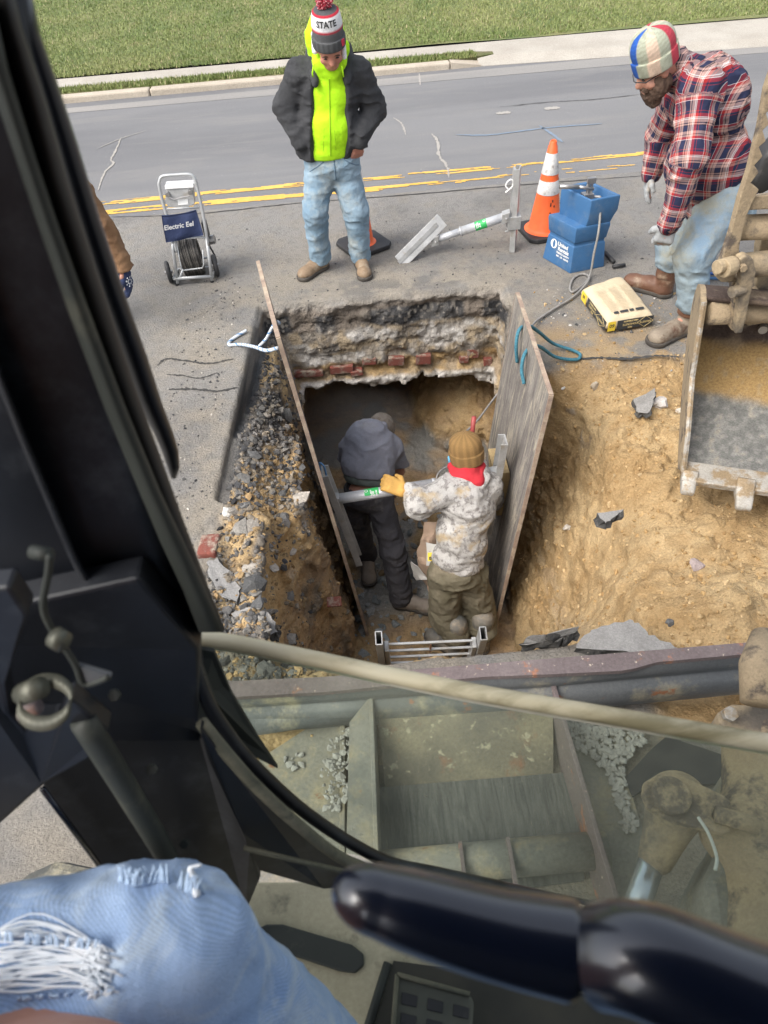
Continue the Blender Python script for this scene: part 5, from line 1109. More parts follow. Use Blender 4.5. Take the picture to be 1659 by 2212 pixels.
sdf('shirt_collar', [cap(j['neck']+V(.02, -.085, -.03), j['neck']+V(-.05, -.075, -.085), .022), cap(j['neck']+V(.05, -.05, .0), j['neck']+V(.05, .05, .0), .026), cap(j['neck']+V(.02, .085, -.03), j['neck']+V(-.06, .06, -.08), .022)], .008, m_plaid, sh_, k=.02, bc=True)
for q in 'LR':
    d_ = unit(j['wr'+q]-j['el'+q]); sdf('cuff', [cap(j['wr'+q]-d_*.045, j['wr'+q]-d_*.005, .066 if q == 'L' else .06)], .008, m_plaid, sh_, k=.01, bc=True)
sdf('jeans', [ell(j['pelvis']+V(-.01, 0, -.02), (.18, .20, .16)), cap(j['hipL'], j['knL'], .145, .105), cap(j['knL'], j['anL']+V(.0, .0, .12), .102, .085), cap(j['hipR'], j['knR'], .14, .10), cap(j['knR'], j['anR']+V(.0, .0, .16), .098, .085)], .010, m_jeans2, t, k=.035, fold=(.018, (7, 7, 13)), planes=[(j['anL']+V(0, 0, .10), V(0, 0, -1))] if False else [], floor=.17)
m_wboot = M('brown_leather', (.12, .055, .032), (.17, .085, .05), sc=9, rough=.6, c3=(.30, .22, .15), sc3=8, th3=(.52, .7), fine=.12)
m_wboot2 = M('dusty_leather', (.27, .225, .17), (.19, .15, .11), sc=10, rough=.8, c3=(.10, .055, .035), sc3=7, th3=(.54, .66), fine=.12)
for q, mt_ in (('R', m_wboot), ('L', m_wboot2)):
    a = j['an'+q]; tp = j['toe'+q]; bo = boot(t, V(a[0], a[1], 0), V(tp[0], tp[1], 0), 1.18, mt_, m_sole, shaft=V(a[0]+.01, a[1], .24), sr=.060)
    sdf('boot_shaft', [cap(V(a[0], a[1], .15), V(a[0]+.01, a[1], .27), .068, .076)], .008, m_wboot, bo, k=.01, floor=.14, ceil=.275, fold=(.006, (9, 9, 20)))
m_glove = M('grey_glove', (.38, .40, .41), (.30, .31, .31), sc=14, rough=.9, bump=.002, bsc=120, c3=(.42, .36, .28), sc3=12, th3=(.58, .7))
dR = V(-.12, -.05, -1); dL = V(-.12, .05, -1)
sdf('glove', handp(j['wrR'], dR, V(.9, -.2, 0), V(-.3, -.9, 0), 1.12, .45, g=.004)+[cap(j['wrR']-unit(dR)*.02, j['wrR']+unit(dR)*.03, .036, .032)], .006, m_glove, t, k=.010)
sdf('glove', handp(j['wrL'], dL, V(.3, 1, 0), V(-1, .2, 0), 1.22, 1.25, g=.005)+[cap(j['wrL']-unit(dL)*.02, j['wrL']+unit(dL)*.03, .040, .038)], .006, m_glove, t, k=.012)
# cap: vertical stripes
def strip(z_, an):
    a = (math.degrees(an)+0) % 360; GRN, BLU, PCH, RED = V(.40, .42, .32), V(.018, .10, .42), V(.66, .50, .38), V(.45, .045, .07)
    cols = [RED, GRN, PCH, GRN, BLU, GRN, PCH, GRN, RED, GRN, PCH, GRN]
    off = 6 if z_ > .062 else 14
    c = cols[int(((a+off+30) % 360)//30)]; return c*(.85 if int(z_*130+an*3) % 2 else 1.05)
hatc = HL(0, -.008, .020); hax = unit(hu+V(.05, 0, .0))
hatp = [(-.012, .104), (-.006, .112), (.056, .116), (.062, .111), (.066, .108), (.10, .110), (.135, .102), (.165, .080), (.18, .045), (.186, .012)]
lathe_hat('knit_cap', hatc, hax, hf, hatp, strip, m_knit, t, n=72, oval=1.08)
sdf('beard', [ell(HL(0, .034, -.090), V(.072, .062, .052), HA), ell(HL(.048, .01, -.06), V(.034, .055, .06), HA), ell(HL(-.048, .01, -.06), V(.034, .055, .06), HA), ell(HL(0, .046, -.130), V(.050, .038, .042), HA), cap(HL(-.03, .080, -.052), HL(.03, .080, -.052), .011)], .006, m_hair, body, k=.015, fold=(.012, (30, 30, 30)))
for sx in (-1, 1):
    e_ = MB(); p = HL(sx*.034, .082, .0); e_.tube([p-HA[0]*.013, p, p+HA[0]*.013], [.003, .006, .003], 8); e_.build('eye', m_eye, body, smooth=True)
b = MB(); b.tube([HL(-.075, -.01, .0), HL(-.068, .085, .0), HL(-.01, .108, .0), HL(.01, .108, 0), HL(.068, .085, 0), HL(.075, -.01, 0)], .003, 5)
for sx in (): b.tube([HL(sx*.034, .1, .0)+(HA[0]*math.cos(a)*.026+HA[2]*math.sin(a)*.018) for a in np.linspace(0, 6.28, 13)[:-1]], .0025, 5, closed=True)
b.build('glasses', m_black, body)
b = MB(); pk = J(1432, 320, 3.95)
# ------------------------------------------------------------------ bent worker in grey
m_grey = M('grey_jacket', (.20, .205, .24), (.25, .25, .285), sc=6, rough=.85, bump=.004, bsc=20, c3=(.22, .215, .21), sc3=5, th3=(.55, .75), fine=.1)
m_dpants = M('dark_pants', (.050, .048, .055), (.075, .07, .075), sc=7, rough=.9, bump=.008, bsc=20, c3=(.16, .15, .14), sc3=6, th3=(.58, .75), fine=.15)
m_dboot = M('dusty_brown_boot', (.22, .18, .145), (.30, .255, .21), sc=12, rough=.85, c3=(.13, .09, .06), sc3=9, th3=(.6, .7))
t = thing('person', 'worker in dusty grey jacket bending away into the dark end of the hole', 'person', (0, 3.2, -1.65))
j = dict(pelvis=J(793, 1062, 3.45), chest=J(800, 968, 3.62), neck=J(812, 930, 3.78), head=J(826, 934, 3.90), shL=J(762, 965, 3.68), elL=J(748, 1010, 3.85), wrL=J(765, 1040, 4.0), shR=J(842, 968, 3.66), elR=J(862, 1018, 3.68), wrR=J(852, 1050, 3.85),
         hipL=J(768, 1085, 3.48), knL=J(778, 1160, 3.50), anL=J(795, 1225, 3.48), hipR=J(820, 1080, 3.43), knR=J(850, 1190, 3.20), anR=J(870, 1290, 3.06))
fl = -1.63; tR = atZ(936, 1318, fl); tL = atZ(792, 1246, fl); aR = atZ(862, 1312, fl); aL = atZ(795, 1215, fl); j['anR'] = V(aR[0]+.02, aR[1]+.02, fl+.09); j['anL'] = V(aL[0], aL[1], fl+.09); j['toeR'] = tR+V(0, 0, .03); j['toeL'] = tL+V(0, 0, .03)
ax_t = unit(j['chest']-j['pelvis']); hp, HL, HA = headp(j['head'], V(.1, .45, -.85), V(0, .85, .45), 1.0)
body = sdf('body', limbs(j, .95)+hp+handp(j['wrR'], V(0, .3, -1), V(-1, 0, 0), V(0, 1, 0), 1, .5)+handp(j['wrL'], V(0, .3, -1), V(1, 0, 0), V(0, 1, 0), 1, .5), .010, m_skin, t, k=.02)
sdf('hair', [ell(HL(0, -.01, .035), V(.098, .118, .105), HA)], .008, M('dusty_hair', (.16, .13, .10), (.22, .19, .16), sc=40, rough=.95, bump=.006, bsc=100), body, fold=(.006, (30, 30, 30)))
jk = sdf('jacket', [ell(j['chest'], (.178, .14, .19), [V(1, 0, 0), np.cross(ax_t, V(1, 0, 0)), ax_t]), ell((j['chest']+j['pelvis'])/2+V(0, 0, .01), (.185, .155, .20), [V(1, 0, 0), np.cross(ax_t, V(1, 0, 0)), ax_t]), cap(j['chest']+ax_t*.08, j['shL'], .10, .085), cap(j['chest']+ax_t*.08, j['shR'], .10, .085), cap(j['shL'], j['elL'], .082, .075), cap(j['elL'], j['wrL'], .072, .06), cap(j['shR'], j['elR'], .082, .078), cap(j['elR'], j['wrR'], .075, .062)], .010, m_grey, t, k=.04, fold=(.014, (6, 6, 12)), planes=[(j['pelvis']+ax_t*.135, unit(-ax_t+V(0, 0, -.35)))])
sdf('collar', [cap(j['neck']+V(-.05, .0, .03), j['neck']+V(.05, .0, .03), .035)], .009, m_grey, jk, fold=(.006, (10, 10, 10)))
sdf('undershirt', [ell(j['pelvis']+ax_t*.10, (.166, .142, .09), [V(1, 0, 0), np.cross(ax_t, V(1, 0, 0)), ax_t])], .009, M('sage_shirt', (.16, .19, .175), rough=.9), t, fold=(.008, (10, 10, 20)), planes=[(j['pelvis']+ax_t*.060, -ax_t)])
sdf('trousers', [ell(j['pelvis']+V(0, 0, -.030), (.165, .135, .11)), cap(j['hipL'], j['knL'], .098, .082), cap(j['knL'], j['anL']+V(0, 0, .02), .080, .075), cap(j['hipR'], j['knR'], .102, .085), cap(j['knR'], j['anR']+V(0, .0, .02), .084, .080)], .010, m_dpants, t, k=.035, fold=(.018, (6, 6, 15)), floor=fl+.07)
pc = j['pelvis']+ax_t*.035; P = [pc+V(.152*math.cos(a), .118*math.sin(a), 0)+np.array(ax_t)*.0 for a in np.linspace(0, 6.28, 41)[:-1]]; b = MB(); b.tube(P, .017, 6, closed=True, sq=1.0); b.build('belt', m_black, t, smooth=True)
boot(t, V(j['anR'][0], j['anR'][1], fl), V(tR[0], tR[1], fl), 1.08, m_dboot, m_sole); boot(t, V(j['anL'][0], j['anL'][1], fl), V(tL[0]+.02, tL[1]-.1, fl), 1.0, m_dboot, m_sole)
# ------------------------------------------------------------------ worker in the mottled hoodie
m_camo = M('winter_camo', (.38, .365, .345), (.47, .455, .43), sc=5, rough=.9, bump=.008, bsc=18, c3=(.22, .205, .195), sc3=28, th3=(.50, .58), c4=(.40, .31, .19), sc4=6, th4=(.56, .68), fine=.15)
m_opants = M('olive_pants', (.115, .10, .062), (.16, .14, .095), sc=6, rough=.9, bump=.008, bsc=20, c3=(.24, .20, .14), sc3=6, th3=(.55, .72), fine=.12)
m_rboot = M('rubber_boot_mud', (.10, .105, .10), (.20, .18, .15), sc=7, rough=.6, c3=(.34, .28, .20), sc3=5, th3=(.5, .62))
t = thing('person', 'worker in mottled pale hoodie and brown knit cap holding the cross tube', 'person', (.48, 2.6, -1.65))
j = dict(pelvis=J(985, 1225, 2.78), chest=J(1010, 1095, 2.92), neck=J(1010, 1030, 3.02), head=J(1008, 992, 3.08), shL=J(970, 1058, 2.96), elL=J(905, 1088, 2.90), wrL=J(876, 1062, 2.98), shR=J(1050, 1052, 3.0), elR=J(1062, 1075, 3.15), wrR=J(1030, 1060, 3.25),
         hipL=J(962, 1240, 2.78), knL=J(962, 1330, 2.70), anL=J(985, 1415, 2.58), hipR=J(1020, 1240, 2.78), knR=J(1040, 1335, 2.72), anR=J(1040, 1410, 2.60))
fl = -1.63; j['anL'][2] = j['anR'][2] = fl+.09; aL = atZ(985, 1412, fl); aR = atZ(1040, 1400, fl); j['anL'] = V(aL[0], aL[1], fl+.09); j['anR'] = V(aR[0], aR[1], fl+.09); j['toeL'] = j['anL']+V(-.12, .12, -.05); j['toeR'] = j['anR']+V(.05, .15, -.05)
hf = unit(V(-.62, .70, -.35)); hu = unit(V(-.10, .18, .97)); hp, HL, HA = headp(j['head'], hf, hu, 1.0)
tubeat = J(868, 1056, 3.035)
hprim = handp(j['wrL'], V(-.72, .25, .35), V(.0, .6, -1), V(.3, .9, .3), 1.0, .75)
body = sdf('body', limbs(j, .95)+hp+hprim+handp(j['wrR'], V(-.8, .5, 0), V(0, 0, -1), V(.5, .8, 0), 1, .5), .009, m_skin, t, k=.018)
ax_t = unit(j['chest']-j['pelvis']); Ay = [V(1, 0, 0), np.cross(ax_t, V(1, 0, 0)), ax_t]
hd_ = sdf('hoodie', [ell(j['chest']+V(0, 0, .01), (.162, .135, .20), Ay), ell((j['chest']+j['pelvis'])/2, (.155, .14, .20), Ay), ell(j['pelvis']+ax_t*.07, (.16, .14, .11), Ay), cap(j['chest']+ax_t*.10, j['shL'], .085, .088), cap(j['chest']+ax_t*.10, j['shR'], .085, .088), cap(j['shL'], j['elL'], .088, .085), cap(j['elL'], j['wrL']+V(.03, 0, 0), .082, .052), cap(j['shR'], j['elR'], .085, .075), cap(j['elR'], j['wrR'], .075, .055),
     cap(j['neck']+V(-.06, -.06, -.01), j['neck']+V(.07, -.05, .0), .052), cap(j['neck']+V(.08, -.03, .01), j['neck']+V(.08, .07, .02), .045)], .009, m_camo, t, k=.035, fold=(.017, (7, 7, 13)), planes=[(j['pelvis']+ax_t*.0, -ax_t)])
sdf('red_scarf', [cap(j['neck']+V(-.075, -.03, .030), j['neck']+V(.05, -.075, .035), .030, .034), cap(j['neck']+V(.05, -.075, .035), j['neck']+V(.085, .02, .055), .030), cap(j['neck']+V(-.08, -.02, .03), j['neck']+V(-.085, .05, .05), .032, .028), cap(j['neck']+V(0, 0, -.0), j['neck']+V(0, 0, .05), .075)], .007, M('red_cloth', (.55, .025, .04), (.42, .02, .03), sc=12, rough=.9), t, k=.02, fold=(.009, (18, 18, 18)))
hatb = lambda z_, an: V(.265, .155, .055)*(1.1 if int(an*16) % 2 else .88)*(.93 if z_ < .06 else 1)
lathe_hat('knit_cap', HL(0, -.006, .012), unit(hu+V(0, .02, 0)), hf, [(-.02, .090), (-.012, .098), (.05, .102), (.056, .097), (.06, .094), (.10, .094), (.13, .084), (.155, .058), (.17, .025), (.172, .008)], hatb, m_knit, t, oval=1.1)
gl = sdf('glove', handp(j['wrL'], V(-.72, .25, .35), V(.0, .6, -1), V(.3, .9, .3), 1.12, .75, g=.004)+[cap(j['wrL']+V(.02, 0, -.01), j['wrL']-V(.02, 0, -.01), .034)], .006, M('tan_glove', (.62, .36, .09), (.50, .28, .07), sc=20, rough=.8, c3=(.03, .03, .035), sc3=14, th3=(.60, .64)), t, k=.009)
b = MB(); b.tube([j['wrL']+V(.035, .0, -.008), j['wrL']+V(.05, .0, -.012)], .046, 14); b.build('red_cuff', M('red_knit', (.50, .04, .04), rough=.9), t, smooth=True)
sdf('trousers', [ell(j['pelvis']+V(0, 0, -.03), (.165, .15, .14)), cap(j['hipL'], j['knL'], .108, .100), cap(j['knL'], j['anL']+V(0, 0, .14), .098, .088), cap(j['hipR'], j['knR'], .105, .095), cap(j['knR'], j['anR']+V(0, 0, .14), .094, .085)], .009, m_opants, t, k=.035, fold=(.022, (7, 7, 14)), floor=fl+.18)
b = MB(); pk = J(950, 1262, 2.64)
for q in 'LR': bo = boot(t, V(j['an'+q][0], j['an'+q][1], fl), V(j['toe'+q][0], j['toe'+q][1], fl), 1.08, m_rboot, m_sole, shaft=j['an'+q]+V(0, .02, .24), sr=.070)
# ------------------------------------------------------------------ man at the left, mostly behind the cab pillar
m_brownj = M('brown_duck', (.20, .105, .05), (.25, .14, .07), sc=8, rough=.85, bump=.006, bsc=16, fine=.08)
t = thing('person', 'man in brown work jacket and navy glove, mostly hidden behind the cab post', 'person', (-1.9, 4.55, 0))
B0 = V(-2.12, 4.55, 0)
j = dict(pelvis=B0+V(0, .03, .92), chest=B0+V(0, 0, 1.28), neck=B0+V(0, 0, 1.50), head=B0+V(.02, -.03, 1.64), shR=B0+V(.2, 0, 1.42), elR=J(216, 492, 4.55), wrR=J(263, 574, 4.50), shL=B0+V(-.2, 0, 1.42), elL=B0+V(-.27, .0, 1.12), wrL=B0+V(-.2, -.18, .95),
         hipL=B0+V(-.1, .03, .88), knL=B0+V(-.12, 0, .48), anL=B0+V(-.13, .05, .08), toeL=B0+V(-.15, -.14, .04), hipR=B0+V(.1, .03, .88), knR=B0+V(.12, 0, .48), anR=B0+V(.13, .05, .08), toeR=B0+V(.16, -.14, .04))
j['shR'] = J(165, 410, 4.58)
hf = unit(V(.4, -.5, -.4)); hp, HL, HA = headp(j['head'], hf, V(0, 0, 1), 1.0)
body = sdf('body', limbs(j)+hp+handp(j['wrR'], V(.1, -.1, -1), V(-1, 0, 0), V(0, -1, 0), 1, .5)+handp(j['wrL'], V(.1, -.1, -1), V(1, 0, 0), V(0, -1, 0), 1, .5), .010, m_skin, t, k=.018)
sdf('jacket', [ell(j['chest'], (.21, .15, .2)), ell((j['chest']+j['pelvis'])/2, (.20, .16, .2)), cap(j['neck']-V(0, 0, .06), j['neck'], .10, .08), cap(j['chest']+V(0, 0, .12), j['shL'], .09, .085), cap(j['chest']+V(0, 0, .12), j['shR'], .09, .085), cap(j['shL'], j['elL'], .085, .08), cap(j['elL'], j['wrL'], .078, .06), cap(j['shR'], j['elR'], .088, .088), cap(j['elR'], j['wrR'], .088, .070)], .010, m_brownj, t, k=.04, fold=(.016, (6, 6, 14)), floor=.5)
sdf('trousers', [ell(j['pelvis'], (.17, .13, .12)), cap(j['hipL'], j['knL'], .10, .085), cap(j['knL'], j['anL'], .083, .075), cap(j['hipR'], j['knR'], .10, .085), cap(j['knR'], j['anR'], .083, .075)], .011, m_dpants, t, k=.035, fold=(.015, (6, 6, 14)), floor=.06)
for q in 'LR': boot(t, V(j['an'+q][0], j['an'+q][1], 0), V(j['toe'+q][0], j['toe'+q][1], 0), 1.0, m_boot, m_sole)
lathe_hat('knit_cap', HL(0, -.006, .015), V(0, .05, 1), hf, [(-.012, .10), (-.006, .105), (.05, .107), (.06, .10), (.10, .10), (.14, .085), (.165, .05), (.172, .01)], lambda z_, an: V(.05, .05, .055), m_knit, t)
d_ = unit(V(.05, -.05, -1)); wq = j['wrR']+d_*.02
gl = sdf('glove', handp(wq, d_, V(-1, 0, 0), V(0, -1, 0), 1.2, .5, g=.006)+[cap(wq-d_*.03, wq+d_*.03, .045, .042)], .006, m_navy, t, k=.014)
gb = BVHTree.FromPolygons([tuple(v_.co) for v_ in gl.data.vertices], [tuple(p.vertices) for p in gl.data.polygons])
cc_ = J(280, 608, 4.46); b = MB()
for k in range(8):
    for rr_ in (.012, .024):
        a = k*.785; p = cc_+(rt*math.cos(a)+up*math.sin(a)*1.3)*rr_; d_ = unit(p-CAM); h = gb.ray_cast(Vector(CAM), Vector(d_))
        if h[0]: p = np.array(h[0])-d_*.002; b.box(p, rt*.004, up*.005, fw*.001)
b.build('white_emblem', m_white, gl)
for nm_, r_ in (('beam', 0),): pass
# ================================================================== THE EXCAVATOR
m_dirtsteel = M('dusty_steel', (.10, .085, .068), (.17, .14, .105), sc=5, rough=.8, c3=(.36, .28, .175), sc3=4, th3=(.42, .58), fine=.2, fsc=70, bump=.004, bsc=40)
m_tanpaint = M('mud_caked_tan', (.29, .22, .14), (.38, .295, .185), sc=7, rough=.9, bump=.006, bsc=45, c3=(.11, .088, .07), sc3=7, th3=(.52, .62), fine=.2)
m_wornlip = M('worn_edge', (.34, .315, .27), (.46, .43, .38), sc=12, rough=.6, metal=.3, c3=(.30, .22, .13), sc3=9, th3=(.47, .56), fine=.25, bump=.003, bsc=60)
m_rust = M('rusty_paint', (.13, .10, .098), (.18, .145, .14), sc=3, rough=.7, c3=(.36, .15, .07), sc3=9, th3=(.58, .66), fine=.3, fsc=90, c4=(.50, .42, .32), sc4=45, th4=(.66, .70), bump=.002, bsc=60)
m_blade = M('blade_back', (.085, .092, .096), (.125, .13, .13), sc=2.5, rough=.55, c3=(.30, .27, .19), sc3=4, th3=(.52, .64), fine=.25, fsc=90, c4=(.30, .12, .05), sc4=10, th4=(.66, .72))
m_frame = M('frame_dusty', (.25, .235, .20), (.16, .158, .14), sc=4, rough=.8, c3=(.30, .26, .18), sc3=6, th3=(.50, .62), fine=.25, fsc=80, c4=(.22, .10, .05), sc4=12, th4=(.66, .72))
m_cabin = M('cab_black', (.005, .006, .009), (.011, .013, .018), sc=4, rough=.45, c3=(.07, .078, .088), sc3=6, th3=(.52, .80), fine=.1)
m_seal = M('rubber_seal', (.018, .022, .018), (.03, .034, .028), sc=5, rough=.65, c3=(.07, .07, .05), sc3=12, th3=(.58, .7))
m_seal2 = M('dusty_seal', (.10, .10, .07), (.16, .15, .105), sc=14, stretch=(.5, 1, 1), rough=.8, c3=(.05, .05, .04), sc3=10, th3=(.55, .65), fine=.15)
m_gasket = M('window_edge_strip', (.48, .42, .27), (.58, .53, .38), sc=9, rough=.45, c3=(.24, .21, .12), sc3=5, th3=(.5, .65), stretch=(.6, 2, 2))
m_gloss = M('gloss_black', (.004, .007, .018), rough=.26, coat=.5, spec=.8)
m_floor = M('cab_floor_dust', (.34, .31, .21), (.44, .40, .28), sc=5, rough=.9, c3=(.08, .078, .06), sc3=7, th3=(.56, .68), fine=.15, fsc=90)
ex = thing('excavator', 'dirty excavator seen from its own cab, with bucket, blade, window and floor', 'excavator', (.4, .3, 0))
def polyY(name, pts, y, th, mat, parent, bevel=0, smooth=False):
    b = MB(); b.prism([atY(a, c, y) if len(q) == 2 else atY(a, c, q[2]) for q in pts for a, c in [q[:2]]], (0, th, 0)); return b.build(name, mat, parent, bevel=bevel, smooth=smooth)
# ---- bucket
NPX = lambda p: V(*p)
XL = 1.53; XR = 2.55
prof = [(2.46, .07), (2.60, .10), (2.80, .17), (3.00, .30), (3.12, .48), (3.12, .68), (3.02, .84), (2.88, .92), (2.78, .93)]   # (Y, z) inside skin
top = atY(1528, 652, 2.80); XT = top[0]
P_ = [(a, c) for a, c in prof]
bk = build('bucket', [(0, 0, 0)], [], m_dirtsteel, ex)
def bxl(z_): return XL-.09*(z_-.1)/.83
S = [np.array(q[:2]) for q in spline([(a, c, 0) for a, c in prof], 14)]; S = [np.array([q[0], .20+(q[1]-.07)*.85]) for q in S]
v = []; f = []; col = []
outs = []
for i, q in enumerate(S):
    t_ = S[min(i+1, len(S)-1)]-S[max(i-1, 0)]; n_ = unit(np.array([t_[1], -t_[0]])); outs.append(q+n_*.022)
NX = 90
for layer in (S, outs):
    for q in layer:
        for k in range(NX+1): v.append((bxl(q[1])+(XR-bxl(q[1]))*k/NX, q[0], q[1]))
m_ = len(S)
def bcol(P):
    n1 = fbm(P*5, 3, 3); n2 = fbm(P*34, 3, 5); z_ = P[:, 2]+.10*(n1-.5)+(P[:, 1]-2.9)*-.0; o = np.ones((len(P), 1))
    c = mix(V(.15, .148, .138)*o, V(.24, .235, .215)*o, sstep(.35, .65, n2)); c = mix(c, V(.36, .235, .10)*o, sstep(.32, .36, z_)); c = mix(c, mix(V(.085, .062, .052)*o, V(.24, .18, .12)*o, sstep(.5, .6, n1)), sstep(.50, .55, z_)); return mix(c, V(.36, .30, .21)*o, sstep(.60, .72, n2)*.35)
for i in range(m_-1):
    for k in range(NX):
        a = i*(NX+1)+k; f.append((a, a+NX+1, a+NX+2, a+1)); a += m_*(NX+1); f.append((a, a+1, a+NX+2, a+NX+1))
for i in (0, m_-1):
    for k in range(NX): a = i*(NX+1)+k; b_ = a+m_*(NX+1); f.append((a, a+1, b_+1, b_) if i == 0 else (a+1, a, b_, b_+1))
v = np.array(v); v[:, 1] += 0
bpy.data.objects.remove(bk); bk = build('bucket', v, f, m_rock, ex, True, col=bcol(v))
for x_, nm in ((None, 'side_plate'), (XR, 'side_plate')):
    ins_ = [np.array([bxl(q[1]) if x_ is None else x_, q[0], q[1]]) for q in outs]
    edge_ = [np.array([bxl(.93) if x_ is None else x_, 2.74, .95]), np.array([bxl(.6) if x_ is None else x_, 2.66, .60]), np.array([bxl(.3) if x_ is None else x_, 2.48, .38]), np.array([bxl(.1) if x_ is None else x_, 2.41, .21])]
    b = MB(); b.prism(ins_+edge_, (-.025, 0, 0)); sp = b.build(nm, m_tanpaint, bk)
    b = MB(); b.tube([edge_[0]+V(-.012, 0, .0), edge_[1]+V(-.012, 0, 0), edge_[2]+V(-.012, 0, 0), edge_[3]+V(-.012, 0, 0)], .0135, 6); b.build('worn_edge', m_wornlip, sp)
b = MB(); b.box(V((XL+XR)/2, 2.42, .196), V((XR-XL)/2+.02, 0, 0), V(0, .06, .012), V(0, -.003, .018)); b.build('cutting_lip', m_wornlip, bk, bevel=.006)
for k, x_ in enumerate((1.535, 1.79, 2.03, 2.28, 2.53)):
    b = MB(); L = .12 if k else .07; w_ = .046 if k else .040; c = V(x_+.015, 2.385, .190)
    b.hexa([c+V(-w_, 0, -.03), c+V(w_, 0, -.03), c+V(w_*.8, -L, -.055), c+V(-w_*.8, -L, -.055)], [c+V(-w_, .02, .045), c+V(w_, .02, .045), c+V(w_*.8, -L, -.025), c+V(-w_*.8, -L, -.025)]); o = b.build('tooth', m_wornlip, bk, bevel=.010, smooth=True)
for x_ in (1.80, 2.03):
    b = MB(); b.tube([(x_, 3.10, .62), (x_+.0, 3.128, .62)], .022, 14); b.build('bolt', m_wornlip, bk)
# top tube and ears of the bucket
phi = math.radians(-20); pv = Vector((1.53, 2.44, 0)); bk.rotation_euler = (0, 0, phi); bk.location = pv-Matrix.Rotation(phi, 3, 'Z')@pv
bkr = ex
b = MB(); b.tube([atY(1522, 668, 2.82), atY(1640, 664, 2.82), atY(1760, 660, 2.82)], [.085, .085, .085], 20, sq=.8); b.build('top_tube', m_tanpaint, bkr, smooth=True)
polyY('ear', ((1592, 612), (1610, 612), (1612, 650), (1604, 690), (1594, 718), (1580, 714), (1582, 680)), 2.72, .05, m_tanpaint, bkr, .006)
polyY('ear', ((1612, 640), (1640, 625), (1650, 660), (1645, 700), (1615, 705)), 2.86, .04, m_tanpaint, bkr, .006)
# ---- arm, thumb and linkage

pl = [(1680, 120), (1655, 195), (1640, 280), (1618, 370), (1598, 430), (1580, 500), (1560, 560), (1545, 597), (1558, 610), (1585, 610), (1596, 570), (1600, 540), (1604, 528), (1625, 520), (1660, 522), (1690, 522)]
ser = [(1690, 400), (1640, 410), (1622, 396), (1640, 372), (1630, 358), (1648, 338), (1640, 318), (1655, 305), (1648, 282), (1662, 268), (1655, 245), (1672, 232), (1668, 205), (1690, 195), (1700, 120)]
arm = polyY('arm', pl[:8]+[(1558, 610), (1585, 610), (1596, 570), (1598, 530), (1612, 470), (1625, 440)]+ser[1:], 2.72, .035, m_tanpaint, ex, .004)
b = MB(); b.tube([atY(1600, 492, 2.80), atY(1700, 488, 2.80), atY(1800, 486, 2.8)], .052, 18); b.build('cross_tube', m_tanpaint, arm, smooth=True)
b = MB(); b.hexa([atY(1600, 455, 2.74), atY(1700, 450, 2.74), atY(1700, 440, 2.95), atY(1605, 445, 2.95)], [atY(1625, 425, 2.74), atY(1700, 415, 2.74), atY(1700, 410, 2.95), atY(1630, 420, 2.95)]); b.build('gusset', m_tanpaint, arm, bevel=.005)
polyY('cylinder_rod', ((1628, 395), (1650, 340), (1690, 300), (1720, 330), (1690, 400), (1640, 425)), 3.05, .10, m_black, arm, .02, True)
polyY('inner_plate', ((1640, 540), (1655, 480), (1700, 470), (1720, 640), (1700, 700), (1640, 700), (1628, 640), (1636, 600)), 2.90, .06, m_dirtsteel, arm, .006)
for nm, p, r_, L in (('pin', (1548, 578), .030, .05), ('pin', (1562, 580), .040, .05), ('pin', (1580, 632), .026, .06), ('pin', (1605, 581), .013, .03)):
    b = MB(); a = atY(p[0], p[1], 2.66); b.tube([a, a+V(L, .02, 0)], r_, 16); b.build(nm, m_dirtsteel, arm, bevel=.004)
polyY('link', ((1596, 560), (1612, 552), (1628, 560), (1634, 590), (1622, 640), (1612, 690), (1604, 720), (1588, 722), (1596, 660), (1600, 610)), 2.66, .045, m_dirtsteel, arm, .008)
polyY('link', ((1584, 600), (1602, 598), (1602, 640), (1590, 650), (1580, 640)), 2.74, .04, m_tanpaint, arm, .006)
b = MB(); a = atY(1600, 575, 2.78); b.tube([a, a+V(.6, .02, .0)], .055, 18); b.build('pivot_tube', m_dirtsteel, arm, smooth=True)
b = MB(); a = atY(1607, 581, 2.64); b.tube([a, a+V(0, .03, -.0)], .016, 6); b.build('bolt', m_tanpaint, arm)
# upper part of the arm rising out of frame to the machine
b = MB(); b.tube([atY(1900, 300, 2.9), atY(2000, 60, 2.6), atY(2100, -300, 2.0)], .12, 4); b.build('boom', m_tanpaint, arm, bevel=.01)
# ---- blade and lower frame
def polyZ(name, pts, z, th, mat, parent, bevel=0):
    P = [atZ(q[0], q[1], z if len(q) == 2 else q[2]) for q in pts]; b = MB(); b.prism(P, (0, 0, -th)); return b.build(name, mat, parent, bevel=bevel)
bl = polyZ('blade', ((420, 1475, .34), (700, 1462, .34), (1045, 1434, .34), (1330, 1411, .34), (1610, 1388, .34), (1800, 1374, .34), (1800, 1400, .335), (1600, 1414, .335), (1420, 1430, .335), (1370, 1444, .335), (1341, 1449, .335), (1200, 1456, .335), (1045, 1462, .335), (700, 1495, .335), (420, 1510, .335)), .34, .022, m_rust, ex)
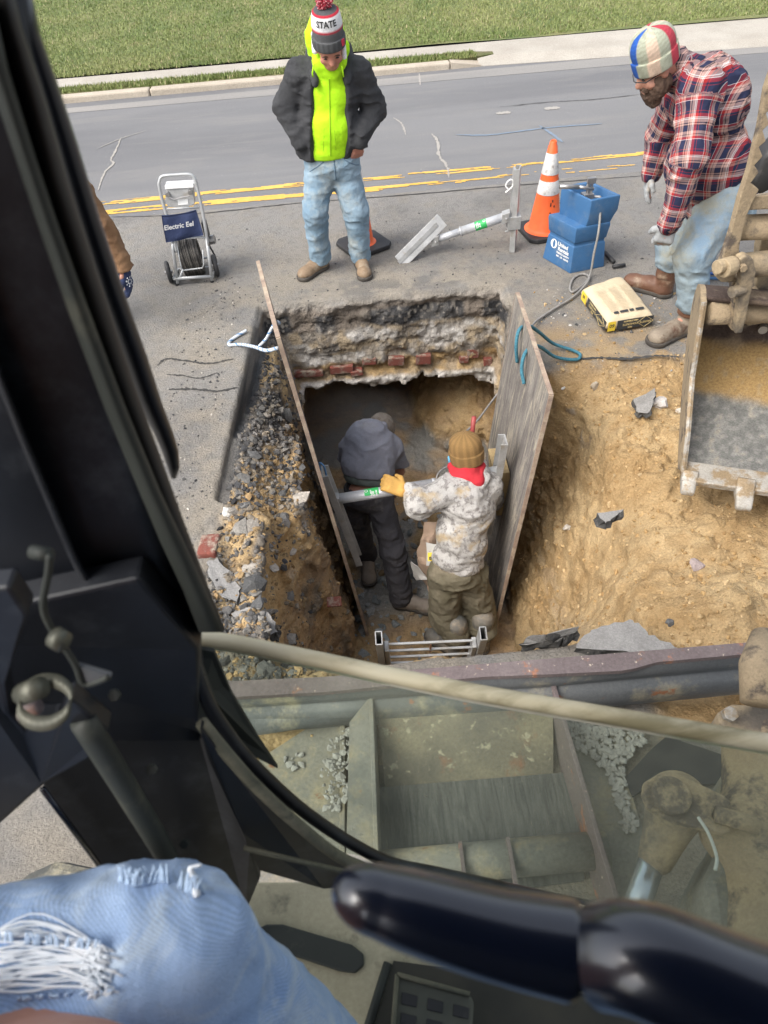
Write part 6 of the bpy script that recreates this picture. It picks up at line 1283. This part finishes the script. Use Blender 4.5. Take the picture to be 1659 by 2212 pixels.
# curved back of the blade: profile swept from left to right
def sweep(name, rows, mat, parent, smooth=True):
    v = []; f = []; n = len(rows[0])
    R_ = [spline(r_, 5) for r_ in zip(*rows)]; n = len(R_); mlen = len(R_[0])
    for c_ in R_: v += list(c_)
    f = [(i*mlen+k, i*mlen+k+1, (i+1)*mlen+k+1, (i+1)*mlen+k) for i in range(n-1) for k in range(mlen-1)]
    o = build(name, v, f, mat, parent, smooth); md = o.modifiers.new('s', 'SOLIDIFY'); md.thickness = .015; md.offset = 0; return o
rows = []
for (x0, x1, z_) in ((None, None, 0),): pass
cols = []
for X_ in (atZ(420, 1505, .33), atZ(800, 1480, .33), atZ(1200, 1452, .33), atZ(1800, 1395, .33)):
    cols.append([X_+V(0, .015, 0), X_+V(0, -.005, -.06), X_+V(0, .0, -.105), X_+V(0, -.035, -.13), X_+V(0, -.045, -.19), X_+V(0, -.02, -.27), X_+V(0, .03, -.35)])
sweep('blade_back', [[c[i] for c in cols] for i in range(7)], m_blade, bl)
# box pocket between the push arms
PT = .235
def wallpx(name, a, c, zt, zb, mat, th=.016, par=None):
    A, B = atZ(a[0], a[1], zt), atZ(c[0], c[1], zt); n = unit(np.cross(B-A, (0, 0, 1))); b = MB(); b.prism([A, B, V(B[0], B[1], zb), V(A[0], A[1], zb)], n*th); return b.build(name, mat, par or ex, bevel=.003)
fr = wallpx('blade_frame', (805, 1492), (822, 1960), .24, .0, m_frame)
wallpx('frame_plate', (1196, 1462), (1345, 1960), .24, .0, m_rust, .018, fr)
wallpx('frame_plate', (745, 1520), (745, 1900), .10, -.0, m_frame, .02, fr)
b = MB(); b.prism([atZ(755, 1560, .232), atZ(803, 1500, .232), atZ(820, 1960, .232), atZ(745, 1960, .232)], (0, 0, -.02)); b.build('flat_bar', m_frame, fr)
b = MB(); A = atZ(812, 1500, .20); B = atZ(1195, 1470, .20); A2 = atZ(832, 1700, .03); B2 = atZ(1195, 1672, .03)
v = [A, B, B2, A2]; b.prism(v, (0, .015, -.005)); b.build('back_plate', M('pocket_back', (.09, .08, .065), (.22, .19, .13), sc=4, rough=.8, c3=(.22, .10, .05), sc3=5, th3=(.58, .7), fine=.3, fsc=90, c4=(.34, .31, .22), sc4=24, th4=(.60, .66)), fr)
b = MB(); b.prism([A2+V(-.1, 0, .004), B2+V(.1, .0, .004), atZ(1262, 1900, .03), atZ(800, 1960, .03)], (0, 0, -.02)); b.build('pocket_floor', M('scraped_floor', (.06, .062, .060), (.12, .12, .112), sc=6, stretch=(10, 1, 1), rough=.7, c3=(.28, .26, .2), sc3=9, th3=(.64, .7), fine=.25), fr)
b = MB(); b.tube([atZ(815, 1880, .10), atZ(1310, 1835, .10)], .062, 18); b.build('cross_tube', m_frame, fr, smooth=True)
for px_ in (1000, 1105): b = MB(); b.box(atZ(px_, 1872-(px_-1000)*.09, .160), V(.006, 0, 0), V(0, .075, 0), V(0, 0, .02)); b.build('rib', m_rust, fr)
b = MB(); b.tube([atZ(540, 1560, .15), atZ(640, 1545, .15), atZ(800, 1530, .15)], .055, 16); b.build('left_tube', m_blade, fr, smooth=True)
# ground under the machine is seen through the glass; lumps of gravel lie on the frame
g = np.random.default_rng(44); pts = []; sz = []
def inpoly(p, poly):
    c = False; n = len(poly); j_ = n-1
    for i in range(n):
        if (poly[i][1] > p[1]) != (poly[j_][1] > p[1]) and p[0] < (poly[j_][0]-poly[i][0])*(p[1]-poly[i][1])/(poly[j_][1]-poly[i][1])+poly[i][0]: c = not c
        j_ = i
    return c
regs = [([(1215, 1555), (1300, 1560), (1380, 1580), (1395, 1600), (1345, 1650), (1355, 1720), (1375, 1790), (1350, 1800), (1320, 1690), (1290, 1640), (1240, 1620)], 620, .06), ([(770, 1545), (800, 1560), (790, 1640), (745, 1740), (700, 1760), (690, 1680), (715, 1600)], 190, .10), ([(605, 1640), (650, 1625), (655, 1655), (615, 1660)], 12, .06)]
for poly, n_, z_ in regs:
    k = 0; xs_ = [p[0] for p in poly]; ys_ = [p[1] for p in poly]
    while k < n_:
        p = (min(xs_)+(max(xs_)-min(xs_))*g.random(), min(ys_)+(max(ys_)-min(ys_))*g.random())
        if inpoly(p, poly): pts.append(atZ(p[0], p[1], z_+.008)); sz.append(.004+.011*g.random()**1.8); k += 1
v, f = rocks(pts, sz, 5, .7, .5, 1); tag(build('gravel', v, f, M('gravel_grey', (.29, .28, .26), (.40, .39, .36), sc=30, rough=.9)), 'pale angular gravel lying on the blade frame', 'gravel', kind='stuff')
polyZ('track_frame', ((1225, 1560), (1400, 1580), (1345, 1650), (1390, 1800), (1400, 2200), (1330, 2200), (1330, 1960)), .05, .03, m_frame, fr)
polyZ('deck_plate', ((560, 1640), (745, 1520), (745, 2000), (560, 2000)), .06, .03, m_frame, fr)
# ---- swing post and cylinder end on the right
sp = polyZ('swing_post', ((1640, 1560), (1800, 1540), (1800, 2200), (1560, 2200), (1520, 1900), (1570, 1800), (1600, 1760), (1590, 1640)), .62, .35, m_frame, ex, .03)
b = MB(); b.tube([atZ(1412, 1850, .54), atZ(1340, 2060, .46)], .036, 18); b.build('cylinder_rod', M('chrome_rod', (.55, .60, .64), rough=.25, metal=.8), sp, smooth=True)
sdf('rod_end', [cap(atZ(1462, 1735, .60), atZ(1418, 1850, .54), .080, .050), cap(atZ(1462, 1730, .64), atZ(1462, 1735, .50), .080)], .010, m_dirtsteel, sp, k=.03)
polyZ('keeper_plate', ((1390, 1690), (1420, 1672), (1470, 1672), (1560, 1715), (1580, 1730), (1578, 1745), (1545, 1748), (1537, 1760), (1548, 1775), (1575, 1782), (1580, 1795), (1560, 1800), (1460, 1775), (1400, 1745), (1388, 1715)), .735, .025, m_tanpaint, sp, .006)
b = MB(); c_ = atZ(1448, 1722, .738); b.tube([c_, c_+V(0, 0, .022)], .052, 24); b.build('pin', m_tanpaint, sp, bevel=.006)
b = MB(); b.tube([atZ(1545, 1758, .745), atZ(1640, 1785, .745)], .022, 12); b.build('bolt', m_tanpaint, sp, smooth=True)
sdf('boss', [ell(atZ(1590, 1800, .60), (.10, .09, .10)), cap(atZ(1640, 1600, .6), atZ(1660, 2100, .6), .10, .10)], .012, m_tanpaint, sp, k=.04, fold=(.01, (8, 8, 8)))
b = MB(); b.tube(spline([atZ(1508, 1765, .80), atZ(1530, 1800, .80), atZ(1548, 1850, .80), atZ(1545, 1880, .80)], 5), .0045, 6); b.build('zip_tie', M('tie_white', (.5, .52, .48), rough=.6), sp, smooth=True)
polyZ('opening_shade', ((1405, 1620), (1440, 1590), (1590, 1640), (1590, 1690), (1400, 1700), (1365, 1720), (1350, 1680)), .055, .02, m_black, fr)  # flat black sheet painting the shade of an opening beside the frame
b = MB(); b.tube([atZ(1660, 1380, .85), atZ(1640, 1440, .85), atZ(1640, 1520, .82)], [.050, .055, .050], 16); b.build('hose_sleeve', m_tanpaint, sp, smooth=True)
b = MB(); c_ = atZ(1573, 1544, .72); b.tube([c_, c_+V(-.003, -.01, .028)], .022, 6); b.build('bolt', m_wornlip, sp, bevel=.002)
b = MB(); b.prism([atZ(1548, 1540, .70), atZ(1580, 1520, .70), atZ(1700, 1525, .70), atZ(1700, 1600, .70), atZ(1560, 1570, .70)], (0, 0, -.08)); b.build('bracket', m_dirtsteel, sp, bevel=.008)
# ---- track seen through the low left opening
tr_o = polyZ('track', ((-60, 1975, .42), (60, 1880, .42), (120, 1853, .42), (250, 1880, .42), (330, 2000, .42), (330, 2300, .42), (-60, 2300, .42)), .42, .36, M('muddy_track', (.05, .055, .055), (.12, .115, .095), sc=6, rough=.8, c3=(.30, .27, .19), sc3=6, th3=(.5, .62), bump=.01, bsc=20), ex, .03)
# ---- cab: posts, seals, panels
def band(name, pts, mat, parent, round_=.5, n=10):
    """strip of the cab post: rows of (left px, right px, py, Y), rounded towards the viewer"""
    v = []; f = []
    for (xl_, xr_, py_, Y_) in pts:
        for k in range(n+1):
            t_ = k/n; bul = math.sin(math.pi*t_); w_ = (xr_-xl_)*Y_/1500*1.4
            v.append(atY(xl_+(xr_-xl_)*t_, py_, Y_-round_*w_*bul**.6))
    m0 = len(v)
    for (xl_, xr_, py_, Y_) in pts:
        for k in range(n+1): v.append(atY(xl_+(xr_-xl_)*k/n, py_, Y_+.03))
    W = n+1; L = len(pts)
    for i in range(L-1):
        for k in range(n): a = i*W+k; f.append((a, a+1, a+W+1, a+W)); a += m0; f.append((a, a+W, a+W+1, a+1))
        for k in (0, n): a = i*W+k; f.append((a, a+W, m0+a+W, m0+a) if k == 0 else (a+W, a, m0+a, m0+a+W))
    for i in (0, L-1):
        for k in range(n): a = i*W+k; f.append((a+1, a, m0+a, m0+a+1) if i == 0 else (a, a+1, m0+a+1, m0+a))
    return build(name, v, f, mat, parent, True)
cf = band('cab_post', [(-300, 40, -120, .46), (-300, 80, 180, .46), (-300, 170, 460, .46), (-300, 290, 860, .46), (-300, 400, 1250, .44), (-300, 440, 1420, .42), (-300, 430, 1600, .36)], m_cabin, ex, .06)
band('mirror_bar', [(10, 62, -40, .52), (40, 90, 80, .52), (72, 125, 180, .52), (110, 168, 310, .52), (158, 216, 470, .52), (213, 272, 640, .52), (262, 318, 770, .52), (300, 350, 870, .52), (332, 374, 935, .52), (350, 386, 975, .52), (362, 388, 1010, .52), (370, 380, 1034, .52)], m_gloss if False else M('satin_black', (.010, .012, .018), (.014, .016, .022), sc=3, rough=.3), cf, .45)
band('door_seal', [(-35, 22, -60, .45), (0, 48, 60, .45), (45, 100, 220, .45), (90, 150, 400, .45), (155, 215, 600, .45), (235, 290, 830, .45), (300, 352, 1000, .45), (345, 395, 1120, .44), (400, 440, 1240, .43), (455, 487, 1362, .42)], M('brown_grey_seal', (.022, .020, .018), (.036, .032, .028), sc=6, rough=.6, c3=(.08, .072, .06), sc3=9, th3=(.62, .75)), cf, .5)
band('inner_seal', [(-80, -20, -20, .43), (-30, 18, 150, .43), (30, 74, 330, .43), (80, 124, 480, .43), (150, 196, 680, .43), (225, 272, 880, .43), (300, 346, 1060, .42), (346, 398, 1170, .42), (395, 446, 1275, .41), (430, 484, 1366, .40)], m_seal, cf, .5)
for k, (x0, dxx) in enumerate(((-200, 22),)):
    band('post_rib', [(x0, x0+dxx, 300, .425), (x0+110, x0+110+dxx, 620, .425), (x0+240, x0+240+dxx, 950, .42), (x0+350, x0+350+dxx, 1210, .41), (x0+430, x0+430+dxx, 1360, .40)], m_cabin, cf, .5)
# lower body of the post down to the floor
lowp = polyY('lower_post', ((-300, 1380, .36), (300, 1250, .40), (430, 1400, .40), (428, 1553, .37), (470, 1640, .35), (520, 1770, .32), (545, 1840, .31), (562, 1900, .30), (536, 1962, .29), (530, 2100, .26), (420, 2300, .22), (330, 2100, .26), (225, 1882, .30), (92, 1700, .33), (0, 1782, .315), (-300, 1990, .27)), .3, .03, m_cabin, ex, .004)
b = MB(); b.tube(spline([atY(180, 1555, .30), atY(270, 1700, .285), atY(360, 1850, .265), atY(430, 1990, .25)], 5), [.012]*16, 8); b.build('post_rib', m_seal, lowp, smooth=True)
b = MB(); b.tube([atY(92, 1703, .318), atY(160, 1795, .30), atY(232, 1893, .285)], .0035, 6); b.build('opening_seal', m_gloss, lowp, smooth=True)
for px_, py_, y_ in ((250, 1500, .325), (330, 1660, .305), (400, 1820, .28)):
    b = MB(); a = atY(px_, py_, y_); b.tube([a, a-fw*.005], .006, 6); b.build('bolt', m_seal, lowp, bevel=.001)
# dashboard-side plate with slot, clamp and bent rod
pn = polyY('side_plate', ((-200, 1290, .31), (20, 1270, .31), (60, 1330, .31), (10, 1480, .305), (20, 1540, .30), (52, 1580, .30), (80, 1560, .30), (120, 1560, .30), (150, 1510, .30), (235, 1580, .30), (190, 1640, .29), (95, 1694, .285), (0, 1778, .275), (-200, 1950, .25)), .3, .02, m_cabin, ex, .003)
m_clampd = M('dull_clamp', (.075, .078, .062), (.13, .13, .10), sc=40, rough=.5, metal=.4)
c_ = atY(100, 1500, .285)
P = [c_+rt*math.cos(a)*.019*1.1+up*math.sin(a)*.016+fw*.004*math.sin(a) for a in np.linspace(0, 6.28, 25)[:-1]]; b = MB(); vv_ = []
for k, p in enumerate(P): vv_ += [p, p-up*.011-fw*.003]
n_ = len(P); b.add(vv_, [(2*k, 2*((k+1) % n_), 2*((k+1) % n_)+1, 2*k+1) for k in range(n_)]); o = b.build('clamp_ring', m_clampd, pn, smooth=True); md = o.modifiers.new('s', 'SOLIDIFY'); md.thickness = .0025
b = MB(); b.tube([atY(50, 1500, .29), atY(85, 1485, .285)], .009, 12); b.build('clamp_pin', m_clampd, pn, smooth=True)
b = MB(); b.tube([atY(118, 1375, .29), atY(138, 1388, .285)], .008, 12); b.build('knob', m_clampd, pn, smooth=True)
b = MB(); b.tube(spline([atY(108, 1198, .31), atY(104, 1240, .305), atY(93, 1310, .30), (atY(112, 1360, .295)), atY(140, 1400, .29), atY(165, 1440, .285), atY(178, 1475, .28), atY(200, 1476, .28), atY(236, 1462, .28)], 4), .0026, 6); b.build('bent_rod', m_seal, pn, smooth=True)
polyY('rod_foot', ((168, 1440, .285), (240, 1462, .28), (205, 1480, .28), (175, 1478, .28)), .28, .004, M('dull_plate', (.07, .075, .08), rough=.5), pn)
b = MB(); b.tube([atY(70, 1192, .32), atY(108, 1198, .315)], .005, 8); b.build('lever_end', m_seal, pn, smooth=True)
b = MB(); b.tube([atY(55, 1545, .30), atY(75, 1525, .30)], .008, 10); b.build('clamp_pin', m_rust, pn, smooth=True)
# ---- lower window: pane, top strip, seal
GZ = 1.95
gl_t = [atZ(x_, y_, GZ) for x_, y_ in ((372, 1385), (1000, 1500), (1760, 1640))]
gl_b = [atZ(x_, y_, 1.46) for x_, y_ in ((560, 1810), (1100, 1905), (1760, 2075))]
mg = bpy.data.materials.new('dusty_glass'); mg.use_nodes = True; nt = mg.node_tree; nt.nodes.remove(nt.nodes['Principled BSDF']); out = nt.nodes['Material Output']
tr1 = nt.nodes.new('ShaderNodeBsdfTransparent'); tr1.inputs[0].default_value = (.74, .82, .73, 1); df = nt.nodes.new('ShaderNodeBsdfDiffuse'); df.inputs[0].default_value = (.44, .45, .35, 1); gs = nt.nodes.new('ShaderNodeBsdfGlossy'); gs.inputs['Roughness'].default_value = .12
tc = nt.nodes.new('ShaderNodeTexCoord'); n1 = noise(nt, tc.outputs['Object'], 7, 6, None, .6); n2 = noise(nt, tc.outputs['Object'], 90, 3, None, .6)
r1 = ramp(nt, .35, .75); r1.inputs[3].default_value = .15; r1.inputs[4].default_value = .42; nt.links.new(n1, r1.inputs[0]); r2 = ramp(nt, .60, .72); r2.inputs[4].default_value = .12; nt.links.new(n2, r2.inputs[0])
ad = nt.nodes.new('ShaderNodeMath'); ad.operation = 'ADD'; nt.links.new(r1.outputs[0], ad.inputs[0]); nt.links.new(r2.outputs[0], ad.inputs[1])
mx = nt.nodes.new('ShaderNodeMixShader'); nt.links.new(ad.outputs[0], mx.inputs[0]); nt.links.new(tr1.outputs[0], mx.inputs[1]); nt.links.new(df.outputs[0], mx.inputs[2])
mx2 = nt.nodes.new('ShaderNodeMixShader'); mx2.inputs[0].default_value = .05; nt.links.new(mx.outputs[0], mx2.inputs[1]); nt.links.new(gs.outputs[0], mx2.inputs[2]); nt.links.new(mx2.outputs[0], out.inputs[0])
b = MB(); b.add(gl_t+gl_b, [(0, 1, 4, 3), (1, 2, 5, 4)]); win = b.build('window', mg, ex)
strip = [atZ(x_, y_, GZ) for x_, y_ in ((352, 1374), (440, 1380), (520, 1391), (700, 1428), (1000, 1491), (1350, 1552), (1760, 1622))]
b = MB(); b.tube(spline(strip, 5), .0105, 12, sq=.9); o = b.build('edge_strip', m_gasket, win, smooth=True)
b = MB(); b.tube([p+V(0, -.003, -.0085) for p in spline(strip, 5)], .0062, 8); b.build('strip_lip', M('pale_strip', (.62, .59, .48), rough=.5), o, smooth=True)
seal = [atY(a, c, y_) for a, c, y_ in ((405, 1400, .405), (425, 1460, .40), (455, 1530, .385), (510, 1610, .37), (575, 1680, .355), (660, 1755, .34), (760, 1822, .33), (850, 1865, .32), (960, 1888, .315), (1150, 1930, .31), (1400, 1985, .30), (1760, 2080, .29))]
b = MB(); b.tube(spline(seal, 5), .0085, 10); b.build('window_seal', m_cabin, win, smooth=True)
s2 = [atY(a, c, y_) for a, c, y_ in ((436, 1562, .355), (500, 1640, .34), (560, 1705, .33), (640, 1778, .315), (735, 1852, .30), (830, 1890, .295))]
b = MB(); b.tube(spline(s2, 5), .0075, 10); b.build('dusty_trim', m_seal2, win, smooth=True)
polyY('corner_panel', ((432, 1575, .345), (500, 1650, .335), (640, 1790, .312), (740, 1862, .298), (850, 1905, .292), (700, 1920, .290), (560, 1880, .292), (525, 1800, .305), (450, 1640, .33)), .3, .012, m_cabin, win)
polyY('corner_panel', ((398, 1400, .41), (420, 1400, .41), (470, 1540, .385), (560, 1670, .36), (640, 1745, .345), (600, 1760, .34), (500, 1665, .35), (430, 1560, .37)), .3, .008, m_seal, win)
polyY('corner_panel', ((400, 1398, .425), (462, 1408, .43), (500, 1500, .42), (560, 1600, .40), (600, 1660, .385), (520, 1620, .385), (440, 1500, .40)), .3, .005, m_seal, win)
b = MB(); b.tube([atY(528, 1832, .29), atY(740, 1882, .28)], .0035, 6); b.build('panel_lip', m_seal2, win, smooth=True)
# ---- cab floor, mat, pedal
FZ = 1.40
fl_ = polyZ('cab_floor', ((535, 1905), (720, 1905), (960, 1880), (1700, 2060), (2300, 2500), (2300, 3600), (200, 3600), (380, 2400)), FZ, .03, m_floor, ex, .003)
polyZ('floor_pad', ((556, 2005), (575, 1996), (610, 1996), (760, 2040), (785, 2060), (786, 2085), (768, 2102), (735, 2098), (590, 2050), (562, 2030)), FZ+.008, .007, m_seal, fl_, .003)
b = MB(); b.tube([atZ(838, 2080, FZ+.004), atZ(770, 2300, FZ+.004)], .007, 8); b.build('floor_ridge', m_seal, fl_, smooth=True)
polyZ('floor_cover', ((850, 2075), (1100, 2110), (1900, 2300), (1900, 3000), (740, 3000), (800, 2240)), FZ+.004, .003, M('dark_floor', (.025, .026, .022), (.06, .055, .04), sc=5, rough=.8), fl_)
pd = polyZ('pedal', ((858, 2105), (1015, 2148), (1024, 2165), (1015, 2320), (840, 2320)), FZ+.06, .012, M('pedal_rubber', (.075, .078, .062), (.12, .12, .09), sc=9, rough=.7), ex, .004)
for i in range(2):
    for k in range(3):
        x0, y0 = 868+56*k-2*i, 2142+44*i+13*k; polyZ('tread_block', ((x0, y0), (x0+34, y0+9), (x0+32, y0+34), (x0-2, y0+26)), FZ+.062, .004, m_black, pd, .001)
b = MB(); b.tube([atZ(858, 2105, FZ+.064), atZ(1015, 2148, FZ+.064)], .0035, 6); b.tube([atZ(858, 2105, FZ+.064), atZ(843, 2300, FZ+.064)], .0035, 6); b.build('pedal_rim', m_seal2, pd, smooth=True)
# ---- glossy control lever grips close to the lens
def grip(name, pts, rad, par):
    P = spline(pts, 8); n = len(P); R_ = [rad[0]+(rad[1]-rad[0])*i/(n-1) for i in range(n)]
    if name != 'lever_grip': return (lambda b: (b.tube(P, R_, 32), b.build(name, m_gloss, par, smooth=True)))(MB())
    d0 = unit(P[1]-P[0]); tip = [P[0]-d0*rad[0]*math.cos(a)*1.5 for a in np.linspace(.12, math.pi/2, 12)[:-1]]
    R_ = [rad[0]*math.sin(a) for a in np.linspace(.12, math.pi/2, 12)[:-1]]+R_; P = tip+P
    b = MB(); b.tube(P, R_, 28); return b.build(name, m_gloss, par, smooth=True)
D0 = .34
b = MB(); b.tube([atD(1225, 2050, D0-.006), atD(1300, 2064, D0-.010)], .0165, 20); lv = b.build('control_lever', m_cabin, ex, smooth=True)
grip('lever_grip', [atD(822, 1946, D0), atD(900, 1970, D0-.002), atD(1080, 2020, D0-.004), atD(1238, 2052, D0-.006)], (.0165, .0225), lv)
grip('lever_base', [atD(1292, 2062, D0-.010), atD(1400, 2075, D0-.025), atD(1600, 2160, D0-.035), atD(1850, 2260, D0-.045)], (.0226, .0275), lv)
# ---- unseen roof and back of the cab, added to block sky light inside
b = MB(); b.box((.35, -.35, 3.12), (1.0, 0, 0), (0, .62, 0), (0, 0, .03)); b.box((.35, -.98, 2.2), (1.0, 0, 0), (0, .03, 0), (0, 0, .95)); b.box((-.68, -.35, 2.0), (.03, 0, 0), (0, .60, 0), (0, 0, .25)); b.box((.35, -.4, 1.37), (1.0, 0, 0), (0, .6, 0), (0, 0, .02)); b.build('unseen_cab_shell', m_cabin, ex)
# ================================================================== THE OPERATOR
m_opj = M('washed_denim', (.25, .38, .62), (.36, .49, .70), sc=9, rough=.9, bump=.0018, bsc=300, stretch=(1, 1, 1), c3=(.50, .60, .70), sc3=12, th3=(.50, .66), fine=.16, fsc=700)
nt = m_opj.node_tree; wv_ = nt.nodes.new('ShaderNodeTexWave'); wv_.inputs['Scale'].default_value = 190; wv_.inputs['Distortion'].default_value = 1.5; wv_.bands_direction = 'DIAGONAL'
tcn = [n_ for n_ in nt.nodes if n_.type == 'TEX_COORD'][0]; nt.links.new(tcn.outputs['Object'], wv_.inputs['Vector']); bs_ = nt.nodes['Principled BSDF']; lk = bs_.inputs['Base Color'].links[0].from_socket
rr1 = ramp(nt, 0, 1); rr1.inputs[3].default_value = .88; rr1.inputs[4].default_value = 1.10; nt.links.new(wv_.outputs[1], rr1.inputs[0]); nt.links.new(mixc(nt, 1.0, lk, rr1.outputs[0], 'MULTIPLY'), bs_.inputs['Base Color'])
m_thread = M('white_thread', (.62, .68, .74), (.74, .78, .82), sc=60, rough=.9)
op = thing('person', 'operator in the cab, one knee showing in ripped light blue jeans', 'person', atD(300, 2200, .66))
kn = atD(355, 2075, .66); hipO = atD(-420, 2290, .56); anO = atD(885, 2540, .92); kz = atD(300, 2060, .655)
kn2 = atD(1250, 3100, .62); hip2 = hipO+V(.34, -.22, -.02); an2 = kn2+V(.0, .02, -.45)
legs = [cap(hipO, kn, .085, .062), cap(kn, anO, .058, .045), cap(anO, anO+V(-.02, .05, -.06), .040, .034), cap(hipO, hip2, .10, .10), cap(hip2, kn2, .085, .062), cap(kn2, an2, .058, .045), cap(hipO+V(.22, -.12, .02), hipO+V(.22, -.2, .32), .13, .12), cap(hipO+V(.22, -.2, .32), hipO+V(.22, -.24, .52), .07, .06), ell(hipO+V(.22, -.22, .64), (.08, .10, .12))]
bodyO = sdf('body', legs, .010, m_skin, op, k=.03)
hole = atD(95, 2125, .545)
jo = sdf('jeans', [cap(hipO, kn, .102, .082), cap(kn, anO, .078, .072), cap(hipO, hip2, .12, .12), cap(hip2, kn2, .102, .080), cap(kn2, an2, .078, .070)], .006, m_opj, op, k=.03, fold=(.010, (9, 9, 9)), cuts=[ell(hole, (.058, .030, .034), [unit(kn-hipO), unit(np.cross(kn-hipO, up)), up])])
jb_ = BVHTree.FromPolygons([tuple(v_.co) for v_ in jo.data.vertices], [tuple(p.vertices) for p in jo.data.polygons])
def onj(px, py, lift=.002, d=None):
    r_ = unit(ray(px, py)); h = jb_.ray_cast(Vector(CAM), Vector(r_))
    if h[0] is None or h[3] > .9: return None
    return np.array(h[0])-r_*lift
g = np.random.default_rng(9)
b = MB()
for k in range(46):   # threads bowing across the rip, gathered towards the right
    y0 = 2012+3.1*k+6*g.normal(); x0 = -30+10*g.normal(); x1 = 225+22*g.normal(); y1 = 2052+1.9*k+10*g.normal(); bow = -26+14*g.normal()
    P = []
    for t_ in np.linspace(0, 1, 9):
        px_ = x0+(x1-x0)*t_; py_ = y0+(y1-y0)*t_+bow*math.sin(math.pi*t_)+4*math.sin(t_*9+k)
        p = onj(px_, py_, .002); P.append(atD(px_, py_, .58) if p is None else p)
    ds = [np.linalg.norm(p-CAM) for p in P]; base = np.linspace(ds[0], ds[-1], 9)
    P = [CAM+unit(p-CAM)*min(dd, bb+.006) for p, dd, bb in zip(P, ds, base)]
    if 9 < k < 30 and g.random() < .45: continue
    b.tube(P, .0006+.0006*g.random(), 5)
for k in range(60):
    a = g.random()*6.28; x0 = 215+30*math.cos(a)*g.random(); y0 = 2095+52*math.sin(a); p = onj(x0, y0, .001)
    if p is None: continue
    dd = (p-CAM)@fw; ln = 16+18*g.random(); an = g.normal()*1.2; b.tube(spline([p, atD(x0-ln*.6*math.cos(an), y0+ln*.5*math.sin(an), dd-.003), atD(x0-ln*math.cos(an+.5), y0+ln*math.sin(an+.5), dd-.001)], 3), .0009, 5)
tag(b.build('loose_threads', m_thread, jo, smooth=True), kind='stuff')
b = MB()
for k in range(90):   # frayed edges
    u_ = g.random(); 
    if k < 45: x0, y0 = 255+190*u_, 1890+8*math.sin(u_*9)+ (25*u_); dx_, dy_ = 10*g.normal(), -18-14*g.random()
    elif k < 70: x0, y0 = 0+250*u_, 2020+.10*250*u_; dx_, dy_ = 6*g.normal(), -8-8*g.random()
    else: x0, y0 = 20+230*u_, 2150-20*u_; dx_, dy_ = 8*g.normal(), 8+10*g.random()
    p = onj(x0, y0+12, .001)
    if p is None: continue
    dd = np.linalg.norm((p-CAM)@fw); q_ = atD(x0+dx_*.5, y0+dy_*.5, dd-.004); r_ = atD(x0+dx_, y0+dy_, dd-.002); b.tube(spline([p, q_, r_], 3), [.0013, .0011, .001, .0009, .0008, .0006, .0004], 5)
tag(b.build('frayed_edge', M('frayed_blue', (.42, .55, .72), rough=.9), jo, smooth=True), kind='stuff')
p = onj(425, 1935, .0); p = atD(420, 1925, .66) if p is None else p; dd = (p-CAM)@fw
b = MB(); b.tube(spline([p, atD(418, 1895, dd), atD(412, 1875, dd-.003), atD(436, 1868, dd)], 4), [.004]*5+[.003]*4+[.0016]*4, 6); b.build('frayed_tuft', m_thread, jo, smooth=True)
